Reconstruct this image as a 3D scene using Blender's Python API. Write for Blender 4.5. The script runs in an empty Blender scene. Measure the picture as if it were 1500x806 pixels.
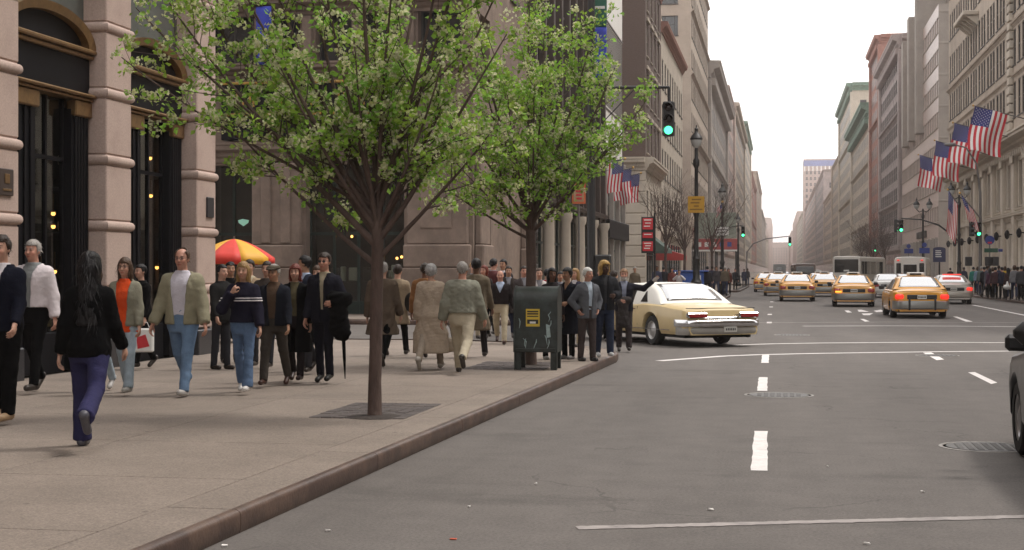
import bpy, bmesh, math, random
import numpy as np
from mathutils import Vector, Matrix, Euler
PI = math.pi; R = math.radians
scene = bpy.context.scene
COL = scene.collection
# ---------------------------------------------------------------- camera, sky, sun, exposure
FPX = 2200.0; CAMZ = 1.65; HORIZON = 397.0
THETA = math.atan(390 / FPX)                      # the avenue runs along +Y, the camera looks a little to its left
cam_data = bpy.data.cameras.new('camera'); cam = bpy.data.objects.new('camera', cam_data); COL.objects.link(cam)
cam_data.sensor_fit = 'HORIZONTAL'; cam_data.sensor_width = 36.0; cam_data.lens = 36.0 * FPX / 1500
cam_data.shift_y = -(403.0 - HORIZON) / 1500
cam_data.clip_start = 0.1; cam_data.clip_end = 6000
cam.location = (0, 0, CAMZ); cam.rotation_euler = (PI / 2, 0, THETA)
scene.camera = cam
SUN_EL, SUN_AZ = R(60), R(62)                    # high, veiled sun; azimuth clockwise from +Y
world = bpy.data.worlds.new('World'); scene.world = world; world.use_nodes = True
wn = world.node_tree.nodes; wl = world.node_tree.links
bg = wn['Background']; sky = wn.new('ShaderNodeTexSky'); sky.sky_type = 'NISHITA'; sky.sun_disc = False
sky.sun_elevation = SUN_EL; sky.sun_rotation = SUN_AZ; sky.dust_density = 6; sky.air_density = 1.0
wm = wn.new('ShaderNodeMixRGB'); wm.inputs[0].default_value = 0.88      # cloud veil over the clear sky
wm.inputs[2].default_value = (9.6, 9.35, 9.2, 1)
wl.new(sky.outputs[0], wm.inputs[1]); wl.new(wm.outputs[0], bg.inputs['Color']); bg.inputs['Strength'].default_value = 0.15
sun_data = bpy.data.lights.new('sun', 'SUN'); sun = bpy.data.objects.new('sun', sun_data); COL.objects.link(sun)
sun_data.energy = 1.5; sun_data.angle = R(10); sun_data.color = (1, 0.95, 0.88)
sd = Vector((math.sin(SUN_AZ) * math.cos(SUN_EL), math.cos(SUN_AZ) * math.cos(SUN_EL), math.sin(SUN_EL)))
sun.rotation_euler = sd.to_track_quat('Z', 'Y').to_euler()
sun.location = (0, 0, 120)
vs = scene.view_settings; vs.view_transform = 'Standard'; vs.look = 'None'; vs.gamma = 1; vs.exposure = 0.42
vs.use_curve_mapping = False
scene.cycles.use_denoising = True; scene.cycles.max_bounces = 6; scene.cycles.volume_bounces = 1
scene.cycles.transparent_max_bounces = 12
# ---------------------------------------------------------------- pixel helpers (a pixel is a direction)
def ray(u):
    a = (u - 750) / FPX
    return (-math.sin(THETA) + a * math.cos(THETA), math.cos(THETA) + a * math.sin(THETA))
def G(u, v, z=0.0):                               # where the pixel's ray meets the level z
    d = FPX * (CAMZ - z) / (v - HORIZON); x, y = ray(u); return Vector((x * d, y * d, z))
def XY(u, Y): x, y = ray(u); return x * Y / y     # X of the pixel column at the street depth Y
def YX(u, X): x, y = ray(u); return X * y / x     # Y where the pixel column meets the plane x = X
def ZV(u, v, Y): x, y = ray(u); return CAMZ - (Y / y) * (v - HORIZON) / FPX
def PT(u, v, Y): return Vector((XY(u, Y), Y, ZV(u, v, Y)))
def mpp(Y, u=1000): return (Y / ray(u)[1]) / FPX  # metres for one photo pixel at depth Y
# ---------------------------------------------------------------- materials
MATS = {}
def mat(name, color, rough=0.7, var=0.12, scale=3.0, bump=0.0, bscale=None, metal=0.0, spec=0.5, obj=False,
        stretch=None, dirt=None, dscale=0.6, damt=0.5, emit=None, estr=0, attr=None, sheen=0, coat=0, trans=0, alpha=None):
    if name in MATS: return MATS[name]
    m = bpy.data.materials.new(name); MATS[name] = m; m.use_nodes = True
    nt = m.node_tree; N = nt.nodes; L = nt.links; b = N['Principled BSDF']
    c = (*color, 1)
    b.inputs['Roughness'].default_value = rough; b.inputs['Metallic'].default_value = metal
    b.inputs['Specular IOR Level'].default_value = spec
    if coat: b.inputs['Coat Weight'].default_value = coat; b.inputs['Coat Roughness'].default_value = 0.08
    if sheen: b.inputs['Sheen Weight'].default_value = sheen
    if trans: b.inputs['Transmission Weight'].default_value = trans
    if alpha is not None: b.inputs['Alpha'].default_value = alpha
    if emit: b.inputs['Emission Color'].default_value = (*emit, 1); b.inputs['Emission Strength'].default_value = estr
    tc = N.new('ShaderNodeTexCoord'); src = tc.outputs['Object']
    if not obj: src = N.new('ShaderNodeNewGeometry').outputs['Position']
    if stretch:
        mp = N.new('ShaderNodeMapping'); mp.inputs['Scale'].default_value = stretch; L.new(src, mp.inputs[0]); src = mp.outputs[0]
    base = None
    if attr:
        at = N.new('ShaderNodeAttribute'); at.attribute_name = attr; base = at.outputs['Color']
    if var or dirt:
        n1 = N.new('ShaderNodeTexNoise'); n1.inputs['Scale'].default_value = scale; n1.inputs['Detail'].default_value = 6
        n1.inputs['Roughness'].default_value = 0.65; L.new(src, n1.inputs['Vector'])
        mr = N.new('ShaderNodeMapRange'); mr.inputs[1].default_value = 0.3; mr.inputs[2].default_value = 0.7
        mr.inputs[3].default_value = 1 - var; mr.inputs[4].default_value = 1 + var; L.new(n1.outputs[0], mr.inputs[0])
        mu = N.new('ShaderNodeVectorMath'); mu.operation = 'SCALE'
        if base: L.new(base, mu.inputs[0])
        else: mu.inputs[0].default_value = color
        L.new(mr.outputs[0], mu.inputs['Scale']); base = mu.outputs[0]
    if dirt:
        n2 = N.new('ShaderNodeTexNoise'); n2.inputs['Scale'].default_value = dscale; n2.inputs['Detail'].default_value = 8
        n2.inputs['Roughness'].default_value = 0.7; L.new(src, n2.inputs['Vector'])
        m2 = N.new('ShaderNodeMapRange'); m2.inputs[1].default_value = 0.45; m2.inputs[2].default_value = 0.75
        m2.inputs[3].default_value = 0; m2.inputs[4].default_value = damt; L.new(n2.outputs[0], m2.inputs[0])
        mx = N.new('ShaderNodeMixRGB'); L.new(m2.outputs[0], mx.inputs[0]); L.new(base, mx.inputs[1]); mx.inputs[2].default_value = (*dirt, 1)
        base = mx.outputs[0]
    if base: L.new(base, b.inputs['Base Color'])
    else: b.inputs['Base Color'].default_value = c
    if bump:
        n3 = N.new('ShaderNodeTexNoise'); n3.inputs['Scale'].default_value = bscale or scale * 4; n3.inputs['Detail'].default_value = 4
        L.new(src, n3.inputs['Vector']); bp = N.new('ShaderNodeBump'); bp.inputs['Strength'].default_value = bump
        bp.inputs['Distance'].default_value = 0.02; L.new(n3.outputs[0], bp.inputs['Height']); L.new(bp.outputs[0], b.inputs['Normal'])
    return m
def glass_mat(name, color=(0.012, 0.014, 0.016), rough=0.04):     # dark window glass that mirrors the street
    return mat(name, color, rough, var=0, spec=0.9, coat=0)
def see_glass(name, tint=(0.8, 0.85, 0.85), op=0.25):             # a thin pane one can look through
    if name in MATS: return MATS[name]
    m = bpy.data.materials.new(name); MATS[name] = m; m.use_nodes = True
    nt = m.node_tree; N = nt.nodes; L = nt.links; out = N['Material Output']; N.remove(N['Principled BSDF'])
    t = N.new('ShaderNodeBsdfTransparent'); t.inputs[0].default_value = (*tint, 1)
    g = N.new('ShaderNodeBsdfGlossy'); g.inputs['Roughness'].default_value = 0.02
    lw = N.new('ShaderNodeLayerWeight'); lw.inputs['Blend'].default_value = .5; fr = N.new('ShaderNodeMath'); fr.operation = 'POWER'; fr.inputs[1].default_value = 4.0; L.new(lw.outputs['Facing'], fr.inputs[0])
    ad = N.new('ShaderNodeMath'); ad.operation = 'ADD'; ad.inputs[1].default_value = op * 0.10; L.new(fr.outputs[0], ad.inputs[0])
    mx = N.new('ShaderNodeMixShader'); L.new(ad.outputs[0], mx.inputs[0]); L.new(t.outputs[0], mx.inputs[1]); L.new(g.outputs[0], mx.inputs[2])
    L.new(mx.outputs[0], out.inputs[0]); return m
# ---------------------------------------------------------------- mesh builder
class MB:
    def __init__(s): s.v = []; s.f = []; s.m = []
    def add(s, vs, fs, mi=0):
        o = len(s.v); s.v.extend(tuple(p) for p in vs)
        for f in fs: s.f.append(tuple(i + o for i in f)); s.m.append(mi)
        return s
    def box(s, x0, x1, y0, y1, z0, z1, mi=0):
        vs = [(x0,y0,z0),(x1,y0,z0),(x1,y1,z0),(x0,y1,z0),(x0,y0,z1),(x1,y0,z1),(x1,y1,z1),(x0,y1,z1)]
        return s.add(vs, [(0,3,2,1),(4,5,6,7),(0,1,5,4),(1,2,6,5),(2,3,7,6),(3,0,4,7)], mi)
    def cbox(s, x0, x1, y0, y1, z0, z1, b=0.02, mi=0):     # box with chamfered edges
        b = min(b, (x1-x0)*.49, (y1-y0)*.49, (z1-z0)*.49)
        c = [(x0,x1),(y0,y1),(z0,z1)]; vs = []; idx = {}
        for sx in (0,1):
            for sy in (0,1):
                for sz in (0,1):
                    for ax in range(3):
                        p = [0,0,0]
                        for k,sg in enumerate((sx,sy,sz)):
                            p[k] = c[k][sg] + (0 if k == ax else (b if sg == 0 else -b))
                        idx[(sx,sy,sz,ax)] = len(vs); vs.append(p)
        fs = []
        for ax in range(3):
            o1, o2 = (ax+1)%3, (ax+2)%3
            for sg in (0,1):
                q = []
                for a_, b_ in ((0,0),(1,0),(1,1),(0,1)):
                    t = [0,0,0]; t[ax] = sg; t[o1] = a_; t[o2] = b_; q.append(idx[(*t, ax)])
                fs.append(tuple(q if sg else q[::-1]))
            for a_ in (0,1):
                for b_ in (0,1):
                    t0 = [0,0,0]; t0[ax] = 0; t0[o1] = a_; t0[o2] = b_; t1 = list(t0); t1[ax] = 1
                    q = (idx[(*t0,o1)], idx[(*t1,o1)], idx[(*t1,o2)], idx[(*t0,o2)])
                    fs.append(q if (a_ == b_) else q[::-1])
        for sx in (0,1):
            for sy in (0,1):
                for sz in (0,1):
                    t = tuple(idx[(sx,sy,sz,a)] for a in range(3))
                    fs.append(t if (sx+sy+sz) % 2 == 1 else t[::-1])
        return s.add(vs, fs, mi)
    def rings(s, rings, close=True, caps=True, mi=0):      # loft closed rings of equal count
        n = len(rings[0]); vs = [p for r in rings for p in r]; fs = []
        for i in range(len(rings)-1):
            for j in range(n if close else n-1):
                k = (j+1) % n; fs.append((i*n+j, i*n+k, (i+1)*n+k, (i+1)*n+j))
        if caps and close:
            fs.append(tuple(range(n))[::-1]); fs.append(tuple(range((len(rings)-1)*n, len(rings)*n)))
        return s.add(vs, fs, mi)
    def tube(s, pts, rad, n=8, mi=0, caps=True):
        pts = [Vector(p) for p in pts]
        if not hasattr(rad, '__len__'): rad = [rad]*len(pts)
        rs = []; up = None
        for i, p in enumerate(pts):
            d = (pts[min(i+1, len(pts)-1)] - pts[max(i-1, 0)]).normalized()
            if up is None: up = Vector((0,0,1)) if abs(d.z) < 0.9 else Vector((1,0,0))
            a = d.cross(up).normalized(); up = a.cross(d).normalized()
            rs.append([p + (a*math.cos(2*PI*k/n) + up*math.sin(2*PI*k/n))*rad[i] for k in range(n)])
        return s.rings(rs, True, caps, mi)
    def lathe(s, prof, n=12, c=(0,0,0), mi=0, caps=True):
        rs = [[(c[0]+r*math.cos(2*PI*k/n), c[1]+r*math.sin(2*PI*k/n), c[2]+z) for k in range(n)] for r, z in prof]
        return s.rings(rs, True, caps, mi)
    def prism(s, poly, axis, a, b, mi=0):                  # poly of 2-D points, extruded on an axis
        def P(p, t):
            return (t,p[0],p[1]) if axis == 0 else ((p[0],t,p[1]) if axis == 1 else (p[0],p[1],t))
        return s.rings([[P(p, a) for p in poly], [P(p, b) for p in poly]], True, True, mi)
    def sphere(s, c, r, n=10, m=6, mi=0, sc=(1,1,1)):
        prof = [(r*math.sin(PI*i/m), -r*math.cos(PI*i/m)) for i in range(m+1)]
        prof[0] = (r*.02, -r); prof[-1] = (r*.02, r)
        rs = [[(c[0]+q*math.cos(2*PI*k/n)*sc[0], c[1]+q*math.sin(2*PI*k/n)*sc[1], c[2]+z*sc[2]) for k in range(n)] for q, z in prof]
        return s.rings(rs, True, True, mi)
    def quad(s, a, b, c, d, mi=0): return s.add([a,b,c,d], [(0,1,2,3)], mi)
    def xf(s, M):
        s.v = [tuple(M @ Vector(p)) for p in s.v]; return s
    def mesh(s, name, mats, smooth=None):
        me = bpy.data.meshes.new(name); me.from_pydata(s.v, [], s.f)
        for m in (mats if isinstance(mats, (list, tuple)) else [mats]): me.materials.append(m)
        if any(s.m): me.polygons.foreach_set('material_index', s.m)
        bm = bmesh.new(); bm.from_mesh(me); bmesh.ops.recalc_face_normals(bm, faces=bm.faces); bm.to_mesh(me); bm.free()
        if smooth is not None:
            me.polygons.foreach_set('use_smooth', [True]*len(me.polygons)); me.set_sharp_from_angle(angle=R(smooth))
        me.update(); return me
    def build(s, name, mats, parent=None, smooth=None): return link(name, s.mesh(name, mats, smooth), parent)
def link(name, data, parent=None):
    o = bpy.data.objects.new(name, data); COL.objects.link(o)
    if parent: o.parent = parent
    return o
def tag(o, label=None, cat=None, group=None, kind=None):
    if label: o['label'] = label
    if cat: o['category'] = cat
    if group: o['group'] = group
    if kind: o['kind'] = kind
    return o
def empty(name, loc=(0,0,0), rz=0, label=None, cat=None, group=None):
    o = bpy.data.objects.new(name, None); COL.objects.link(o); o.location = loc; o.rotation_euler = (0,0,rz)
    o.empty_display_size = 0.2
    return tag(o, label, cat, group)
def put(name, me, parent, loc=(0,0,0), rz=0, sc=None):
    o = link(name, me, parent); o.location = loc; o.rotation_euler = (0,0,rz)
    if sc: o.scale = sc
    return o
def copy_tree(o, parent=None):
    c = o.copy(); COL.objects.link(c); c.parent = parent
    for ch in o.children: copy_tree(ch, c)
    return c
def text_part(name, s, size, material, parent, loc, rot, align='CENTER', depth=0.004, spacing=1.0):
    cu = bpy.data.curves.new(name, 'FONT'); cu.body = s; cu.size = size; cu.align_x = align; cu.align_y = 'CENTER'
    cu.extrude = depth; cu.space_line = spacing
    o = bpy.data.objects.new('tmp_text', cu); COL.objects.link(o)
    dg = bpy.context.evaluated_depsgraph_get(); me = bpy.data.meshes.new_from_object(o.evaluated_get(dg))
    bpy.data.objects.remove(o); bpy.data.curves.remove(cu)
    me.materials.clear(); me.materials.append(material)
    t = link(name, me, parent); t.location = loc; t.rotation_euler = rot
    return t
rnd = random.Random(11)
# ================================================================ ground
def asphalt(name, base, patch=(0.05,0.05,0.05)):
    m = bpy.data.materials.new(name); MATS[name] = m; m.use_nodes = True
    N = m.node_tree.nodes; L = m.node_tree.links; b = N['Principled BSDF']; b.inputs['Roughness'].default_value = 0.82
    b.inputs['Specular IOR Level'].default_value = 0.35
    pos = N.new('ShaderNodeNewGeometry').outputs['Position']
    def noise(sc, det=5, ro=0.6, vec=None):
        n = N.new('ShaderNodeTexNoise'); n.inputs['Scale'].default_value = sc; n.inputs['Detail'].default_value = det
        n.inputs['Roughness'].default_value = ro; L.new(vec or pos, n.inputs['Vector']); return n.outputs[0]
    def rng(v, a, b_, c, d):
        r = N.new('ShaderNodeMapRange'); r.inputs[1].default_value = a; r.inputs[2].default_value = b_
        r.inputs[3].default_value = c; r.inputs[4].default_value = d; L.new(v, r.inputs[0]); return r.outputs[0]
    def mul(a, b_):
        x = N.new('ShaderNodeMath'); x.operation = 'MULTIPLY'; L.new(a, x.inputs[0]); L.new(b_, x.inputs[1]); return x.outputs[0]
    fine = rng(noise(42, 4, 0.85), 0.3, 0.7, 0.60, 1.42)
    mid = rng(noise(2.2, 6, 0.7), 0.3, 0.7, 0.88, 1.12)
    mp = N.new('ShaderNodeMapping'); mp.inputs['Scale'].default_value = (0.55, 0.06, 1); L.new(pos, mp.inputs[0])
    lanes = rng(noise(1.3, 5, 0.65, mp.outputs[0]), 0.3, 0.7, 0.82, 1.14)
    mp2 = N.new('ShaderNodeMapping'); mp2.inputs['Scale'].default_value = (0.35, 0.9, 1); L.new(pos, mp2.inputs[0])
    stain = rng(noise(0.7, 7, 0.7, mp2.outputs[0]), 0.56, 0.72, 1.0, 0.70)
    f = mul(mul(fine, mid), mul(lanes, stain))
    # hairline cracks
    vo = N.new('ShaderNodeTexVoronoi'); vo.feature = 'DISTANCE_TO_EDGE'; vo.inputs['Scale'].default_value = 0.28
    wob = N.new('ShaderNodeVectorMath'); wob.operation = 'ADD'; nz = N.new('ShaderNodeTexNoise'); nz.inputs['Scale'].default_value = 1.3
    nz.inputs['Detail'].default_value = 6; L.new(pos, nz.inputs['Vector']); sc = N.new('ShaderNodeVectorMath'); sc.operation = 'SCALE'
    sc.inputs['Scale'].default_value = 1.2; L.new(nz.outputs['Color'], sc.inputs[0]); L.new(pos, wob.inputs[0]); L.new(sc.outputs[0], wob.inputs[1])
    L.new(wob.outputs[0], vo.inputs['Vector']); crack = rng(vo.outputs[0], 0.0, 0.006, 0.6, 1.0)
    gate = rng(noise(0.35, 2), 0.5, 0.56, 0, 1)
    mxc = N.new('ShaderNodeMix'); L.new(gate, mxc.inputs[0]); mxc.inputs[2].default_value = 1.0; L.new(crack, mxc.inputs[3])
    f = mul(f, mxc.outputs[0])
    v = N.new('ShaderNodeVectorMath'); v.operation = 'SCALE'; v.inputs[0].default_value = base; L.new(f, v.inputs['Scale'])
    L.new(v.outputs[0], b.inputs['Base Color'])
    bp = N.new('ShaderNodeBump'); bp.inputs['Strength'].default_value = 0.35; bp.inputs['Distance'].default_value = 0.006
    L.new(noise(90, 3, 0.8), bp.inputs['Height']); L.new(bp.outputs[0], b.inputs['Normal'])
    return m
def concrete_slab(name, base):
    m = mat(name, base, 0.85, 0.10, 1.4, bump=0.25, bscale=120, dirt=tuple(c*0.62 for c in base), dscale=0.9, damt=0.65)
    N = m.node_tree.nodes; L = m.node_tree.links; b = N['Principled BSDF']
    src = b.inputs['Base Color'].links[0].from_socket
    oi = N.new('ShaderNodeObjectInfo'); r = N.new('ShaderNodeMapRange'); r.inputs[3].default_value = 0.90; r.inputs[4].default_value = 1.08
    L.new(oi.outputs['Random'], r.inputs[0])
    fn = N.new('ShaderNodeTexNoise'); fn.inputs['Scale'].default_value = 70; fn.inputs['Detail'].default_value = 3
    L.new(N.new('ShaderNodeNewGeometry').outputs['Position'], fn.inputs['Vector'])
    r2 = N.new('ShaderNodeMapRange'); r2.inputs[1].default_value = .3; r2.inputs[2].default_value = .7; r2.inputs[3].default_value = 0.72; r2.inputs[4].default_value = 1.28
    L.new(fn.outputs[0], r2.inputs[0]); mm = N.new('ShaderNodeMath'); mm.operation = 'MULTIPLY'; L.new(r.outputs[0], mm.inputs[0]); L.new(r2.outputs[0], mm.inputs[1])
    vo = N.new('ShaderNodeTexVoronoi'); vo.inputs['Scale'].default_value = 2.6; L.new(fn.inputs['Vector'].links[0].from_socket, vo.inputs['Vector'])      # trodden gum spots
    r3 = N.new('ShaderNodeMapRange'); r3.inputs[1].default_value = .05; r3.inputs[2].default_value = .075; r3.inputs[3].default_value = .58; r3.inputs[4].default_value = 1; L.new(vo.outputs['Distance'], r3.inputs[0])
    m3 = N.new('ShaderNodeMath'); m3.operation = 'MULTIPLY'; L.new(mm.outputs[0], m3.inputs[0]); L.new(r3.outputs[0], m3.inputs[1]); mm = m3
    s = N.new('ShaderNodeVectorMath'); s.operation = 'SCALE'; L.new(src, s.inputs[0]); L.new(mm.outputs[0], s.inputs['Scale']); L.new(s.outputs[0], b.inputs['Base Color'])
    return m
m_road = asphalt('asphalt', (0.126, 0.113, 0.104))
m_slab = concrete_slab('sidewalk_concrete', (0.222, 0.182, 0.152))
m_joint = mat('joint_dirt', (0.05, 0.042, 0.036), 0.9, 0.2, 8)
m_kerb = mat('kerb_steel', (0.075, 0.046, 0.037), 0.42, 0.28, 5, bump=0.15, bscale=40, spec=0.5, dirt=(0.165, 0.105, 0.075), dscale=2.5, damt=0.8)
m_paint = mat('road_paint', (0.74, 0.70, 0.68), 0.6, 0.10, 14, bump=0.1, dirt=(0.42, 0.38, 0.36), dscale=5, damt=0.55)
m_paint_worn = mat('worn_road_paint', (0.33, 0.295, 0.28), 0.7, 0.15, 10, dirt=(0.15, 0.135, 0.13), dscale=3.5, damt=1.0)
m_iron = mat('cast_iron', (0.10, 0.095, 0.09), 0.5, 0.2, 20, bump=0.3, metal=0.4)
m_iron_rim = mat('worn_iron_rim', (0.24, 0.22, 0.20), 0.5, 0.3, 18, metal=0.3)
road = MB().quad((-400,-60,0),(400,-60,0),(400,3200,0),(-400,3200,0)).build('road', m_road); tag(road, kind='structure')

KZ = 0.15
def kx(Y): return -3.36 + 0.0256 * (min(Y, 28) - 7.73)
def kerb_line_A():
    pts = [(kx(y), y) for y in np.arange(-3.0, 27.01, 1.0)]
    r = 5.2; cx, cy = pts[-1][0] - r, 27.0
    pts += [(cx + r*math.cos(a), cy + r*math.sin(a)) for a in np.linspace(0.12, PI/2, 9)]
    pts += [(x, cy + r) for x in np.arange(cx - 3, -60, -3)]
    return pts
def offset_line(pts, d):                                # to the left of travel
    out = []
    for i, p in enumerate(pts):
        a = pts[max(i-1,0)]; b = pts[min(i+1,len(pts)-1)]; tx, ty = b[0]-a[0], b[1]-a[1]; l = math.hypot(tx,ty)
        out.append((p[0] - ty/l*d, p[1] + tx/l*d))
    return out
def kerb_pieces(pts, parent, step=3, h=KZ, side=1):
    prof = [(0.012,0.0),(0.0,0.03),(0.0,h-0.035),(0.007,h-0.016),(0.022,h-0.005),(0.038,h+0.001),(0.062,h+0.001),(0.062,0.0)]
    i = 0
    while i < len(pts)-1:
        seg = pts[i:i+step+1]
        if len(seg) < 2: break
        rings = []
        for o, z in prof: pass
        offs = {o: offset_line(pts, o*side)[i:i+step+1] for o in set(o for o,_ in prof)}
        n = len(seg)
        for j in range(n):
            t = 0.004
            ring = []
            for o, z in prof:
                p = offs[o][j]
                if j in (0, n-1):
                    q = offs[o][1] if j == 0 else offs[o][n-2]; l = math.hypot(q[0]-p[0], q[1]-p[1])
                    p = (p[0]+(q[0]-p[0])/l*t, p[1]+(q[1]-p[1])/l*t)
                ring.append((p[0], p[1], z))
            rings.append(ring)
        MB().rings(rings).build('kerb_segment', m_kerb, parent, 35)
        i += step
def fan_sheet(mb, poly, z): mb.add([(x,y,z) for x,y in poly], [tuple(range(len(poly)))])
def clip_poly(poly, a, b, c):                            # keep a*x+b*y<=c
    out = []
    for i in range(len(poly)):
        p, q = poly[i], poly[(i+1)%len(poly)]; dp, dq = a*p[0]+b*p[1]-c, a*q[0]+b*q[1]-c
        if dp <= 0: out.append(p)
        if (dp < 0 < dq) or (dq < 0 < dp):
            t = dp/(dp-dq); out.append((p[0]+(q[0]-p[0])*t, p[1]+(q[1]-p[1])*t))
    return out
def slab(poly, parent, z0, z1, name='slab'):
    n = len(poly); cx = sum(p[0] for p in poly)/n; cy = sum(p[1] for p in poly)/n
    def inset(d): 
        return [(p[0]-(p[0]-cx)/max(math.hypot(p[0]-cx,p[1]-cy),.01)*d, p[1]-(p[1]-cy)/max(math.hypot(p[0]-cx,p[1]-cy),.01)*d) for p in poly]
    a = inset(0.010); b = inset(0.014)
    return MB().rings([[(x,y,z0) for x,y in a], [(x,y,z1-0.003) for x,y in a], [(x,y,z1) for x,y in b]]).build(name, m_slab, parent)
# --- near left sidewalk, with slabs
kA = kerb_line_A(); inner = offset_line(kA, 0.06)
polyA = inner + [(-60, -3.0)]
sw = MB(); fan_sheet(sw, polyA, KZ-0.03); sidewalk = sw.build('sidewalk', m_joint); tag(sidewalk, kind='structure')
kerb_pieces(kA, sidewalk)
strip = offset_line(kA, 0.064); strip2 = offset_line(kA, 0.50)
for i in range(0, 36, 3):
    a = strip[i:i+4]; b = strip2[i:i+4]
    if len(a) > 1: slab(a + b[::-1], sidewalk, KZ-0.05, KZ)
for r_ in range(17):
    y0 = -3 + 2.2*r_ + 0.1; y1 = y0 + 2.2
    xs = [-10.35, -8.05, -5.75, None]
    for c_ in range(3):
        x0 = xs[c_]
        if c_ < 2: poly = [(x0,y0),(xs[c_+1],y0),(xs[c_+1],y1),(x0,y1)]
        else:
            if y1 < 27.5: poly = [(x0,y0),(kx(y0)-0.502,y0),(kx(y1)-0.502,y1),(x0,y1)]
            else:
                poly = [(x0,y0),(-3,y0),(-3,y1),(x0,y1)]
        if y1 > 27.0:
            cx, cy, rr = kx(27)-5.2, 27.0, 4.69
            for k in range(7):
                a = k*PI/12; poly = clip_poly(poly, math.cos(a), math.sin(a), math.cos(a)*cx+math.sin(a)*cy+rr) if poly else poly
        if len(poly) >= 3:
            ar = abs(sum(poly[i][0]*poly[(i+1)%len(poly)][1]-poly[(i+1)%len(poly)][0]*poly[i][1] for i in range(len(poly))))/2
            if ar > 0.15: slab(poly, sidewalk, KZ-0.05, KZ)
for k in range(8):                                        # along the side street
    x0 = -10.35 - 2.4*(k+1); slab([(x0,26.4),(x0+2.4,26.4),(x0+2.4,31.65),(x0,31.65)], sidewalk, KZ-0.05, KZ)
# tree pits, dark stone setts let into the concrete
m_pit = mat('pit_stone', (0.075, 0.062, 0.06), 0.85, 0.3, 9, bump=0.6, bscale=25, dirt=(0.15,0.125,0.11), dscale=4, damt=0.6)
m_soil = mat('pit_soil', (0.045, 0.035, 0.03), 0.95, 0.3, 30, bump=1.0, bscale=40)
def tree_pit(x0, x1, y0, y1, tx, ty, label):
    t = empty('tree_pit', ((x0+x1)/2, (y0+y1)/2, KZ), 0, label, 'tree pit', 'tree pits')
    cx, cy = t.location.x, t.location.y
    nx, ny = 8, 9
    for i in range(nx):
        for j in range(ny):
            px = x0 + (x1-x0)*(i+.5)/nx; py = y0 + (y1-y0)*(j+.5)/ny
            if math.hypot(px-tx, py-ty) < 0.2: continue
            w = (x1-x0)/nx*.47; d = (y1-y0)/ny*.47; h = rnd.uniform(0.004, 0.012)
            put('sett', MB().cbox(-w, w, -d, d, -0.02, h, 0.006).mesh('sett', m_pit), t, (px-cx, py-cy, 0))
    mb = MB(); mb.lathe([(0.30,0.003),(0.26,0.012),(0.05,0.025)], 16, (tx-cx, ty-cy, 0)); mb.build('soil', m_soil, t, 60)
# --- other sidewalks
def plain_sidewalk(pts, poly_extra, slabs):
    inn = offset_line(pts, 0.06); mb = MB(); fan_sheet(mb, inn + poly_extra, KZ-0.03)
    s = mb.build('sidewalk', m_joint); tag(s, kind='structure')
    kerb_pieces(pts, s, 2)
    for p in slabs: slab(p, s, KZ-0.05, KZ)
    return s
def arc(cx, cy, r, a0, a1, n=7): return [(cx+r*math.cos(a), cy+r*math.sin(a)) for a in np.linspace(a0, a1, n)]
KB = -2.95
def far_left_block(Y0, Y1, r=4.0):
    pts = [(x, Y0) for x in np.arange(-60, KB-r-2, 6.0)] + arc(KB-r, Y0+r, r, -PI/2, 0) + [(KB, y) for y in np.arange(Y0+r+4, Y1-r, 8.0)] + arc(KB-r, Y1-r, r, 0, PI/2) + [(x, Y1) for x in np.arange(KB-r-6, -40, -8.0)]
    sl = []
    for y in np.arange(Y0+0.7, min(Y1-1, Y0+60), 2.4):
        for x0, x1 in ((-10.1,-7.9),(-7.9,-5.7),(-5.7,-3.5)):
            if (y < Y0+r or y+2.4 > Y1-r) and x1 > -4: continue
            sl.append([(x0,y),(x1,y),(x1,y+2.4),(x0,y+2.4)])
    for x in np.arange(-40, -10.2, 2.6): sl.append([(x,Y0+.7),(x+2.6,Y0+.7),(x+2.6,Y0+4.8),(x,Y0+4.8)])
    return plain_sidewalk(pts, [(-60, Y1)], sl)
far_left_block(44.6, 99.5); far_left_block(114, 164)
mb = MB(); mb.box(-60, KB, 178, 2350, 0.001, KZ); tag(mb.build('sidewalk', m_slab), kind='structure')
KR = 12.0
pts = [(KR+4+30-x, 160) for x in np.arange(0, 30, 8.0)] + arc(KR+4, 156, 4, PI/2, PI) + [(KR, y) for y in np.arange(148, 56, -8.0)] + arc(KR+4, 52, 4, PI, 3*PI/2) + [(x, 48) for x in np.arange(KR+10, 60, 8.0)]
sl = []
for y in np.arange(52.2, 155, 2.6):
    for x0 in (12.6, 14.8, 17.0): sl.append([(x0,y),(x0+2.2,y),(x0+2.2,y+2.6),(x0,y+2.6)])
plain_sidewalk(pts, [(60,160)], sl)
mb = MB(); mb.box(KR, 60, 174, 2350, 0.001, KZ); tag(mb.build('sidewalk', m_slab), kind='structure')
# --- painted markings, sheets 4 mm above the asphalt
def mark(pix=None, pts=None, m=None, name='lane_dash'):
    p = [G(u, v) for u, v in pix] if pix else [Vector((*q, 0)) for q in pts]
    vs = [(q.x, q.y, 0.004) for q in p]
    n = len(vs); o = MB().add(vs, [tuple(range(n))]).build(name, m or m_paint); tag(o, kind='structure'); return o
def worn_line(a, b, w, m, name, n=40, jag=0.018):
    a = Vector((*a,0)); b = Vector((*b,0)); d = (b-a).normalized(); s = Vector((-d.y,d.x,0)); mb = MB(); vs = []; fs = []
    for i in range(n+1):
        p = a + (b-a)*i/n
        vs += [tuple(p + s*(w/2+rnd.uniform(-jag,jag)) + Vector((0,0,.004))), tuple(p - s*(w/2+rnd.uniform(-jag,jag)) + Vector((0,0,.004)))]
        if i: fs.append((2*i-2,2*i-1,2*i+1,2*i))
    o = mb.add(vs, fs).build(name, m); tag(o, kind='structure')
def gxy(u, v): g = G(u, v); return (g.x, g.y)
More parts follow.
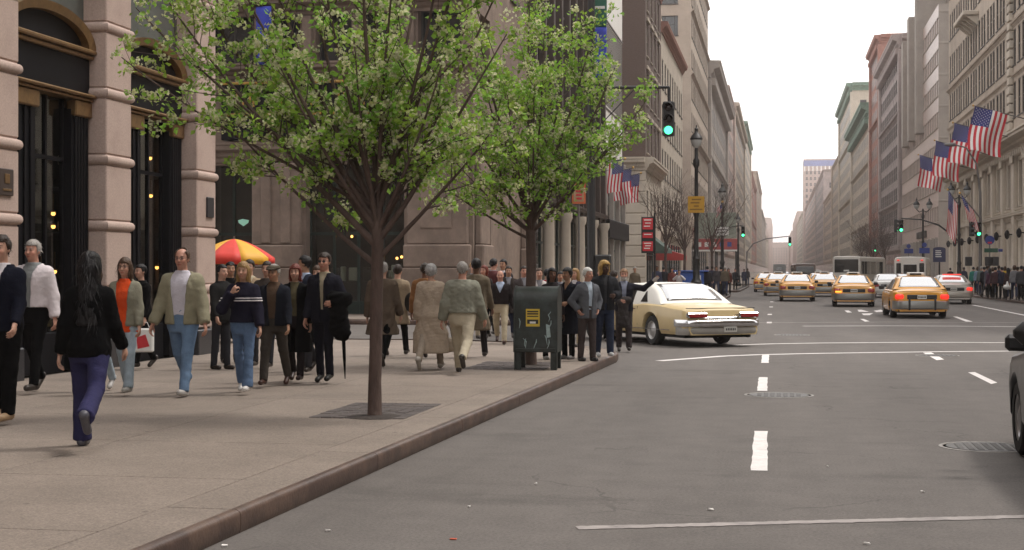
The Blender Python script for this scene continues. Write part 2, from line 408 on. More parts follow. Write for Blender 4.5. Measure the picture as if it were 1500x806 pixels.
for (ua, va), (ub, vb) in (((1112,690),(1114.5,632)), ((1116.5,573),(1118,553)), ((1120.5,532),(1121.5,520))):
    a = gxy(ua, va); b = gxy(ub, vb); worn_line(a, b, 0.135, m_paint, 'lane_dash', 14, 0.006)
for u0, v0 in ((1126.8,473),(1127.5,461),(1129.5,450),(1130.5,442.5)):
    a = gxy(u0, v0); worn_line((a[0],a[1]-.5),(a[0],a[1]+.8),0.16,m_paint,'lane_dash',4,0.004)
for q in ([(1418,546),(1428,545.5),(1461,561),(1452,563)], [(1352,517),(1364,516.5),(1383,527),(1372,528)],
          [(1396,464),(1402,464),(1425,471.5),(1415,471.5)], [(1237,455),(1243,455),(1248,458),(1241,458.2)],
          [(1256,454),(1262,454),(1273,457),(1258,457)], [(1262,459.5),(1279,459),(1274,462),(1265,462)], [(1260,467.5),(1265,467.5),(1274,471),(1267,471.5)],
          [(1280,455.5),(1290,454),(1298,456.5),(1284,457.5)], [(1298,459),(1303,458.5),(1312,462),(1304,462)]): mark(q)
worn_line(gxy(1425,447), gxy(1506,463), 0.16, m_paint, 'edge_line', 20, 0.006)
# crosswalk lines of the near crossing curve a little where they meet the corner
def polyline_mark(pix, w, m, name):
    P = [Vector((*gxy(u,v),0)) for u,v in pix]; vs = []; fs = []
    for i,p in enumerate(P):
        d = (P[min(i+1,len(P)-1)]-P[max(i-1,0)]).normalized(); s = Vector((-d.y,d.x,0))
        vs += [tuple(p+s*w/2+Vector((0,0,.004))), tuple(p-s*w/2+Vector((0,0,.004)))]
        if i: fs.append((2*i-2,2*i-1,2*i+1,2*i))
    tag(MB().add(vs,fs).build(name, m), kind='structure')
polyline_mark([(966,529),(1000,526.5),(1060,522),(1110,520),(1200,518),(1300,516.5),(1400,515.3),(1500,514.5),(1620,513.5)], 0.2, m_paint, 'crosswalk_line')
polyline_mark([(1075,505.8),(1130,504),(1200,502.8),(1300,502),(1400,501.8),(1500,502.5),(1620,503)], 0.2, m_paint, 'crosswalk_line')
polyline_mark([(1176,478),(1300,477.6),(1400,478),(1500,479),(1640,481)], 0.22, m_paint, 'crosswalk_line')
polyline_mark([(1100,473),(1200,472.6),(1300,472),(1500,473),(1640,474.5)], 0.22, m_paint_worn, 'crosswalk_line')
polyline_mark([(918,499.5),(930,499.3),(944,499)], 0.22, m_paint, 'crosswalk_line')
worn_line(gxy(845,774), gxy(1620,754.5), 0.12, m_paint_worn, 'stop_line', 90, 0.012)
def manhole(u, v, r, label):
    g = G(u, v); t = empty('manhole_cover', g, 0, label, 'manhole cover', 'manhole covers')
    MB().lathe([(r,0.0),(r,0.004),(r-0.02,0.007),(r-0.035,0.006),(r-0.04,0.0)], 32).build('rim', m_iron_rim, t, 40)
    mb = MB(); mb.lathe([(r-0.066,0.001),(r-0.067,0.006),(0.02,0.006)], 32)
    for i in range(-4,5):
        for j in range(-4,5):
            if math.hypot(i,j)*0.085 < r-0.12: mb.cbox(i*.085-.028,i*.085+.028,j*.085-.028,j*.085+.028,0.0055,0.011,0.004)
    mb.build('lid', m_iron, t)
manhole(1141, 579, 0.46, 'round iron manhole cover near the short lane dash in mid road')
manhole(1446, 655, 0.44, 'round iron manhole cover beside the front wheel of the dark car')
manhole(1160, 491, 0.46, 'round iron manhole cover between the two crossing areas')
manhole(1373, 521, 0.42, 'round iron manhole cover under the slanted lane dash at the crossing')
m_scrap = mat('paper_scrap', (0.72,0.69,0.66), 0.8, 0.1, 30); m_scrap_r = mat('red_scrap', (0.55,0.10,0.05), 0.7, 0.1, 30)
for i, (u, v, s) in enumerate([(480,779,.035),(687,743,.03),(785,710,.025),(1041,748,.04),(1212,684,.025),(1269,798,.045),(1352,722,.03),(330,801,.04)]):
    g = G(u, v); mb = MB(); n = 6
    s *= .55; vs = [(s*rnd.uniform(.6,1.3)*math.cos(k*PI/3), s*.8*rnd.uniform(.6,1.3)*math.sin(k*PI/3), 0.006+rnd.uniform(0,.012)) for k in range(n)]
    lo = [(x*.9,y*.9,0.003) for x,y,z in vs]
    mb.rings([lo, vs]); o = mb.build('paper_scrap', m_scrap, None, 30); o.location = g; o.rotation_euler.z = i
    tag(o, 'small pale paper scrap lying on the grey asphalt', 'litter', 'paper scraps on the road')
for u, v in ((664,791),):
    g = G(u, v); o = MB().cbox(-.022,.022,-.012,.012,.003,.010,.003).build('wrapper', m_scrap_r); o.location = g; tag(o, 'tiny red wrapper lying on the asphalt near the kerb', 'litter', 'red wrappers on the road')
# ================================================================ buildings
m_glass = glass_mat('window_glass'); m_glass_b = glass_mat('window_glass_blue', (0.02,0.026,0.032), 0.06)
m_glass_far = mat('far_window_glass', (0.025,0.025,0.028), 0.35, 0.25, 0.7, spec=0.5)
m_pinkstone = mat('pink_granite', (0.49,0.375,0.325), 0.8, 0.16, 35, bump=0.3, bscale=90, spec=.25, dirt=(0.30,0.215,0.18), dscale=1.1, damt=0.6)
m_black = mat('black_metal', (0.008,0.008,0.010), 0.45, 0.2, 5, spec=0.12)
m_bronze = mat('bronze_trim', (0.25,0.15,0.065), 0.4, 0.25, 8, metal=0.6)
m_darkgranite = mat('dark_granite', (0.03,0.03,0.034), 0.35, 0.35, 30)
m_warmstone = mat('warm_limestone', (0.235,0.180,0.148), 0.85, 0.16, 2.5, bump=0.3, bscale=50, spec=.2, dirt=(0.10,0.075,0.062), dscale=0.45, damt=0.8)
m_palestone = mat('pale_limestone', (0.50,0.44,0.365), 0.8, 0.09, 1.0, bump=0.15, bscale=30, dirt=(0.30,0.25,0.20), dscale=0.3, damt=0.45)
m_tan = mat('tan_masonry', (0.42,0.35,0.285), 0.85, 0.10, 0.8, bump=0.15, bscale=20, dirt=(0.22,0.18,0.15), dscale=0.25, damt=0.5)
m_brownbrick = mat('brown_brick', (0.105,0.072,0.060), 0.9, 0.22, 5, bump=0.3, bscale=20, stretch=(1,1,3))
m_redbrick = mat('red_brick', (0.33,0.17,0.135), 0.9, 0.14, 2, bump=0.2, bscale=10)
m_mauve = mat('mauve_masonry', (0.38,0.32,0.305), 0.85, 0.12, 0.7, dirt=(0.19,0.155,0.15), dscale=0.3, damt=0.5)
m_grey = mat('grey_stone', (0.37,0.33,0.295), 0.8, 0.10, 0.7, dirt=(0.2,0.18,0.165), dscale=0.3, damt=0.4)
m_whitepanel = mat('white_panel', (0.78,0.76,0.72), 0.5, 0.04, 1)
m_darkbrown = mat('dark_brown_metal', (0.055,0.038,0.032), 0.45, 0.2, 3)
m_copper = mat('green_copper', (0.16,0.24,0.19), 0.8, 0.25, 1.5)
m_redpaint = mat('red_paint', (0.42,0.035,0.03), 0.55, 0.12, 3)
m_navy = mat('navy_paint', (0.03,0.035,0.09), 0.5, 0.12, 3)
m_frame = mat('window_frame', (0.06,0.055,0.05), 0.5, 0.2, 4)
m_winpale = mat('pale_window_frame', (0.38,0.33,0.28), 0.6, 0.1, 3)
m_interior = mat('shop_interior', (0.03,0.024,0.02), 0.9, 0.4, 1.5)
m_bulb = mat('warm_bulb', (1,0.6,0.25), 0.5, 0, emit=(1,0.42,0.10), estr=5)
m_gold = mat('gold_leaf', (0.55,0.33,0.09), 0.35, 0.15, 6, metal=0.5)
m_green_dk = mat('dark_green_paint', (0.02,0.032,0.028), 0.5, 0.25, 4, spec=.2)
pane_shop = see_glass('shop_pane', (0.75,0.8,0.78), 0.5)

def holed_wall(mb, W, H, holes, depth, mi=0, z0=0.0, x0=0.0):
    us = sorted(set([x0, x0+W] + [h[0] for h in holes] + [h[1] for h in holes])); vz = sorted(set([z0, z0+H] + [h[2] for h in holes] + [h[3] for h in holes]))
    us = [u for u in us if x0-1e-6 <= u <= x0+W+1e-6]; vz = [v for v in vz if z0-1e-6 <= v <= z0+H+1e-6]
    hs = sorted(holes)
    for i in range(len(us)-1):
        a, b = us[i], us[i+1]; um = (a+b)/2; col = [h for h in hs if h[0] < um < h[1]]; run = None
        for j in range(len(vz)-1):
            c, d = vz[j], vz[j+1]; vm = (c+d)/2
            solid = not any(h[2] < vm < h[3] for h in col)
            if solid: run = (c, d) if run is None else (run[0], d)
            if (not solid or j == len(vz)-2) and run:
                mb.quad((a,0,run[0]),(b,0,run[0]),(b,0,run[1]),(a,0,run[1]), mi); run = None
    for (a,b,c,d) in holes:
        mb.quad((a,0,c),(a,depth,c),(a,depth,d),(a,0,d), mi); mb.quad((b,0,c),(b,0,d),(b,depth,d),(b,depth,c), mi)
        mb.quad((a,0,c),(b,0,c),(b,depth,c),(a,depth,c), mi); mb.quad((a,0,d),(a,depth,d),(b,depth,d),(b,0,d), mi)
    return mb
WINMESH = {}
def window_mesh(w, h, depth, style, glass, frame):
    k = (round(w,2), round(h,2), round(depth,2), style, glass.name, frame.name)
    if k in WINMESH: return WINMESH[k]
    mb = MB(); f = 0.07 if style != 'far' else 0.09; y0, y1 = depth-0.07, depth
    mb.box(f, w-f, depth-0.02, depth-0.012, f, h-f, 0)
    for a,b,c,d in ((0,f,0,h),(w-f,w,0,h),(f,w-f,0,f),(f,w-f,h-f,h)): mb.box(a+.002,b-.002,y0,y1,c+.002,d-.002,1)
    if style in ('sash','far'): mb.box(f, w-f, y0+.01, y1-.02, h*.5-.035, h*.5+.035, 1)
    if style == 'triple':
        for q in (.2,.8): mb.box(w*q-.04, w*q+.04, y0+.01, y1-.02, f, h-f, 1)
        mb.box(w*.2+.04, w*.8-.04, y0+.01, y1-.02, h*.55-.03, h*.55+.03, 1)
    if style == 'cross':
        mb.box(w*.5-.03, w*.5+.03, y0+.01, y1-.02, f, h-f, 1); mb.box(f, w-f, y0+.012, y1-.022, h*.68-.03, h*.68+.03, 1)
    mb.cbox(-0.08, w+0.08, -0.09, depth-0.08, -0.12, -0.003, 0.02, 2)
    me = mb.mesh('window', [glass, frame, frame]); WINMESH[k] = me; return me
class Facade:                                             # local x along the wall, y inwards, z up
    def __init__(s, bld, ox, oy, rz, W, H, m, z0=0.0):
        s.b = bld; s.bl = Vector(bld.location); s.o = (ox - s.bl.x, oy - s.bl.y, -s.bl.z); s.rz = rz; s.W = W; s.H = H; s.m = m; s.holes = []; s.wins = []; s.z0 = z0; s.depth = 0.3
    def put(s, name, me, x=0, y=0, z=0, parent=None):
        c, sn = math.cos(s.rz), math.sin(s.rz)
        return put(name, me, parent or s.b, (s.o[0]+c*x-sn*y, s.o[1]+sn*x+c*y, s.o[2]+z), s.rz)
    def part(s, name, mb, m, smooth=None, kind=None):
        o = s.put(name, mb.mesh(name, m, smooth))
        if kind: o['kind'] = kind
        return o
    def hole(s, x0, x1, z0, z1): s.holes.append((x0, x1, z0, z1))
    def win(s, x, z, w, h, style='sash', glass=None, frame=None, name='window'):
        s.hole(x, x+w, z, z+h); s.wins.append((x, z, w, h, style, glass or m_glass, frame or m_frame, name))
    def grid(s, xs, zs, w, h, **k):
        for z in zs:
            for x in xs: s.win(x, z, w, h, **k)
    def molding(s, z, h, p, m=None, x0=None, x1=None, name='cornice', n=4):
        x0 = -0.0 if x0 is None else x0; x1 = s.W if x1 is None else x1
        prof = [(0.0,z),(-p*.18,z),(-p*.20,z+h*.18),(-p*.42,z+h*.30),(-p*.44,z+h*.46),(-p*.86,z+h*.58),(-p*.92,z+h*.62),(-p*.92,z+h*.80),(-p,z+h*.86),(-p,z+h),(0.0,z+h*1.03)]
        mb = MB(); mb.prism(prof, 0, x0, x1); return s.part(name, mb, m or s.m)
    def dentils(s, z, h, p, pitch, m=None):
        mb = MB(); x = pitch/2
        while x < s.W - pitch/2: mb.box(x-pitch*.28, x+pitch*.28, -p, 0.01, z, z+h); x += pitch
        s.part('dentil_course', mb, m or s.m, kind='stuff')
    def done(s, join=False, back=True):
        mb = MB(); holed_wall(mb, s.W, s.H - s.z0, s.holes, s.depth, 0, s.z0); s.part('wall', mb, s.m)
        if join and s.wins:
            mb = MB()
            for (x,z,w,h,st,g,f,nm) in s.wins:
                mb.box(x+.002, x+w-.002, s.depth-.08, s.depth-.03, z+.002, z+h-.002, 0)
                mb.box(x+.004, x+w-.004, s.depth-.11, s.depth-.085, z+h*.5-.05, z+h*.5+.05, 1)
            s.part('window_rows', mb, [s.wins[0][5], s.wins[0][6]], kind='stuff')
        else:
            for (x,z,w,h,st,g,f,nm) in s.wins: s.put(nm, window_mesh(w,h,s.depth,st,g,f), x, 0, z)
def building(label, loc, cat='building', name='building', group=None):
    return empty(name, loc, 0, label, cat, group)
def core(b, x0, x1, y0, y1, z1, m, inset=0.34):            # mass behind the facades
    l = b.location; mb = MB(); mb.box(x0-l.x, x1-l.x, y0-l.y, y1-l.y, 0.0, z1); return mb.build('mass', m, b)
LX = -10.2; RX = 19.0
# ---------------------------------------------------------------- A: near building with banded stone piers
A = building('pink stone corner building with banded piers and black arched shop bays', (LX, 18, 0))
def rel(b): 
    l = b.location; return Matrix.Translation((-l.x,-l.y,-l.z))
mb = MB(); mb.box(-40, LX-0.9, -8, 26.25, 6.2, 42); mb.box(-40, -15, -8, 26.25, 0, 6.2); mb.xf(rel(A)).build('mass', m_warmstone, A)
mb = MB(); mb.box(-15, LX-0.42, 25.75, 26.24, 0, 6.25); mb.xf(rel(A)).build('corner_wall', m_pinkstone, A)
def pier(y0, y1, xb):
    # stacked blocks with a fat rounded band between each pair
    zb = [0.62, 1.33, 2.35, 3.37, 4.40, 5.42, 6.44, 7.46, 8.5]
    mb = MB(); mb.cbox(xb, LX+0.06, y0-0.06, y1+0.06, 0.10, 0.60, 0.02); mb.xf(rel(A)).build('plinth', m_darkgranite, A)
    for i in range(len(zb)-1):
        a = zb[i] + (0.075 if i else 0.0); b = zb[i+1] - 0.075
        mb = MB(); mb.cbox(xb, LX, y0, y1, a+0.012, b-0.012, 0.018); mb.xf(rel(A)).build('stone_block', m_pinkstone, A)
        mb = MB(); z = zb[i+1]; prof = []
        def ringat(off, zz): return [(xb,y0-off,zz),(LX+off,y0-off,zz),(LX+off,y1+off,zz),(xb,y1+off,zz)]
        rs = [ringat(-0.02, z-0.085)] + [ringat(0.055*math.cos(t)-0.012, z+0.072*math.sin(t)) for t in np.linspace(-PI/2, PI/2, 9)] + [ringat(-0.02, z+0.085)]
        mb.rings(rs); mb.xf(rel(A)).build('stone_band', m_pinkstone, A, 40)
for y0, y1, xb in ((10.7,11.6,-11.0),(14.4,15.3,-11.0),(18.1,19.0,-11.0),(21.72,22.62,-11.0),(25.38,26.28,-11.0)): pier(y0, y1, xb)
def bay(y0, y1, lit, ga=.95, gb=1.0):
    xf = LX - 0.30; w = y1 - y0; ym = (y0+y1)/2
    def part(name, mb, m, sm=None, par=A):
        if par is A: mb.xf(rel(A))
        else: mb.xf(rel(A))
        return mb.build(name, m, par, sm)
    for a, b in ((y0, y0+ga), (y1-gb, y1)):
        mb = MB(); mb.cbox(xf-0.20, xf, a+.004, b-.004, 0.15, 4.12, 0.02)
        for k in range(5): 
            q = a + (b-a)*(k+1)/6; mb.cbox(xf-.002, xf+0.03, q-0.03, q+0.03, 0.5, 4.0, 0.01)
        part('black_jamb', mb, m_black)
        mb = MB(); mb.cbox(xf-0.1, xf+0.07, a-.0+.006, b-.006, 4.0, 4.24, 0.02); part('capital', mb, m_bronze)
    mb = MB(); mb.cbox(xf-0.5, xf+0.02, y0+.003, y1-.003, 4.30, 4.92, 0.01); part('fascia_panel', mb, m_black)
    for z, h in ((4.25,0.10),(4.90,0.14)):
        mb = MB(); mb.cbox(xf-0.3, xf+0.10, y0+.003, y1-.003, z, z+h*.45, 0.02); mb.cbox(xf-0.3, xf+0.15, y0+.003, y1-.003, z+h*.5, z+h, 0.02); part('bronze_trim', mb, m_bronze)
    # segmental arch with a bronze ring
    n = 22; rise = 0.52; zc = 5.045; half = w/2 - .004
    ar = [(ym - half*math.cos(PI*i/n), zc + rise*math.sin(PI*i/n)) for i in range(n+1)]
    mb = MB(); mb.prism(ar + [], 0, xf-0.4, xf-0.02); part('arch_panel', mb, m_black)
    mb = MB()
    ai = [(ym - (half-.17)*math.cos(PI*i/n), zc + (rise-.13)*math.sin(PI*i/n)) for i in range(n+1)]
    rs = []
    for i in range(n+1): rs.append([(xf-0.1,*ar[i]),(xf+0.13,*ar[i]),(xf+0.10,*ai[i]),(xf-0.1,*ai[i])])
    mb.rings(rs); part('arch_ring', mb, m_bronze, 35)
    mb = MB(); mb.box(xf-0.12, xf-0.08, y0+.003, y1-.003, 5.0, 9.0); part('transom_pane', mb, mat('transom_glass', (0.16,0.18,0.17), .12, .1, 1, metal=.5))
    # glazed shop front set back behind the jambs
    xg = xf - 0.16
    mb = MB(); mb.box(xg-.006, xg, y0+ga+.01, y1-gb-.01, 0.75, 4.28); part('shop_pane', mb, pane_shop)
    for k in range(3):
        q = y0+ga+.02 + (w-ga-gb-.04)*k/2; mb = MB(); mb.box(xg-.03, xg+.03, q-.025, q+.025, 0.45, 4.29); part('mullion', mb, m_black)
    mb = MB(); mb.cbox(xg-.05, xg+.05, y0+ga+.01, y1-gb-.01, 0.12, 0.74, .02); part('stall_riser', mb, m_black)
    mb = MB(); mb.box(xg-.03, xg+.03, y0+ga+.01, y1-gb-.01, 3.3, 3.36); part('transom_bar', mb, m_black)
    for (uu, vv) in lit:
        yl = YX(uu, xg-.22); mb = MB(); z = ZV(uu, vv, yl); p = (xg-0.22, yl, z); mb.sphere(p, 0.034, 10, 8, 0); mb.tube([(p[0],p[1],z+.04),(p[0],p[1],z+.3)], .012, 6, 1); mb.lathe([(.02,.05),(.055,.02),(.02,.03)], 8, p, 1)
        part('lamp', mb, [m_bulb, m_bronze], 60)
    mb = MB()                                               # display shelves and a panelled back wall inside
    mb.box(xg-1.9, xg-1.8, y0-.3, y1+.3, 0.2, 5)
    for k in range(4): mb.box(xg-1.8, xg-1.2, y0+.1, y1-.1, 0.8+.75*k, 0.84+.75*k)
    for k in range(14): 
        yy = y0+.2+rnd.random()*(w-.5); zz = 0.84+.75*rnd.randrange(4); hh = rnd.uniform(.15,.45); mb.cbox(xg-1.75, xg-1.4, yy, yy+rnd.uniform(.1,.3), zz, zz+hh, .02)
    part('shop_display', mb, m_interior)
bay(11.6, 14.4, []); bay(15.3, 18.1, [])
bay(19.0, 21.72, [(78,313),(78,332),(80,398),(60,405)], 1.05, .55)
bay(22.62, 25.38, [(220,232),(221,287),(230,392)], 1.05, .5)
mb = MB(); mb.cbox(LX+.001, LX+0.035, 18.42, 18.80, 2.66, 3.02, .01); mb.xf(rel(A)).build('plaque', m_darkbrown, A)
mb = MB(); mb.cbox(LX+.036, LX+0.045, 18.55, 18.68, 2.82, 2.95, .003); mb.cbox(LX+.036, LX+0.045, 18.50, 18.73, 2.72, 2.75, .003); mb.xf(rel(A)).build('plaque_emblem', m_bronze, A)
mb = MB(); mb.cbox(LX+.001, LX+0.035, 25.80, 26.12, 2.62, 2.99, .01); mb.xf(rel(A)).build('plaque', m_darkgranite, A)

# ---------------------------------------------------------------- B1: stone corner building across the side street, face towards us at y=50
B1 = building('brown limestone building across the side street with black fascia sign and tall shop windows', (-20, 50, 0))
F = Facade(B1, -34, 50, 0, 34+LX, 26, m_warmstone); F.depth = 0.55
xu = lambda u: XY(u, 50) + 34
zv = lambda v, u=520: ZV(u, v, 50)
F.hole(xu(302), xu(369), 0.15, zv(240)); F.hole(xu(448), xu(592), 0.15, zv(240)); F.hole(1.5, xu(240), .15, zv(240))
for a, b in ((302,372),(398,440),(462,515),(530,585),(612,675)):
    F.win(xu(a), zv(92), xu(b)-xu(a), 2.6, style='cross', glass=m_glass_b)
    F.win(xu(a), zv(92)+4.2, xu(b)-xu(a), 2.6, style='cross', glass=m_glass_b)
F.done()
def shopfront(F, x0, x1, z1, n, door=False):
    y = F.depth
    F.part('shop_back_wall', MB().box(x0-.5, x1+.5, y+2.2, y+2.3, 0, z1+.5), m_interior)
    for k in range(n):
        a = x0 + (x1-x0)*k/n; b = x0 + (x1-x0)*(k+1)/n
        F.part('shop_pane', MB().box(a+.05, b-.05, y-.02, y-.012, 0.6, z1-.05), pane_shop)
        F.part('mullion', MB().box(a-.045, a+.045, y-.08, y+.04, 0.15, z1), m_green_dk)
    F.part('stall_riser', MB().box(x0+.05, x1-.05, y-.06, y+.03, 0.15, 0.595), m_green_dk)
    F.part('transom_bar', MB().box(x0, x1, y-.075, y+.035, 2.9, 3.0), m_green_dk)
shopfront(F, xu(302), xu(369), zv(240), 2); shopfront(F, xu(448), xu(592), zv(240), 4); shopfront(F, 1.5, xu(240), zv(240), 3)
for k,(u,v) in enumerate(((497,345),(515,313),(565,378),(572,376),(545,375),(530,312),(362,322),(585,377))):
    F.part('lamp', MB().sphere((xu(u), F.depth+1.0, zv(v)), 0.05, 8, 6), m_bulb)
for k in range(10):
    x = xu(455)+rnd.random()*(xu(590)-xu(455)); F.part('displayed_good', MB().cbox(x, x+rnd.uniform(.1,.3), F.depth+.3, F.depth+.6, 1.3, 1.3+rnd.uniform(.2,.6), .03), m_palestone if k%2 else m_darkbrown)
F.part('display_counter', MB().cbox(xu(455), xu(590), F.depth+.25, F.depth+.7, .3, 1.3, .03), m_interior)
# window emblem: pale green shield on the left pane
F.part('window_emblem', MB().prism([(xu(341),zv(321)),(xu(348),zv(319)),(xu(357),zv(321)),(xu(356),zv(325)),(xu(349),zv(330)),(xu(342),zv(325))], 1, F.depth-.035, F.depth-.024), mat('mint_sign',(0.35,0.62,0.5),.5,0,emit=(.25,.55,.42),estr=.25))
def stone_pier(F, xa, xb, z0, z1, p, m, flutes=0):
    F.part('plinth', MB().cbox(xa-.22, xb+.22, -p-.25, -.002, z0, 1.75, .03), m)
    F.part('pier_base', MB().cbox(xa-.10, xb+.10, -p-.12, -.002, 1.755, 2.55, .05), m)
    F.part('pier_shaft', MB().cbox(xa, xb, -p, -.002, 2.555, z1, .04), m)
    for k in range(flutes):
        w = (xb-xa)/(flutes*2+1); a = xa + w*(2*k+1); F.part('pilaster_rib', MB().cbox(a, a+w, -p-.08, -p-.003, 2.6, z1-.15, .04), m)
stone_pier(F, xu(372), xu(443), .15, zv(238), .25, m_warmstone, 2)
stone_pier(F, xu(598), xu(687), .15, zv(238), .25, m_warmstone, 0)
F.part('pier_panel', MB().cbox(xu(618), xu(664), -.29, -.253, 3.1, zv(248), .02), m_warmstone)
F.molding(zv(236), .7, .35, m_warmstone, name='stone_course')
F.part('fascia_sign', MB().cbox(xu(330), xu(596), -.42, -.003, zv(204), zv(122), .03), m_black)
for v in (121,167): F.part('gold_trim', MB().cbox(xu(330), xu(596), -.50, -.424, zv(v)-.05, zv(v)+.04, .02), m_gold)
for u in (352,361,371,376,410,418,430,452,460,474,500,508,530,536,552): F.part('gold_letter_stroke', MB().cbox(xu(u), xu(u)+.07, -.45, -.422, zv(156), zv(136), .01), m_gold)
F.molding(zv(112), .5, .45, m_warmstone, name='stone_course'); F.molding(zv(20), .6, .5, m_warmstone, name='stone_course')
for a, b in ((376,394),(444,458),(518,528),(588,608),(678,690)): F.part('upper_pilaster', MB().cbox(xu(a), xu(b), -.2, -.002, zv(92), zv(22), .03), m_warmstone)
mb = MB(); mb.box(-34, LX, 50.6, 60, 0.1, 26); mb.box(-33.9,LX-.8,53,59.9,0,0.11); mb2 = MB(); mb2.box(-34, LX-.01, 53.2, 61, 0.0, 25.9).xf(rel(B1)).build('mass', m_warmstone, B1)
F = Facade(B1, LX, 50, PI/2, 11, 26, m_warmstone); F.depth = .5
F.hole(2.2, 9.2, .15, 5.2); F.grid([1.2,4.2,7.2],[8.0,12.2,16.4],1.8,2.6,style='cross',glass=m_glass_b); F.done()
shopfront(F, 2.2, 9.2, 5.2, 4)
F.molding(zv(236), .7, .35, m_warmstone, name='stone_course'); F.molding(zv(112), .5, .45, m_warmstone, name='stone_course')
for xa, xb in ((0.25,1.95),(9.5,10.8)): stone_pier(F, xa, xb, .15, zv(238), .22, m_warmstone)
# blue banners hung from the stone front
m_blue = mat('blue_cloth', (0.03,0.05,0.42), .7, .12, 2); m_greencloth = mat('green_cloth', (0.02,0.12,0.075), .7, .12, 2)
def cloth(mb, w, h, nx=6, nz=10, amp=.06, ph=0):
    vs = []
    for j in range(nz+1):
        for i in range(nx+1):
            x = w*i/nx; z = -h*j/nz; vs.append((x, amp*math.sin(3*x/w*2+ph+j*.35)*(.3+j/nz*.7), z))
    fs = [(j*(nx+1)+i, j*(nx+1)+i+1, (j+1)*(nx+1)+i+1, (j+1)*(nx+1)+i) for j in range(nz) for i in range(nx)]
    return mb.add(vs, fs)
def banner(name, loc, rz, w, h, ms, label, split=None, letter=None):
    t = empty(name, loc, rz, label, 'banner', 'banners on the facades')
    z = 0
    for k, (mm, hh) in enumerate(ms):
        o = cloth(MB(), w, hh, ph=k).build('cloth', mm, t, 60); o.location.z = z; z -= hh
        mod = o.modifiers.new('thickness', 'SOLIDIFY'); mod.thickness = 0.012
    MB().tube([(-.1,0,.03),(w+.1,0,.03)], .03, 8).build('rod', m_black, t)
    if letter: text_part('letter', letter[0], letter[1], m_whitepanel, t, (w*letter[2], -.09, -letter[3]), (PI/2, letter[4], 0))
    return t
banner('banner', (XY(375,49.2), 49.2, ZV(375,10,49.2)), 0, .55, 2.0, [(m_blue,2.0)], 'narrow blue banner hanging on the brown stone front behind the blossoming tree')
# ---------------------------------------------------------------- B2 dark metal and glass front, B3 white panelled front
B2 = building('dark brown metal and glass shop building beside the limestone corner', (-15, 74, 0))
core(B2, -34, LX-.6, 61.2, 87, 30, m_darkbrown)
F = Facade(B2, LX, 61.05, PI/2, 26.1, 30, m_darkbrown); F.depth = .5
F.hole(1.0, 25.2, .15, 4.2)
xs = [0.9+2.5*k for k in range(10)]
F.grid(xs, [5.4,9.6,13.8,18.0,22.2], 1.9, 3.4, style='cross', glass=m_glass_b, frame=m_darkbrown); F.done(); shopfront(F, 1.0, 25.2, 4.2, 9)
for k in range(11): F.part('metal_fin', MB().cbox(0.35+2.5*k, .75+2.5*k, -.35, -.003, 4.3, 29.5, .04), m_darkbrown)
for k in range(5): 
    F.put('column', MB().lathe([(.36,.15),(.36,.45),(.30,.5),(.27,.7),(.24,3.9),(.33,4.1),(.33,4.35)], 14).mesh('column', m_palestone, 40), 3.0+5.2*k, -.45, 0)
F.molding(4.36, .5, .5, m_darkbrown, name='fascia')
B3 = building('white panelled building with black glazed shopfront and flags', (-14, 93, 0))
core(B3, -34, LX-.6, 87.3, 99.3, 31, m_grey)
F = Facade(B3, LX, 87.2, PI/2, 12.2, 31, m_whitepanel); F.depth = .4
F.hole(.4, 11.8, .15, 8.6); F.done(); shopfront(F, .4, 11.8, 8.6, 6)
F.part('black_fascia', MB().cbox(.3, 11.9, -.5, -.004, 3.6, 4.7, .04), m_black)
for k in range(4): F.part('steel_post', MB().cbox(.6+3.6*k, .8+3.6*k, -.3, -.01, .15, 8.6, .03), m_grey)
for k in range(20): F.part('panel_seam', MB().box(.3+.6*k, .33+.6*k, -.045, -.002, 11.6, 16.6), m_darkbrown)
for z in (11.4,16.7,21.5): F.part('panel_seam', MB().box(0, 12.2, -.05, -.002, z, z+.09), m_darkbrown)
F2 = Facade(B3, -34, 87.2, 0, 34+LX, 31, m_grey); F2.done()
b_ = banner('banner', (XY(852,80), 80, ZV(852,-30,80)), 0, mpp(80,870)*37, 5.4, [(m_greencloth,2.6),(m_blue,2.8)], 'large green and blue banner projecting from the dark shop front', letter=('T',1.5,.6,1.55,-PI/2))
banner('banner', (XY(788,72), 72, ZV(788,52,72)), 0, 1.0, 2.6, [(m_blue,2.6)], 'plain royal blue banner half hidden in the crown of the tree by the mailbox')
# ---------------------------------------------------------------- C brown brick house over a rusticated stone base
C_ = building('dark brown brick building over a banded pale stone base on the far corner', (-15, 125, 0))
core(C_, -36, LX-.7, 117.7, 132.8, 26.2, m_brownbrick)
zc_ = 9.6
F = Facade(C_, -36, 117, 0, 36+LX, 26.5, m_brownbrick, z0=zc_); F.win(12, 12, 1.4, 2.4); F.done()
F = Facade(C_, -36, 117, 0, 36+LX, zc_, m_palestone); F.hole(6,9,.15,4.5); F.win(15, 4, 1.4, 2.6); F.done()
for k in range(11):
    for off in (0,):
        F.part('stone_course', MB().cbox(20.6, 36+LX+.06, -.07, -.002, .3+.84*k, .3+.84*k+.74, .04), m_palestone)
F.molding(zc_-.1, 1.0, .7, m_palestone)
F = Facade(C_, LX, 117, PI/2, 15.8, 26.5, m_brownbrick, z0=zc_); F.depth = .15; F.grid([1.2+3.6*k for k in range(4)], [11,14.8,18.6,22.2], 1.7, 2.5, frame=m_winpale); F.done()
for k in range(4):
    for z in (13.7,17.5,21.3): F.part('stone_lintel', MB().cbox(1.0+3.6*k, 3.1+3.6*k, -.15, -.002, z, z+.3, .03), m_palestone)
F.molding(25.2, 1.3, .6, m_redbrick)
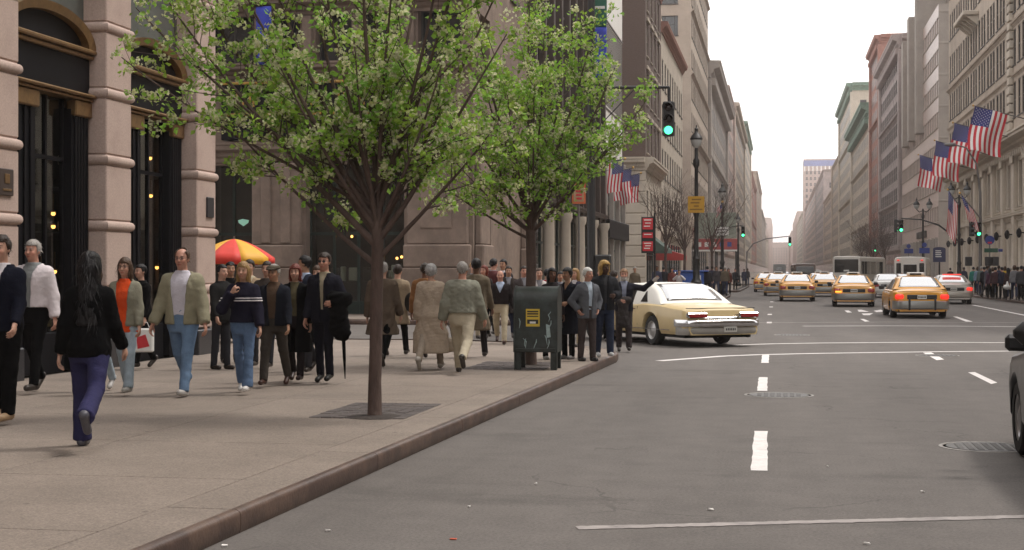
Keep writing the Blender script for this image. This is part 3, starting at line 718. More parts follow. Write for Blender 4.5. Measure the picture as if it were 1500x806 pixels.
F = Facade(C_, LX, 117, PI/2, 15.8, zc_, m_palestone); F.grid([1.2+3.6*k for k in range(4)], [5.4], 1.7, 2.6); F.hole(1,14.5,.15,4.2); F.done(); shopfront(F,1,14.5,4.2,6); F.molding(zc_-.1, 1.0, .7, m_palestone)
m_awngreen = mat('green_awning', (0.05,0.085,0.07), .8, .15, 3)
mb = MB(); mb.prism([(0,4.6),(1.5,3.4),(1.5,3.1),(0,3.1)], 1, 119, 125); o = mb.build('awning', m_awngreen); o.location = (LX+.01,0,0); tag(o, 'dark green shop awning on the banded stone base', 'awning')
# a low reddish and pale house between the brick house and the tall tan block
C2 = building('pale narrow house with red cornice next to the brown brick building', (-15, 148, 0))
core(C2, -36, LX-.5, 133.6, 163, 23, m_redbrick)
F = Facade(C2, LX, 133, PI/2, 30, 24, m_palestone); F.depth = .12; F.grid([1+3.3*k for k in range(9)], [6,10,14,18], 1.7, 2.6); F.hole(1,29,.15,4.2); F.done(); shopfront(F,1,29,4.2,8); F.molding(22.8,.9,.6,m_redbrick); F.molding(4.6,.5,.4)
F = Facade(C2, -36, 133, 0, 36+LX, 24, m_redbrick); F.done()
# ---------------------------------------------------------------- D tall tan block
D = building('tall tan masonry block with dark windows above the red shop front', (-15, 200, 0))
core(D, -48, LX-.5, 179.7, 222.5, 66, m_tan)
F = Facade(D, -48, 179, 0, 48+LX, 66.5, m_tan); xw = XY(969,179)+48
zs = [ZV(980,v,179) for v in (191,143.5,97.5,52)]; zs = [zs[0]-3.76*k for k in (2,1)] + zs + [zs[-1]+3.76*k for k in range(1,8)]
F.grid([xw-8, xw-4, xw], zs, 1.95, 2.35, style='triple'); F.hole(10, 36, .15, 4.4); F.done(); shopfront(F,10,36,4.4,10)
F.molding(6.6,.7,.5); F.molding(9.3,.4,.25)
F = Facade(D, LX, 179, PI/2, 44, 66.5, m_tan); F.depth = .12; F.grid([1.3+3.0*k for k in range(14)], zs+[5.6], 1.7, 2.3, style='far'); F.hole(1,43,.15,4.4); F.done(); shopfront(F,1,43,4.4,8); F.molding(zs[2]-1.0,.5,.5); F.molding(6.6,.7,.5)
for z in zs[4:10:2]: F.molding(z-1.05,.35,.35)
# ---------------------------------------------------------------- farther left row
def far_block(label, side, y0, y1, H, m, pitch=3.0, ww=1.6, fh=3.8, wh=2.2, cornice=1.2, cm=None, join=True, base=True, z0=6.0, depth=.045, courses=(), xo=0, pil=2):
    X = (LX if side < 0 else RX) + xo
    b = building(label, ((X - 8) if side < 0 else (X + 8), (y0+y1)/2, 0))
    xa, xb = (X-26, X) if side < 0 else (X, X+26)
    core(b, xa+(.0 if side<0 else .6), xb-(.6 if side<0 else 0), y0+.6, y1-.1, H-.3, m)
    F = Facade(b, X, y0 if side < 0 else y1, PI/2 if side < 0 else -PI/2, y1-y0, H, m); F.depth = depth
    n = int((y1-y0-1)/pitch); off = ((y1-y0) - (n-1)*pitch - ww)/2; zs = []
    z = z0
    while z + wh < H - 1.6: zs.append(z); z += fh
    F.grid([off+pitch*k for k in range(n)], zs, ww, wh, style='far', glass=m_glass_far if join else m_glass, frame=m_winpale if join else m_frame)
    if base: F.hole(1, y1-y0-1, .15, 4.3)
    F.done(join=join)
    if base: F.part('shop_glazing', MB().box(1.01, y1-y0-1.01, depth-.05, depth, .16, 4.29), m_glass); [F.part('shop_pier', MB().cbox(1+(y1-y0-2)*k/6-.3, 1+(y1-y0-2)*k/6+.3, -.02, depth-.06, .16, 4.3, .03), m) for k in range(1,6)]
    if cornice: F.molding(H-cornice, cornice*1.1, cornice*.85, cm or m); F.dentils(H-cornice*1.55, cornice*.5, cornice*.5, 1.4, cm or m)
    F.molding(4.6, .6, .4)
    if pil:
        for k in range(0, n+1, pil): F.part('pilaster', MB().cbox(max(.02,off+pitch*k-(pitch-ww)*.75), off+pitch*k-(pitch-ww)*.25, -.06, -.003, 5.3, H-cornice*1.6, .02), m)
    for zq in zs: F.part('sill_course', MB().box(.01, y1-y0-.01, -.07, -.004, zq-.42, zq-.20), m)
    ex = y1-y0 if side > 0 else 0.0                          # corner piers set the blocks apart
    for xq in (0.0, y1-y0-1.6): F.part('corner_pier', MB().cbox(xq+.01, xq+1.59, -.5, -.006, 5.3, H-cornice*1.2, .06), cm if cm is m_redbrick else m)
    for c in courses: F.molding(c, .7, .6)
    G_ = Facade(b, xa, y0, 0, 26, H, m); nn = 6
    G_.grid([2+4*k for k in range(nn)], zs, ww, wh, style='far', glass=m_glass_far, frame=m_winpale); G_.depth = depth; G_.done(join=join)
    if cornice: G_.molding(H-cornice, cornice*1.1, cornice*.85, cm or m)
    return b, F
m_pk = mat('pinkish_masonry', (0.44,0.335,0.295), .85, .12, .5, dirt=(.24,.18,.16), dscale=.2, damt=.4)
far_block('grey stone block with a heavy overhanging cornice beyond the tall tan block', -1, 223.5, 300, 32.5, m_grey, cornice=2.2, courses=(18,))
far_block('pinkish masonry block behind the heavy cornice on the left row', -1, 301, 350, 38.5, m_pk, cornice=.8)
far_block('low tan block with pale upper storey farther along the left row', -1, 351, 455, 40.5, m_tan, cornice=1.6)
far_block('slim block with green cornice far along the left row', -1, 456, 560, 46.5, m_palestone, cornice=1.4, cm=m_copper)
far_block('faint reddish block far along the left row', -1, 561, 690, 38, m_redbrick, cornice=1.0, courses=(20,))
far_block('faint tan block near the end of the left row', -1, 691, 900, 47, m_tan, cornice=1.2)
far_block('faint grey block at the far end of the left row', -1, 901, 1200, 38, m_grey, cornice=1.2)
far_block('hazy pale block closing the left row in the distance', -1, 1201, 1480, 30, m_palestone, cornice=1.0)
# ---------------------------------------------------------------- right row
R1 = building('pale stone building with flagpoles, tall paired windows and column shopfronts', (27, 140, 0))
core(R1, RX+.8, 48, 96.3, 175.5, 45, m_tan)
F = Facade(R1, RX, 176, -PI/2, 80, 46, m_tan, z0=12.0); F.depth = .13
xs = []
for k in range(13): xs += [1.0+6.1*k, 3.0+6.1*k, 5.0+6.1*k - .25]
F.grid([x for x in xs if x < 78], [14.2,18.5,22.8,27.5,32.2,36.9], 1.35, 2.9, style='far', glass=m_glass, frame=m_frame)
F.done(); F.molding(45, 1.4, 1.2); F.molding(21.6,.4,.3); F.molding(17.4,.3,.2)
F.part('balcony', MB().cbox(18, 26, -1.5, -.003, 26.3, 26.75, .08), m_palestone)
for k in range(5): F.part('balcony_bracket', MB().prism([(-.003,25.3),(-.003,26.28),(-1.2,26.28)], 0, 18.4+1.75*k, 18.75+1.75*k), m_palestone)
F.part('balcony', MB().cbox(44.5, 49, -1.5, -.003, 25.0, 25.5, .08), m_palestone)
for k in range(16): F.part('quoin', MB().cbox(46.0+(.25 if k%2 else 0), 47.5, -.35, -.004, 13.2+.75*k, 13.2+.75*k+.62, .05), m_palestone)
F = Facade(R1, RX, 176, -PI/2, 80, 12.0, m_palestone); F.depth = .25
for k in range(13):
    x = 1.0+6.1*k
    F.hole(x+.4, x+4.7, .15, 5.2)
    F.win(x+.5, 6.9, 1.7, 3.6, style='cross', frame=m_winpale); F.win(x+2.9, 6.9, 1.7, 3.6, style='cross', frame=m_winpale)
F.done(); F.molding(11.4, 1.0, 1.5, m_palestone); F.molding(5.7,.7,.45, m_palestone); F.molding(6.35,.3,.25,m_palestone); F.dentils(10.9,.4,.5,1.0,m_palestone)
F.part('shop_glazing', MB().box(.5, 79, .23, .27, .16, 5.3), m_glass)
for k in range(13):
    x = 1.0+6.1*k
    F.part('pilaster', MB().cbox(x+5.0, x+6.0, -.35, -.004, .16, 11.2, .05), m_palestone)
    F.part('pilaster_capital', MB().cbox(x+4.85, x+6.15, -.5, -.36, 10.3, 11.1, .08), m_palestone)
    for q in (.55,2.55,4.5): F.put('column', MB().lathe([(.34,.15),(.34,.5),(.26,.6),(.22,4.5),(.34,4.8),(.36,5.15)], 12).mesh('column', m_palestone, 40), x+q, .2, 0)
    F.part('wall_lantern', MB().lathe([(.04,-.4),(.16,-.28),(.22,0),(.17,.22),(.04,.36)], 10, (x+5.5,-.75,4.6)).box(x+5.45,x+5.55,-.75,-.36,4.55,4.65), m_black, 40)
m_gridpanel = mat('spandrel_panel', (0.56,0.45,0.41), .35, .08, .5); m_gridglass = mat('curtain_glass', (0.20,0.165,0.155), .12, .15, .15, spec=.8)
R2 = building('modern glass grid building with projecting roof fins', (27, 212, 0))
core(R2, RX+.5, 46, 187.4, 240, 33, m_grey)
F = Facade(R2, RX, 241, -PI/2, 54, 33.8, m_gridpanel); F.depth = .12
for z in [7.6+3.8*k for k in range(7)]:
    for k in range(24): F.win(.35+2.24*k, z, 2.0, 1.9, style='plain', glass=m_gridglass, frame=m_winpale, name='window')
F.hole(.5,53.5,.15,5.6); F.done(); F.part('shop_glazing', MB().box(.5,53.5,.1,.14,.16,5.6), m_glass)
for k in range(13): F.part('steel_post', MB().cbox(1+4.3*k,1.35+4.3*k,-.3,.09,.16,5.7,.04), m_grey)
for k in range(6): F.part('fascia_light_box', MB().cbox(28+2.1*k, 29+2.1*k, -.32,-.002,6.0,6.9,.05), m_frame)
for k, h in ((10,35.5),(20,37.5),(32,40)): F.part('roof_fin', MB().cbox(k, k+2.6, -.9, 3.0, 20, h, .05), m_grey)
mb = MB(); mb.box(RX+3, 44, 189, 228, 32, 52); mb.xf(rel(R2)).build('tower_mass', m_grey, R2)
F = Facade(R2, RX, 187, 0, 24, 33.8, m_grey)
F.grid([6.6], [3.0+3.8*k for k in range(8)], 5.0, 2.9, style='cross', glass=m_glass_b); F.done()
for z in [6.2+3.8*k for k in range(8)]: F.part('stone_joint', MB().cbox(0,24,-.05,-.003,z,z+.25,.02), m_grey)
for x in (1.6,3.6,5.6): F.part('stone_fin', MB().cbox(x,x+.12,-.04,-.004,.2,33,.01), m_mauve)
far_block('mauve grey block with two balustraded cornices next to the glass grid building', 1, 242, 290, 38.5, m_mauve, pitch=2.6, ww=1.5, fh=3.5, wh=2.2, cornice=1.8, courses=(12,26), join=False)
far_block('narrow red brick block with rounded cornice on the right row', 1, 290.6, 320, 46, m_redbrick, pitch=2.6, ww=1.4, fh=3.6, cornice=1.4, courses=(30,))
far_block('limestone block with a projecting green copper cornice on the right row', 1, 321, 400, 36.5, m_palestone, pitch=3.2, cornice=2.6, cm=m_copper, courses=(11,24))
far_block('taller pale block behind the green cornice on the right row', 1, 401, 482, 50.5, m_palestone, cornice=1.8, cm=m_copper, courses=(20,35))
far_block('brownish block with water tank far along the right row', 1, 483, 545, 38, m_tan, cornice=.6)
far_block('tan block far along the right row', 1, 546, 640, 30, m_tan, cornice=.9)
far_block('grey block with a plain cornice far along the right row', 1, 641, 780, 44, m_mauve, cornice=.9)
far_block('faint pink block near the end of the right row', 1, 781, 1090, 45, m_pk, cornice=1.0)
T = building('distant tower with a blue roof band and rows of windows', (30, 1110, 0))
core(T, 18.6, 43, 1101, 1140, 80, m_pk)
F = Facade(T, 18, 1100, 0, 25, 82, m_pk); F.grid([1.4+2.9*k for k in range(8)], [8+4.2*k for k in range(16)], 1.6, 2.4, style='far', glass=m_glass_far, frame=m_winpale); F.done()
F.part('blue_roof_band', MB().box(-.1,25.1,-.4,-.01,77,81), mat('blue_tile',(0.16,0.2,0.42),.7,.15,.3))
for k in range(9): F.part('white_pier', MB().box(.3+2.9*k,1.2+2.9*k,-.3,-.005,73.5,76.9), m_whitepanel)
F = Facade(T, 18, 1140, -PI/2, 40, 82, m_pk); F.grid([2+3.5*k for k in range(10)], [8+4.2*k for k in range(16)], 1.8, 2.4, style='far', glass=m_glass_far, frame=m_winpale); F.done(join=True)
far_block('hazy block closing the right row in the distance', 1, 1141, 1480, 45, m_palestone, cornice=1.0, xo=-1)
for k,(x0,x1,y0,y1,h,lab) in enumerate(((-40,-11,1500,1900,44,'hazy long block beyond the left row'),(18,45,1500,1850,60,'hazy long block beyond the right row'),(-42,-9,1960,2300,70,'hazy tower at the very end on the left'),(16,44,1920,2300,52,'hazy block at the very end on the right'),(-30,40,2390,2440,46,'hazy pale block closing the avenue'))):
    b = building(lab, ((x0+x1)/2, y0, 0)); core(b, x0, x1, y0+.5, y1, h-.4, m_pk)
    F = Facade(b, x0, y0, 0, x1-x0, h, m_pk); F.depth = .3; F.grid([2+4*q for q in range(int((x1-x0-3)/4))], [6+4.2*q for q in range(int((h-9)/4.2))], 2.0, 2.4, style='far', glass=m_glass_far, frame=m_winpale); F.done(join=True); F.molding(h-1,1.2,1.2)
    F = Facade(b, x1 if x1 < 0 else x0, y0 if x1 < 0 else y1, PI/2 if x1 < 0 else -PI/2, y1-y0, h, m_pk); F.done()
    for q in range(int((y1-y0)/14)): F.part('pilaster', MB().box(3+14*q,6+14*q,-.8,-.01,.2,h-2), m_pk)
# the avenue goes on behind and beside the camera
for lab,x0,x1,y0,y1,h,m,face in (('long tan stone block lining the avenue opposite the pink stone corner',RX,46,-110,34,28,m_tan,-1),('plain pale stone block between the side street and the flag building',RX,46,48.5,95.6,30,m_palestone,-1),('grey stone block continuing the street wall past the pink stone building',-40,LX,-110,-8.5,42,m_grey,1)):
    b = building(lab, ((x0+x1)/2,(y0+y1)/2,0)); core(b, x0+(.6 if face<0 else 0), x1-(.6 if face>0 else 0), y0+.1, y1-.1, h-.2, m)
    F = Facade(b, x0 if face<0 else x1, y1 if face<0 else y0, -PI/2 if face<0 else PI/2, y1-y0, h, m); F.depth = .25
    F.grid([1.5+4.2*k for k in range(int((y1-y0-3)/4.2))], [6+4.2*k for k in range(int((h-9)/4.2))], 2.0, 2.4, style='far', glass=m_glass, frame=m_winpale); F.hole(1,y1-y0-1,.15,4.3); F.done(join=True)
    F.part('shop_glazing', MB().box(1.01,y1-y0-1.01,.2,.25,.16,4.29), m_glass); F.molding(4.6,.6,.4); F.molding(h-1.2,1.3,1.0)
    F = Facade(b, x0, y0, 0, x1-x0, h, m); F.done()
# ================================================================ trees
m_bark = mat('bark', (0.085,0.055,0.045), .9, .3, 14, bump=.8, bscale=30, stretch=(1,1,.35), dirt=(.16,.115,.095), dscale=5, damt=.6)
m_twig = mat('twig_bark', (0.075,0.052,0.045), .9, .2, 10)
def leaf_mat(name, tint):
    m = bpy.data.materials.new(name); m.use_nodes = True; MATS[name] = m
    N = m.node_tree.nodes; L = m.node_tree.links; out = N['Material Output']; b = N['Principled BSDF']
    at = N.new('ShaderNodeAttribute'); at.attribute_name = 'tone'
    mu = N.new('ShaderNodeMixRGB'); mu.blend_type = 'MULTIPLY'; mu.inputs[0].default_value = 1; mu.inputs[1].default_value = (*tint,1); L.new(at.outputs['Color'], mu.inputs[2])
    L.new(mu.outputs[0], b.inputs['Base Color']); b.inputs['Roughness'].default_value = .55; b.inputs['Specular IOR Level'].default_value = .35
    t = N.new('ShaderNodeBsdfTranslucent'); sc = N.new('ShaderNodeVectorMath'); sc.operation = 'SCALE'; sc.inputs['Scale'].default_value = 1.15; L.new(mu.outputs[0], sc.inputs[0]); L.new(sc.outputs[0], t.inputs[0])
    mx = N.new('ShaderNodeMixShader'); mx.inputs[0].default_value = .42; L.new(b.outputs[0], mx.inputs[1]); L.new(t.outputs[0], mx.inputs[2]); L.new(mx.outputs[0], out.inputs[0]); return m
m_leaf = leaf_mat('spring_leaf', (0.27,0.455,0.075)); m_blossom = leaf_mat('pear_blossom', (0.72,0.72,0.52))
def rand_unit(r):
    z = r.uniform(-1,1); a = r.uniform(0,2*PI); q = math.sqrt(1-z*z); return Vector((q*math.cos(a), q*math.sin(a), z))
def clump_geometry(centers, r, leaf, nleaf, pb, nfl, fl):
    lv, lf, lc, bv, bf, bc = [], [], [], [], [], []
    for c, rad in centers:
        tone = r.uniform(.72,1.22); ylw = r.uniform(.85,1.2)
        for k in range(r.randint(nleaf-2, nleaf+3)):
            d = rand_unit(r); d.z = d.z*.7 + .15; d.normalize(); p = c + d*rad*r.uniform(.35,1.0)
            ax = (d + rand_unit(r)*.7).normalized(); sd = ax.cross(rand_unit(r)).normalized(); up = ax.cross(sd)
            l = leaf*r.uniform(.7,1.25); w = l*r.uniform(.30,.40); o = len(lv); t = tone*r.uniform(.78,1.22)
            lv += [tuple(p), tuple(p+ax*l*.5+sd*w+up*w*.35), tuple(p+ax*l), tuple(p+ax*l*.5-sd*w+up*w*.35), tuple(p+ax*l*.52)]
            lf += [(o,o+1,o+4),(o+1,o+2,o+4),(o+2,o+3,o+4),(o+3,o,o+4)]
            lc += [(t*ylw,t,t*.9)]*5
        if r.random() < pb:
            c2 = c + rand_unit(r)*rad*.5 + Vector((0,0,rad*.25)); tn = r.uniform(.72,1.1)
            for k in range(r.randint(nfl-3,nfl+3)):
                d = rand_unit(r); p = c2 + d*rad*.62*r.uniform(.6,1.0); a = (d+rand_unit(r)*.5).normalized(); s1 = a.cross(rand_unit(r)).normalized(); s2 = a.cross(s1)
                q = fl*r.uniform(.8,1.25); o = len(bv); t = tn*r.uniform(.85,1.12)
                bv += [tuple(p-a*q*.25)] + [tuple(p+(s1*math.cos(k2*2*PI/5)+s2*math.sin(k2*2*PI/5))*q*.5+a*q*.1) for k2 in range(5)]
                bf += [(o,o+1+k2,o+1+(k2+1)%5) for k2 in range(5)]
                bc += [(t,t,t*r.uniform(.8,1.0))]*6
    return (lv,lf,lc),(bv,bf,bc)
def tone_mesh(name, g, m, parent):
    v,f,c = g; me = bpy.data.meshes.new(name); me.from_pydata(v,[],f); me.materials.append(m)
    a = me.color_attributes.new('tone','FLOAT_COLOR','POINT'); a.data.foreach_set('color', np.array([(*q,1) for q in c], dtype=np.float32).ravel())
    o = link(name, me, parent); o['kind'] = 'stuff'; return o
def grow(p, d, L, r, rad0, rad1, bend_up, wig, n=7):
    pts = [p.copy()]; d = d.normalized(); q = p.copy()
    for i in range(n):
        d = (d + Vector((0,0,bend_up/n)) + rand_unit(r)*wig/n).normalized(); q = q + d*L/n; pts.append(q.copy())
    return pts, [rad0+(rad1-rad0)*(i/n)**.8 for i in range(n+1)]
def tree(base, label, seed, trunk_h, trunk_r, limbs, lean=(0,0), leaf=.05, clump_r=.075, pb=.55, dens=1.0, bare=False, group='street trees', sec_len=.55, leaves_from=.25):
    r = random.Random(seed); t = empty('tree', base, 0, label, 'tree', group)
    tp = [Vector((lean[0]*k/6+ (r.uniform(-.01,.01) if k else 0), lean[1]*k/6, trunk_h*k/6)) for k in range(7)]
    mb = MB(); mb.tube([(0,0,-.02)]+tp, [trunk_r*1.25, trunk_r*1.12]+[trunk_r*(1.0-.10*k/6) for k in range(1,7)], 14); trunk = mb.build('trunk', m_bark, t, 60)
    centers = []; limb_mb = MB(); twig_mb = MB()
    def along(pts, tt):
        f = tt*(len(pts)-1); i = min(int(f), len(pts)-2); return pts[i].lerp(pts[i+1], f-i), (pts[i+1]-pts[i]).normalized()
    for (az, el, L, z0, rr) in limbs:
        a = R(az + r.uniform(-6,6)); e = R(el); d = Vector((math.cos(a)*math.cos(e), math.sin(a)*math.cos(e), math.sin(e)))
        fz = z0/trunk_h; st = along(tp, min(fz,.999))[0]
        pts, rad = grow(st, d, L, r, rr, .006, .34 if el < 70 else .1, .35, 9)
        lm = MB().tube(pts, rad, 8); lm.build('limb', m_bark, t, 60)
        nb = int(L*6.5*dens**.5)
        for k in range(nb):
            tt = r.uniform(.16, .98)
            if tt < leaves_from*.6: continue
            p, dd = along(pts, tt); side = dd.cross(rand_unit(r)).normalized(); bd = (dd*.75 + side*.9 + Vector((0,0,.15))).normalized()
            bl = sec_len*r.uniform(.55,1.3)*(1.15-tt*.55)*(L/2.2)**.4
            bp, br = grow(p, bd, bl, r, .011*(1.3-tt), .003, .25, .6, 5); twig_mb.tube(bp, br, 4)
            for s in range(int((bl*9+1.4)*dens)):
                q, qd = along(bp, r.uniform(.25,1.0)); off = qd.cross(rand_unit(r)).normalized()*r.uniform(.0,.13)
                if off.length > .05: twig_mb.tube([q, q+off*.5+Vector((0,0,.01)), q+off], [.003,.0025,.002], 3)
                centers.append((q+off, clump_r*r.uniform(.7,1.3)))
        if not bare: centers.append((pts[-1], clump_r))
    tw = twig_mb.build('twigs', m_twig, t, 60); tw['kind'] = 'stuff'
    if not bare:
        g1, g2 = clump_geometry(centers, r, leaf, 9, pb, 12, .038)
        crown = tone_mesh('crown', g1, m_leaf, t); tone_mesh('blossom', g2, m_blossom, t)
    return t, len(centers)
g1 = G(549, 611, KZ)
limbs1 = []
r1 = random.Random(5)
#        az: 0 = +X (right), 90 = away, 180 = left, 270 = towards us
for az, el, L, z0, rr in ((178,34,2.3,1.55,.032),(188,42,3.5,1.75,.040),(166,50,3.6,1.85,.038),(203,55,3.2,1.95,.036),(150,62,3.3,2.0,.036),(182,64,3.6,2.05,.036),
                          (5,40,1.9,1.62,.030),(-8,52,2.5,1.8,.036),(15,60,2.9,1.9,.038),(-25,66,3.1,2.05,.034),(40,58,2.6,1.9,.032),(-5,70,3.3,2.1,.036),
                          (90,62,2.6,1.9,.032),(110,72,3.3,2.1,.034),(70,76,3.4,2.1,.034),(270,60,2.0,1.95,.028),(250,70,2.7,2.05,.030),(300,72,2.7,2.1,.030),(230,48,2.2,1.9,.028),(320,50,1.9,1.9,.026),
                          (135,84,3.6,2.1,.04),(176,20,3.3,2.15,.024),(190,30,3.2,2.2,.026),(172,44,3.7,2.2,.03)):
    limbs1.append((az, el, L, z0, rr))
tree_a, n1 = tree((g1.x, g1.y, KZ), 'white blossoming young tree in a stone pit at the kerb beside the walkers', 3, 2.15, .068, limbs1, dens=.60, lean=(0.02,0.05), pb=.95, clump_r=.11, leaf=.066)
g2 = G(778, 536, KZ)
limbs2 = [(a, e, L, z, rr) for a, e, L, z, rr in (
    (2,42,2.9,2.1,.026),(10,42,2.3,2.1,.034),(-15,55,2.7,2.2,.036),(25,62,3.0,2.3,.036),(-5,68,3.4,2.35,.036),
    (180,22,1.9,2.0,.026),(170,40,2.3,2.1,.034),(195,54,2.6,2.2,.034),(160,64,3.0,2.3,.034),(182,72,3.4,2.35,.034),
    (90,45,2.2,2.1,.03),(270,40,1.8,2.1,.026),(285,60,2.4,2.2,.028),(250,62,2.4,2.2,.028),(100,76,3.5,2.35,.036),(60,70,3.3,2.3,.032),(120,60,2.7,2.2,.03),(300,76,3.0,2.3,.03),(3,52,2.8,2.25,.026),(215,34,1.9,2.1,.024),(330,34,1.9,2.1,.024),(140,86,3.6,2.35,.04))]
tree_b, n2 = tree((g2.x, g2.y, KZ), 'green blossoming tree whose trunk stands right behind the mailbox', 8, 2.4, .085, limbs2, dens=.74, pb=.6, leaf=.070, clump_r=.105)
tree_pit(G(432,618,KZ).x, kx(15)-.55, 14.75, 16.5, g1.x, g1.y, 'dark paved tree pit round the blossoming tree beside the walkers')
tree_pit(g2.x-.9, kx(24)-.55, g2.y-1.0, g2.y+.9, g2.x, g2.y, 'dark paved tree pit under the mailbox and its tree')
# bare trees on the far pavements
def bare_limbs(seed, n, L):
    r = random.Random(seed); return [(r.uniform(0,360), r.uniform(48,82), L*r.uniform(.7,1.1), r.uniform(2.2,3.6), .035) for _ in range(n)]
for i, (u, Y, L, lab) in enumerate(((975,84,4.2,'bare thin tree left of the tall lamp post with the yellow sign'),(1003,92,4.2,'bare thin tree close behind the tall lamp post'),(1043,94,4.0,'bare small tree near the red shop sign'))):
    tree((XY(u,Y), Y, KZ), lab, 40+i, 3.7, .085, bare_limbs(60+i, 11, L), bare=True, group='bare street trees', sec_len=1.1)
for i, (u, Y, lab) in enumerate(((1280,202,'bare bushy tree behind the rear bus'),(1296,190,'bare tree beside the bus and the right hand lamp post'),(1262,230,'bare tree far off above the bus roof'))):
    tree((XY(u,Y), Y, KZ), lab, 50+i, 4.2, .12, bare_limbs(80+i, 14, 5.2), bare=True, group='bare street trees', sec_len=1.6)
# ================================================================ street furniture
m_pole = mat('pole_black', (0.012,0.012,0.013), .45, .2, 6); m_polegrey = mat('pole_grey', (0.16,0.15,0.145), .5, .15, 6, metal=.3)
m_mail = mat('mailbox_green', (0.011,0.015,0.012), .42, .25, 6, bump=.1, dirt=(.10,.14,.145), dscale=4.5, damt=.35)
m_yel = mat('yellow_sign', (0.62,0.44,0.05), .5, .08, 6); m_amber = mat('amber_sign', (0.50,0.27,0.015), .5, .1, 5); m_ink = mat('sign_ink', (0.02,0.02,0.02), .6, 0)
m_white = mat('white_paint', (0.74,0.73,0.70), .5, .06, 4); m_signred = mat('sign_red', (0.55,0.03,0.04), .45, .08, 5)
m_green_on = mat('green_signal', (0.02,0.5,0.2), .3, 0, emit=(.06,1,.35), estr=3.2); m_lens_off = mat('dark_lens', (0.02,0.012,0.01), .2, 0)
m_lampglass = mat('lamp_glass', (0.45,0.46,0.45), .25, .05, 3)
# --- mailbox
g = G(787, 541, KZ); mx = empty('mailbox', (g.x, g.y+.05, KZ), R(1.5), 'dark green relay mailbox with scuffed paint and a yellow sticker at the kerb', 'mailbox')
w, dp = .315, .27; pr = [(-dp,.27),(-dp,1.02)] + [(-dp*math.cos(a), 1.02+.245*math.sin(a)) for a in np.linspace(.12,PI-.12,16)] + [(dp,1.02),(dp,.27)]
MB().prism(pr, 0, -w, w).build('body', m_mail, mx, 30)
for sx in (-1,1):
    po = [(y*1.05,(z-.3)*1.015+.3) for y,z in pr]; MB().prism(po, 0, sx*(w+.001), sx*(w+.022)).build('side_rim', m_mail, mx, 30)
    for sy in (-1,1):
        x, y = sx*(w-.04), sy*(dp-.035)
        MB().cbox(x-.05,x+.05,y-.012,y+.012,0,.30,.006).cbox(x+sx*.04-.011,x+sx*.04+.011,y-.045,y+.045,0,.30,.005).build('leg', m_mail, mx)
MB().cbox(-w+.01,w-.01,-dp-.010,-dp+.02,.27,.33,.008).build('bottom_rail', m_mail, mx)
st = MB().cbox(-.145,.065,-dp-.006,-dp-.0015,.66,.925,.001).build('sticker', m_yel, mx)
for i,(za,hh) in enumerate(((.875,.022),(.84,.022),(.805,.016))): MB().box(-.125,.045,-dp-.0085,-dp-.0065,za,za+hh).build('sticker_line', m_ink, st)
MB().box(-.125,.045,-dp-.0085,-dp-.0065,.70,.765).build('sticker_block', m_ink, st); MB().box(-.085,.005,-dp-.0105,-dp-.009,.705,.735).build('sticker_mark', m_white, st)
mb = MB(); sc = m_whitepanel
rr = random.Random(4)
for k in range(9):
    x = rr.uniform(-.26,.26); z = rr.uniform(.42,1.0); pts = [(x+rr.uniform(-.035,.035), -dp-.004, z-.05*j) for j in range(4)]
    if -.17 < x < .09 and z > .6: continue
    mb.tube(pts, [.004,.009,.006,.003], 4)
mb.add([(.16,-dp-.003,.70),(.215,-dp-.003,.68),(.235,-dp-.003,.50),(.17,-dp-.003,.49)], [(0,1,2,3)])
mb.build('paint_scuffs', mat('scuff', (.30,.38,.38), .8, .3, 20), mx)['kind'] = 'stuff'
# --- signals
def signal(parent, x, y, z, s=1.0, faces=1, rz=0, on=2):
    sg = put('signal_head', MB().cbox(-.17*s,.17*s,-.12*s,.14*s,-1.06*s,0,.03).mesh('signal_head', m_pole), parent, (x,y,z), rz)
    for k in range(3):
        zc = -.18*s - .35*s*k
        mb = MB(); n = 16
        mb.rings([[(.125*s*math.cos(2*PI*i/n), -.121*s, zc+.125*s*math.sin(2*PI*i/n)) for i in range(n)], [(.07*s*math.cos(2*PI*i/n), -.15*s, zc+.07*s*math.sin(2*PI*i/n)) for i in range(n)]])
        mb.build('lens', m_green_on if k == on else m_lens_off, sg, 60)
        mb = MB(); a0, a1 = R(-15), R(195); nn = 12
        for q0, q1 in ((.145,.155),): 
            rs = []
            for i in range(nn+1):
                a = a0+(a1-a0)*i/nn; c_, s_ = math.cos(a), math.sin(a)
                rs.append([(q0*s*c_,-.12*s,zc+q0*s*s_),(q1*s*c_,-.12*s,zc+q1*s*s_),(q1*s*c_,-.37*s,zc+q1*s*s_-.03*s),(q0*s*c_,-.37*s,zc+q0*s*s_-.03*s)])
            mb.rings(rs)
        mb.build('visor', m_pole, sg, 40)
    return sg
p0 = Vector((XY(866,46),46,KZ)); t = empty('traffic_signal_pole', p0, 0, 'thick black pole with mast arm and large green traffic light by the side street', 'traffic light', 'traffic signals')
MB().lathe([(.24,0),(.24,.5),(.17,.62),(.135,.9),(.11,11.5)], 14).build('pole', m_pole, t, 40)
zs_ = ZV(979,128,46)-KZ; xt = XY(980.5,46)-p0.x
MB().tube([(0,0,zs_+.02),(xt*.5,0,zs_+.02),(xt,0,zs_)], [.055,.05,.045], 8).tube([(xt-.02,0,zs_),(xt-.02,0,zs_-.46)], .035, 8).build('mast_arm', m_pole, t, 50)
MB().tube([(0,0,zs_-1.4),(xt*.55,0,zs_-.05)], .018, 6).build('stay_rod', m_pole, t)
signal(t, xt-.02, 0, zs_-.44, 1.0)
MB().cbox(.12,.62,-.12,.12,1.2,2.0,.04).build('control_box', m_pole, t)
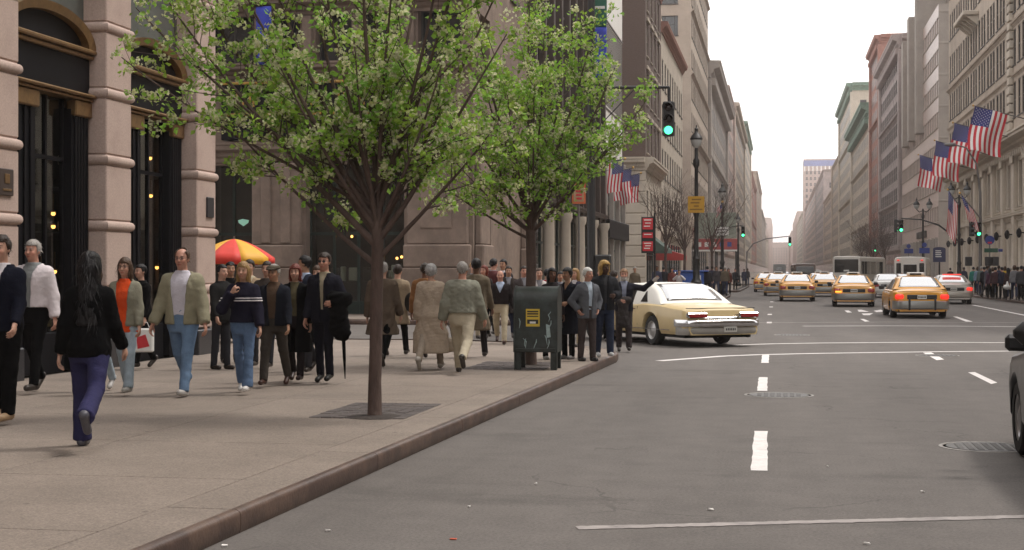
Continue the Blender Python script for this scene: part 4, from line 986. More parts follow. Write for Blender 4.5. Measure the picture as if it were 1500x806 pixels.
# --- ornate lamp posts
def lantern(mb): 
    return mb
def lamp_post(u, Y, H, label, twin=False, X=None):
    x = XY(u, Y) if X is None else X; t = empty('lamp_post', (x, Y, KZ), 0, label, 'lamp post', 'ornate lamp posts')
    pr = [(.30,0),(.30,.25),(.24,.32),(.22,.9),(.26,1.0),(.16,1.15),(.13,1.9),(.17,2.05),(.11,2.2),(.095,3.9),(.13,4.05),(.09,4.2),(.078,H-1.9),(.14,H-1.75),(.14,H-1.55),(.075,H-1.4),(.07,H-.95)]
    MB().lathe(pr, 14).build('pole', m_pole, t, 35)
    spots = [(0,0)] if not twin else [(-.55,0),(.55,0)]
    if twin: MB().tube([(-.55,0,H-1.0),(-.3,0,H-1.25),(0,0,H-1.1),(.3,0,H-1.25),(.55,0,H-1.0)], .045, 6).build('crossarm', m_pole, t)
    for sx, _ in spots:
        gl = MB().lathe([(.06,H-1.0),(.20,H-.86),(.245,H-.7),(.25,H-.62)], 14, (sx,0,0)).build('globe', m_lampglass, t, 50)
        MB().lathe([(.27,H-.615),(.28,H-.55),(.20,H-.40),(.10,H-.30),(.07,H-.18),(.09,H-.12),(.03,H-.06),(.015,H+.05)], 14, (sx,0,0)).build('lantern_cap', m_pole, gl, 35)
    return t
lp1 = lamp_post(1020, 68, ZV(1020,185,68)-KZ, 'tall ornate black lamp post carrying a square yellow sign')
y_ = ZV(1020,300,68)-KZ; sgn = MB().cbox(-.37,.37,-.16,-.14,y_-.37,y_+.37,.008).build('yellow_sign', m_amber, lp1)
for k,(a,b) in enumerate(((-.2,.22),(-.25,.15),(-.1,.12),(-.28,.28))): MB().box(a,b,-.164,-.1605,y_+.2-k*.15,y_+.26-k*.15).build('sign_line', mat('sign_dim',(.22,.11,.01),.6,0), sgn)
lp2 = lamp_post(1058, 97, ZV(1058,268,97)-KZ, 'ornate black lamp post with a white sign and a short signal arm')
y_ = ZV(1058,339,97)-KZ; sg2 = MB().cbox(-.42,.42,-.16,-.14,y_-.27,y_+.27,.008).build('white_sign', m_white, lp2)
for k in range(2): MB().box(-.33,.33-.1*k,-.164,-.1605,y_+.07-k*.2,y_+.13-k*.2).build('sign_line', m_polegrey, sg2)
dx = XY(1088.5,97)-XY(1058,97); za = ZV(1088,331,97)-KZ
MB().tube([(0,0,za-.5),(dx*.3,0,za-.1),(dx*.7,0,za),(dx,0,za)], .03, 6).build('signal_arm', m_pole, lp2); signal(lp2, dx, 0, za-.02, .66)
lamp_post(1080, 150, 7.2, 'slim ornate lamp post beyond the red shop sign', X=-3.9); lamp_post(1352, 136, ZV(1352,290,136)-KZ, 'ornate lamp post in front of the glass grid building', twin=True)
lp3 = lamp_post(1405, 110, ZV(1405,266,110)-KZ, 'ornate twin lamp post with a curved signal arm by the flags', twin=True)
zc = ZV(1318,320,110)-KZ; dx = XY(1320,110)-XY(1405,110)
MB().tube([(0,0,zc-1.7),(dx*.12,0,zc-1.2),(dx*.35,0,zc-.5),(dx*.65,0,zc-.1),(dx,0,zc)], [.075,.065,.06,.05,.04], 8).build('mast_arm', m_pole, lp3, 50)
signal(lp3, dx, 0, zc-.08, .85); signal(lp3, dx-.36, .1, zc-.08, .85, rz=R(90))
# --- centre mast arm in the distance
x0 = -3.7; Yc = 180; t = empty('traffic_signal_pole', (x0,Yc,KZ), 0, 'slender pole with a long curved arm holding a green light over the avenue', 'traffic light', 'traffic signals')
z1 = ZV(1157,346,Yc)-KZ; xr = XY(1157,Yc)-x0
MB().tube([(0,0,0),(0,0,2.5),(.05,0,z1-1.9),(xr*.15,0,z1-.9),(xr*.45,0,z1-.3),(xr,0,z1)], [.12,.1,.09,.08,.07,.05], 8).build('curved_pole', m_polegrey, t, 50); signal(t, xr, 0, z1-.1, 1.0)
x0 = 13.0; Yc = 230; t = empty('traffic_signal_pole', (x0,Yc,KZ), 0, 'far signal pole with a short arm and green light above the rear bus', 'traffic light', 'traffic signals')
z1 = ZV(1282,358,Yc)-KZ; xr = XY(1282,Yc)-x0
MB().tube([(0,0,0),(0,0,z1-1),(xr*.4,0,z1-.2),(xr,0,z1)], [.11,.1,.07,.05], 8).build('curved_pole', m_polegrey, t, 50); signal(t, xr, 0, z1-.05, 1.0)
# --- pole with cobra lamp, signals and street signs on the right pavement
xp = XY(1436,96); t = empty('traffic_signal_pole', (xp,96,KZ), 0, 'tall pole with curved lamp arm, traffic lights and blue and green street signs', 'traffic light', 'traffic signals')
zt = ZV(1390,212,96)-KZ; xl = XY(1390,96)-xp
MB().tube([(0,0,0),(0,0,4),(0,0,zt-3.0),(xl*.12,0,zt-1.2),(xl*.45,0,zt-.2),(xl*.85,0,zt)], [.12,.1,.08,.055,.045,.04], 8).build('pole', m_polegrey, t, 50)
MB().lathe([(.02,-.5),(.1,-.35),(.13,0),(.11,.2),(.02,.25)],10).xf(Matrix.Translation((xl*.9,0,zt))@Matrix.Rotation(PI/2,4,'Y')).build('lamp_head', m_polegrey, t, 50)
signal(t, XY(1433,96)-xp, -.2, ZV(1433,325,96)-KZ, .85); signal(t, XY(1423,96)-xp, -.2, ZV(1423,325,96)-KZ, .85, on=9, rz=R(35))
def sign_plate(par, u0, u1, v0, v1, Y, m, px, name='sign_plate', yy=-.22):
    return MB().cbox(XY(u0,Y)-px, XY(u1,Y)-px, yy-.02, yy, ZV(u0,v1,Y)-KZ, ZV(u0,v0,Y)-KZ, .01).build(name, m, par)
m_signblue = mat('sign_blue',(0.02,0.04,0.22),.5,.1,4); m_signgreen = mat('sign_green',(0.012,0.075,0.045),.5,.1,4)
sign_plate(t,1441,1461,364,370,96,m_signgreen,xp); sign_plate(t,1461.5,1468,365,369,96,m_signblue,xp)
rd = MB().lathe([(.28,-.02),(.28,.02)],16).xf(Matrix.Translation((XY(1449,96)-xp,-.24,ZV(1449,352,96)-KZ))@Matrix.Rotation(PI/2,4,'X')).build('round_sign', m_signblue, t); MB().box(-.12,.12,-.03,-.021,-.08,.02).xf(Matrix.Translation((XY(1449,96)-xp,-.24,ZV(1449,355,96)-KZ))).build('sign_mark', m_signred, rd)
MB().tube([(XY(1449,96)-xp,-.2,0),(XY(1449,96)-xp,-.2,ZV(1449,346,96)-KZ)], .04, 6).build('sign_post', m_polegrey, t)
for u in (1447,1457,1418): MB().cbox(-.2,.2,-.14,.14,-.28,.28,.03).xf(Matrix.Translation((XY(u,96)-xp,-.25,ZV(u,383,96)-KZ))).build('pedestrian_signal', m_pole, t)
# --- black information board
xb = XY(1376,128); t = empty('information_board', (xb,128,KZ), 0, 'black information board with rounded top and pale lines of print on a post', 'sign')
z0_, z1_ = ZV(1376,384,128)-KZ, ZV(1376,362,128)-KZ
MB().prism([(-.5,z0_),(.5,z0_),(.5,z1_-.15)]+[(.5*math.cos(a),z1_-.15+.15*math.sin(a)) for a in np.linspace(.2,PI-.2,8)]+[(-.5,z1_-.15)],1,-.06,.06).build('board', m_navy, t); MB().cbox(-.07,.07,-.05,.05,0,z0_-.002,.02).build('post', m_pole, t)
for k in range(4): MB().box(-.32,.12+.05*(k%2),-.066,-.061,z1_-.35-.16*k,z1_-.28-.16*k).build('print_line', m_white, t)
def bus_stop(u, Y, top, label):
    x = XY(u,Y); t = empty('bus_stop_sign', (x,Y,KZ), 0, label, 'sign', 'blue bus stop signs'); z = ZV(u,top,Y)-KZ
    MB().tube([(0,0,0),(0,0,z)], .04, 6).build('post', m_polegrey, t); MB().cbox(-.42,.42,-.09,-.05,z-.75,z-.3,.01).build('blue_plate', m_signblue, t)
    MB().lathe([(.2,-.02),(.2,.02)],12).xf(Matrix.Translation((0,-.07,z-.05))@Matrix.Rotation(PI/2,4,'X')).build('round_plate', m_signblue, t)
bus_stop(1331,150,360,'blue bus stop sign with a round top plate near the twin lamp post'); bus_stop(1354,128,358,'blue bus stop sign standing beside the black information board')
# --- red stacked sign by the side street
Yr = 52; xs_ = XY(959,Yr); t = empty('parking_sign', (xs_,Yr,KZ), 0, 'tall dark framed sign with three red panels on a post', 'sign')
MB().tube([(0,0,0),(0,0,ZV(959,312,Yr)-KZ)], .035, 8).build('post', m_pole, t)
fr = sign_plate(t,939.5,958,318,371,Yr,m_pole,xs_,'frame',-.02)
for v0,v1 in ((320,336.5),(341,349),(354,368)):
    pl = sign_plate(t,941.5,956.5,v0,v1,Yr,m_signred,xs_,'red_panel',-.045)
    n = max(1,int((v1-v0)/4.2))
    for k in range(n):
        vv = v0+2+(v1-v0-3)*k/max(n,1); sign_plate(pl,943.5+(k%2)*1.5,954.5-(k%3),vv,vv+1.4,Yr,m_white,xs_,'print_line',-.066)
Yo = 60; xo_ = XY(848,Yo); t = empty('hanging_sign', (xo_,Yo,KZ), 0, 'orange red framed sign on a post among the leaves beside the shop windows', 'sign')
MB().tube([(0,0,0),(0,0,ZV(848,266,Yo)-KZ)], .04, 8).build('post', m_polegrey, t)
pl = sign_plate(t,838,858,268,299,Yo,mat('sign_orange',(0.62,0.14,0.05),.5,.1,4),xo_,'panel',-.05); sign_plate(pl,840.5,855.5,271,296,Yo,mat('sign_tan',(0.45,0.30,0.17),.6,.1,4),xo_,'panel_field',-.072)
for k in range(4): sign_plate(pl,843+k*.6,853,273.5+5.4*k,276.5+5.4*k,Yo,m_signred,xo_,'print_line',-.094)
# --- flags
m_fred = mat('flag_red', (0.52,0.02,0.035), .75, .06, 3); m_fwhite = mat('flag_white', (0.76,0.74,0.72), .75, .04, 3); m_fblue = mat('flag_blue', (0.025,0.03,0.17), .75, .08, 3)
def flag(base, tip, h_, fly, fl_len, label, seed=0, ripple=.10, group='flags on the facades', at_tip=.03):
    # the hoist lies along the pole, the fly hangs from it
    t = empty('flag', base, 0, label, 'flag', group); B = Vector((0,0,0)); T_ = Vector(tip)-Vector(base); d = T_.normalized()
    pl = MB().tube([B, T_], [.05,.03], 8).build('pole', m_polegrey, t, 60); MB().sphere(tuple(T_+d*.06), .08, 8, 6).build('finial', m_gold, pl, 60)
    a = T_ - d*at_tip*h_ ; fly = Vector(fly).normalized(); nrm = d.cross(fly).normalized(); nu, nv = 26, 26
    r = random.Random(seed); ph = r.uniform(0,6)
    def P(i, j, off=0):                                  # i along hoist from the tip, j along the fly
        s, f = i/nu, j/nv
        p = a - d*h_*s + fly*fl_len*f
        return p + nrm*(ripple*h_*math.sin(s*7+ph+f*2.2)*(.25+f) + off) - d*h_*.10*f*math.sin(ph+f*3)
    cv = [[],[]]
    mbs = {}
    for i in range(nu):
        for j in range(nv):
            k = -1 if (i < 14 and j < 11) else i//2
            mbs.setdefault(k, MB()).quad(P(i,j),P(i+1,j),P(i+1,j+1),P(i,j+1))
    for k in sorted(mbs):
        nm, m = ('canton', m_fblue) if k < 0 else (('red_stripe', m_fred) if k%2 == 0 else ('white_stripe', m_fwhite))
        bm_ = bmesh.new(); me = bpy.data.meshes.new(nm); me.from_pydata(mbs[k].v,[],mbs[k].f); bm_.from_mesh(me); bmesh.ops.remove_doubles(bm_, verts=bm_.verts, dist=.0005); bm_.to_mesh(me); bm_.free(); me.materials.append(m); o = link(nm, me, t); mod = o.modifiers.new('thickness','SOLIDIFY'); mod.thickness = .006
    st = MB()
    for a_ in range(9):
        for b_ in range(11):
            if (a_+b_)%2: continue
            s, f = (a_+1)*14/10, (b_+1)*11/12
            for off in (.008,-.008): 
                c = P(s,f,off); e1, e2 = d*h_*.017, fly*fl_len*.013; st.quad(c-e1, c-e2, c+e1, c+e2)
    me = bpy.data.meshes.new('stars'); me.from_pydata(st.v,[],st.f); me.materials.append(m_fwhite); o = link('stars', me, t); o['kind'] = 'stuff'
    return t
for k, (u, v, Y, lab) in enumerate(((1427,155,110,'large flag on a slanted pole, the one beside the ornate quoin strip'),(1397,180,122,'flag on a slanted pole, second from the quoin strip'),(1370,206,137,'flag on a slanted pole, third from the quoin strip'),(1346,227,153,'flag on a slanted pole, the one next to the glass grid building'))):
    tip = PT(u, v, Y); flag((RX, Y, tip.z-1.55), tuple(tip), 2.3, (-.18+.06*k,-.1,-1), 3.1, lab, 10+k)
tip = PT(1407,284,95.6); flag((XY(1437,95.6),95.6,ZV(1437,321,95.6)), tuple(tip), 1.15, (.25,0,-1), 1.6, 'small flag on a short slanted pole beside the twin lamp post', 31)
tip = PT(1389,279,109.5); flag((XY(1404,109.5),109.5,ZV(1404,300,109.5)), tuple(tip), 1.1, (-.05,0,-1), 2.9, 'long drooping flag hanging against the twin lamp post', 32)
for k, (u, v, Y, lab) in enumerate(((914,233,88,'flag hung from the white panelled building, half behind leaves'),(926,246,94,'flag hung from the white panelled building, the middle one of three'),(937.5,254,98.5,'flag hung from the white panelled building, next to the banded stone base'))):
    tip = PT(u, v, Y); L = 1.25 if k == 0 else 1.2
    flag((LX, Y, tip.z-.25), tuple(tip), L, (.0,-.05,-1), 1.85, lab, 20+k, .07)
tip = PT(1056,297,96.4); flag((XY(1058,96.6),96.6,ZV(1058,310,96.6)), (tip.x+.1,96.4,tip.z), .5, (-.6,0,-.8), .6, 'tiny flag on the lamp post with the white sign', 35)
# --- shed and red fascia in front of the tan block
t = empty('sidewalk_shed', (-7.4,182,KZ), 0, 'sidewalk shed with red fascia and pale green boards under the tall tan block', 'scaffold')
MB().cbox(-2.6,2.6,-.5,4.5,4.05,5.35,.05).build('red_fascia', mat('fascia_red',(0.33,0.05,0.05),.6,.2,2), t); MB().cbox(-2.7,2.7,-.62,4.6,3.85,4.03,.03).build('white_edge', m_white, t)
for k in range(5): MB().box(-2.2+.9*k,-1.7+.9*k,-.512,-.502,4.4,4.95).build('fascia_letter_block', m_signblue if k>2 else m_white, t)
for k in range(4): MB().cbox(-2.5+1.25*k,-2.5+1.25*k+1.2,-.3,-.2,5.4,8.5,.03).build('hoarding_board', mat('hoarding_green',(0.24,0.27,0.22),.8,.2,1), t)
for x in (-2.4,0,2.4):
    for y in (-.3,4.2): MB().cbox(x-.08,x+.08,y-.08,y+.08,0,3.85,.02).build('shed_post', m_pole, t)
m_blueboard = mat('blue_board', (0.02,0.09,0.40), .5, .12, 2)
t = empty('newsstand', (XY(1012,86),86,KZ), 0, 'bright blue newsstand box standing behind the tall lamp post', 'newsstand'); MB().cbox(-.75,.75,-.5,.5,0,1.45,.04).build('box', m_blueboard, t); MB().cbox(.15,.6,-.52,-.501,.6,1.25,.01).build('poster', m_white, t); MB().cbox(-1.0,1.0,-.65,.6,1.453,1.53,.02).build('roof', m_blueboard, t)
mb = MB(); mb.prism([(0,3.6),(2.2,2.9),(2.2,2.5),(0,2.5)],1,101.9,104.5); 
o = MB().prism([(0,3.7),(2.4,3.0),(2.4,2.55),(0,2.55)],1,-1.6,1.6).build('awning', m_redpaint); o.location = (LX+.01,121,0); 
o.location.y = 128.8; tag(o, 'red shop awning on the brown brick building', 'awning')
# --- vendor umbrella and cart at the corner
uy = 30.0; ux = XY(343,uy); zt = ZV(341,350,uy)
t = empty('vendor_umbrella', (ux,uy,KZ), 0, 'red and yellow vendor umbrella by the corner of the pink stone building', 'umbrella'); H = zt-KZ
m_ured = mat('umbrella_red',(0.62,0.035,0.02),.6,.08,4); m_uyel = mat('umbrella_yellow',(0.70,0.36,0.02),.6,.08,4)
MB().tube([(0,0,.9),(0,0,H+.06)], .022, 8).build('pole', m_polegrey, t); n = 8; Rr = .86
for k in range(n):
    a0, a1 = 2*PI*k/n+.52, 2*PI*(k+1)/n+.52; vs = []; fs = []; q = 6
    for i in range(q+1):
        for j in range(5):
            a = a0+(a1-a0)*j/4; s = i/q; rr_ = Rr*s*(1-.06*math.sin(PI*j/4)*s); vs.append((rr_*math.cos(a), rr_*math.sin(a), H-.38*s**1.6-.02*s))
    for j in range(5):
        a = a0+(a1-a0)*j/4; rr_ = Rr*(1-.06*math.sin(PI*j/4)); vs.append((rr_*1.0*math.cos(a), rr_*1.0*math.sin(a), H-.40-.13-(.02 if j in(0,4) else 0)))
    for i in range(q+1):
        for j in range(4): fs.append((i*5+j,i*5+j+1,(i+1)*5+j+1,(i+1)*5+j))
    o = MB().add(vs,fs).build('canopy_panel', m_ured if k%2 else m_uyel, t, 60); mod = o.modifiers.new('thickness','SOLIDIFY'); mod.thickness = .008
m_steel = mat('cart_steel',(.5,.5,.5),.3,.1,5,metal=.9)
t = empty('food_cart', (ux-.35,uy+.1,KZ), R(10), 'steel food cart standing under the red and yellow umbrella', 'cart')
MB().cbox(-.75,.75,-.4,.4,.35,.98,.03).build('body', m_steel, t); MB().cbox(-.8,.8,-.45,.45,.985,1.03,.01).build('counter', m_steel, t); MB().cbox(-.6,.1,-.3,.3,1.035,1.22,.03).build('lid', m_steel, t)
for sx in (-.5,.5):
    for sy in (-.42,.42):
        wv = put('wheel', MB().lathe([(.06,-.03),(.2,-.03),(.22,0),(.2,.03),(.06,.03)],14).xf(Matrix.Rotation(PI/2,4,'X')).mesh('wheel', m_black, 40), t, (sx,sy,.22))
MB().cbox(.55,.72,-.44,-.402,.45,.85,.02).build('red_panel', m_ured, t)
# ================================================================ vehicles  (local: x across, y forward, origin on the ground below the rear axle)
m_tyre = mat('tyre_rubber', (0.012,0.012,0.012), .8, .2, 20); m_rim = mat('wheel_rim', (0.35,0.35,0.36), .35, .1, 8, metal=.7); m_chrome = mat('chrome', (0.62,0.62,0.63), .12, .05, 6, metal=1.0)
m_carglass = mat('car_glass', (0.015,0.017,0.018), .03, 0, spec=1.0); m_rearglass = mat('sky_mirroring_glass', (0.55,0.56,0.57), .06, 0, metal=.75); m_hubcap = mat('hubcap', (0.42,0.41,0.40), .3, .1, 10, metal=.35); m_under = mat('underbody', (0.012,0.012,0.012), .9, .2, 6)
m_tail = mat('tail_lens', (0.33,0.015,0.015), .2, .05, 10, spec=.7); m_taillit = mat('brake_light', (0.5,0.02,0.015), .3, 0, emit=(1,.04,.02), estr=.7)
m_indic = mat('amber_light', (0.7,0.25,0.02), .3, 0, emit=(1,.35,.03), estr=1.6); m_blackplastic = mat('black_plastic', (0.015,0.015,0.016), .5, .1, 6); m_plate = mat('number_plate', (0.62,0.61,0.56), .5, .05, 8)
def interp(pts, y):
    if y <= pts[0][0]: return pts[0][1]
    for (a,b),(c,d) in zip(pts, pts[1:]):
        if y <= c:
            t = (y-a)/(c-a); t = t*t*(3-2*t)*.5 + t*.5; return b+(d-b)*t
    return pts[-1][1]
def car(S, name='car'):
    t = empty(name, (0,0,0))
    W, ya, yb = S['W']/2, S['rear'], S['front']; wb = S['wb']; wr = S['wr']; aR = S.get('arch', wr+.07)
    def zb(y):
        z = S['zb']; 
        for yw in (0, wb):
            d = abs(y-yw)
            if d < aR: z = max(z, wr*.95 + math.sqrt(max(aR*aR-d*d,0))-.0)
        return z
    ys = list(np.arange(ya, yb, .055)) + [yb]
    for yw in (0,wb): ys += [yw-aR, yw+aR, yw-aR+.012, yw+aR-.012, yw-aR*.97, yw+aR*.97]
    ys = sorted(set(round(float(y),4) for y in ys))
    rings = []
    for y in ys:
        w = W*interp(S['plan'], y); zt = interp(S['deck'], y); zs = interp(S['belt'], y); b = zb(y); zm = S['zmax']; f0 = min(S['zb']+.04, b)
        P = [(0.0,f0),(w*.80,max(f0,b-.02)),(w*.93,max(S['zb'],b)),(w*.985,max(S['zb']+.10,b+.015)),(w,max(zm,b+.03)),(w*.99,max(zs-.10,b+.05)),(w*.972,max(zs-.025,b+.07)),(w*.94,max(zs,b+.08)),(w*.70,max(zs+(zt-zs)*.72,b+.09)),(w*.35,max(zs+(zt-zs)*.97,b+.10)),(0.0,max(zt,b+.10))]
        ring = [(x,z) for x,z in P] + [(-x,z) for x,z in P[-2:0:-1]]
        kr = max(0, 1-(y-ya)/.5)**2; kf = max(0, 1-(yb-y)/.5)**2; rs = S.get('rear_slant',.12); fs_ = S.get('front_slant',.1)
        rings.append([(x, y + kr*rs*(z-.55) - kf*fs_*(z-.55), z) for x,z in ring])
    body = MB().rings(rings).build('body', S['paint'], t, 32)
    MB().box(-W*.82,W*.82,ya+.2,yb-.2,.20,S['zb']+.12).build('underbody', m_under, t)
    for yw in (0,wb):                                     # dark wheel housings
        MB().cbox(-W*.9,W*.9,yw-aR+.02,yw+aR-.02,.34,wr*.95+aR-.06,.1).build('wheel_housing', m_under, t)
    # greenhouse
    y0, y1, y2, y3 = S['gh']; zb0 = interp(S['belt'], (y1+y2)/2)-.015; zr = S['roof']; wB = W*S.get('ghw',.93); tum = S['tumble']; wr_ = wB - tum
    def prof(y):
        if y < y1: s = (y-y0)/(y1-y0); zdk = interp(S['deck'], y0)-.02; return zdk+(zr-.03-zdk)*math.sin(s*PI/2*.96)**(1.05)
        if y > y2: s = (y3-y)/(y3-y2); zdk = interp(S['deck'], y3)-.02; return zdk+(zr-.03-zdk)*math.sin(s*PI/2*.96)**(1.05)
        s = (y-y1)/(y2-y1); return zr-.03+.03*math.sin(PI*s)
    rg = []
    for y in sorted(set([round(float(v),4) for v in np.linspace(y0,y1,12)]+[round(float(v),4) for v in np.linspace(y1,y2,12)]+[round(float(v),4) for v in np.linspace(y2,y3,12)])):
        z = prof(y); f = max(.0,min(1,(z-zb0)/(zr-zb0))); wt = wB - tum*f; q = max(z-.075*f-.01, zb0+.0005)
        P = [(wB+.004,zb0-.06),(wB,zb0),(wB-tum*(q-zb0)/(zr-zb0)*.5,(zb0+q)/2),(wt+.012,q),(wt-.03,z-.03*f),(wt-.10,z-.006*f),(wt*.5,z+.012),(0,z+.018)]
        rg.append([(x,y,zz) for x,zz in P]+[(-x,y,zz) for x,zz in P[-2::-1]])
    MB().rings(rg, close=False, caps=False).build('roof', S.get('roofpaint', S['paint']), t, 40)
    def screen(ya_, yb_, name, inset, wf=.87):            # rear window / windscreen following the roof surface
        vs = []; fs = []; n, m = 10, 8
        for i in range(m+1):
            y = ya_+(yb_-ya_)*i/m; z = prof(y); e = .02; sl = (prof(y+e)-prof(y-e))/(2*e); nl = math.hypot(1,sl); f = max(0,(z-zb0)/(zr-zb0)); wt = (wB-tum*f)*wf
            for j in range(n+1):
                s = -1+2*j/n; vs.append((wt*s, y-sl/nl*.012, z+.018-.006*abs(s)-.012*s*s*s*s+1/nl*.012))
        for i in range(m):
            for j in range(n): fs.append((i*(n+1)+j,i*(n+1)+j+1,(i+1)*(n+1)+j+1,(i+1)*(n+1)+j))
        o = MB().add(vs,fs).build(name, S.get('glass', m_carglass), t, 60); mod = o.modifiers.new('thickness','SOLIDIFY'); mod.thickness = .008; return o
    g0, g1 = y0+(y1-y0)*.10, y0+(y1-y0)*.93; screen(g0, g1, 'rear_window', 0, S.get('rwf',.84)).data.materials[0] = m_rearglass; screen(y2+(y3-y2)*.06, y2+(y3-y2)*.92, 'windscreen', 0, .9)
    for sx in (-1,1):
        for poly in S['side_windows']:
            vs = [(sx*(wB - tum*max(0,(z-zb0))/(zr-zb0)+.010), y, z) for y,z in poly]; vi = [(x-sx*.02,y,z) for x,y,z in vs]
            MB().rings([vi,vs]).build('side_window', S.get('glass', m_carglass), t)
        for y, z in S.get('handles',()): MB().cbox(sx*W*.985-.02,sx*W*.985+.02,y-.08,y+.08,z-.012,z+.012,.008).build('door_handle', m_chrome, body)
        for yy in S.get('seams',()): 
            zz = interp(S['belt'], yy); MB().box(sx*W*.965-.022, sx*W*.965+.036, yy-.004, yy+.004, S['zb']+.16, zz-.05).build('door_seam', m_under, body)
    for yw in (0,wb):
        for sx in (-1,1):
            wl = empty('wheel', (sx*(W-.15),yw,wr)); wl.parent = t
            tw = .105
            MB().lathe([(wr*.62,-tw),(wr*.9,-tw),(wr*.985,-tw*.75),(wr,-tw*.4),(wr,tw*.4),(wr*.985,tw*.75),(wr*.9,tw),(wr*.62,tw)],26,caps=False).xf(Matrix.Rotation(PI/2,4,'Y')).build('tyre', m_tyre, wl, 40)
            MB().lathe([(wr*.63,-tw*.9),(wr*.63,tw*.92),(wr*.55,tw*.8),(wr*.5,tw*.55),(wr*.25,tw*.8),(wr*.1,tw*.95),(.01,tw*.96)],22).xf(Matrix.Rotation(PI/2*sx,4,'Y')).build('rim', S.get('rim', m_rim), wl, 30)
    return t, body
def plate(t, x0, x1, y, z0, z1, name, m, d=.02, par=None): return MB().cbox(x0,x1,y-d,y,z0,z1,.006).build(name, m, par or t)
def bumper(t, W, y, z0, z1, m, wrap=.45, front=False, name='bumper', bulge=.07, par=None):
    sgn = 1 if not front else -1; n = 16; rs = []
    for i in range(n+1):
        s = -1+2*i/n; x = W*math.copysign(abs(s)**.8 if abs(s)<1 else 1, s); ax = abs(s)
        yy = y + sgn*(wrap*max(0,(ax-.82)/.18)**1.6 - bulge*(1-ax**2)); th = .09; zz = [(0,z0),(-.035*sgn,z0+.03),(-.05*sgn,(z0+z1)/2),(-.03*sgn,z1-.02),(0,z1)]
        rs.append([(x*(1 if ax<.95 else 1.0), yy+o, z) for o,z in zz] + [(x, yy+sgn*th, z1),(x, yy+sgn*th, z0)])
    return MB().rings(rs).build(name, m, par or t, 40)
# --- hero: cream yellow 1970s sedan with a white roof, turning into the side street
m_cream = mat('cream_yellow_paint', (0.62,0.48,0.25), .4, .06, 2, coat=.25); m_vinyl = mat('white_roof', (0.78,0.76,0.70), .5, .03, 5)
S = dict(W=2.0, rear=-1.48, front=4.05, wb=3.05, wr=.335, arch=.40, zb=.27, zmax=.62, paint=m_cream, roofpaint=m_vinyl,
         plan=[(-1.48,.86),(-1.30,.93),(-.8,.975),(0,1.0),(2,.985),(3.4,.97),(3.9,.92),(4.05,.86)],
         deck=[(-1.48,.80),(-1.38,.865),(-1.1,.905),(-.5,.945),(.4,.965),(2.2,.985),(3.6,.92),(4.05,.84)], belt=[(-1.48,.76),(-1.3,.825),(-.3,.90),(.35,.915),(.9,.885),(2.2,.90),(3.6,.86),(4.05,.80)],
         gh=(-.36,.50,1.75,2.55), roof=1.375, tumble=.20, ghw=.92, rear_slant=.18, rwf=.80,
         side_windows=[[(.62,.95),(1.30,.95),(1.30,1.27),(.86,1.27)],[(1.36,.95),(2.22,.95),(1.86,1.27),(1.36,1.27)],[(.30,.955),(.56,.955),(.70,1.19)]], handles=((.78,.80),(1.75,.80)), seams=(.62,1.55,2.45), rim=m_hubcap)
S['side_windows'] = [[(.98,.925),(1.62,.925),(1.62,1.28),(1.02,1.28)],[(1.68,.925),(2.30,.925),(1.95,1.28),(1.68,1.28)],[(.30,.955),(.62,.955),(.62,.975),(.50,1.20)]]
hero, hb = car(S, 'sedan')
tag(hero, 'cream yellow old sedan with white roof turning into the side street', 'car')
yr = -1.48
bumper(hero, .985, yr-.03, .45, .60, m_chrome, wrap=.35, bulge=.05)
bumper(hero, .955, yr-.005, .27, .44, mat('valance_paint',(0.30,0.28,0.25),.4,.1,3), wrap=.3, bulge=.03, name='valance')
for sx in (-1,1):
    bz = MB().cbox(sx*.64-.25,sx*.64+.25,yr-.045,yr+.06,.635,.755,.03).build('lamp_bezel', m_chrome, hero, 30); MB().cbox(sx*.64-.22,sx*.64+.22,yr-.07,yr-.046,.65,.74,.015).build('tail_light', m_tail, hero)
MB().cbox(-.40,.40,yr-.005,yr+.05,.612,.66,.01).build('trim_strip', m_chrome, hero)
pl_ = plate(hero,-.02,.30,yr+.02,.33,.45,'number_plate',m_plate,.11)
for k in range(6): MB().box(.02+.043*k,.045+.043*k,yr-.096,yr-.0905,.365,.415).build('plate_character', m_ink, pl_)
MB().box(.30,.52,yr-.01,yr+.002,.69,.705).build('script_emblem', m_chrome, hero)
MB().tube([(.62,yr+.25,.24),(.62,yr-.02,.23)], .028, 8).build('tailpipe', m_under, hero)
MB().box(-.86,.86,yr+.10,yr+.108,.835,.85).build('boot_seam', m_under, hero)
for sx in (-1,1): MB().cbox(sx*1.0-.006,sx*1.0+.006,-.9,2.9,.36,.375,.004).build('side_trim', m_chrome, hero)
hd = R(33); ax = G(962,505), G(1058,504); c0 = (ax[0]+ax[1])/2
hero.location = (c0.x-.02, c0.y+.05, 0); hero.rotation_euler.z = hd
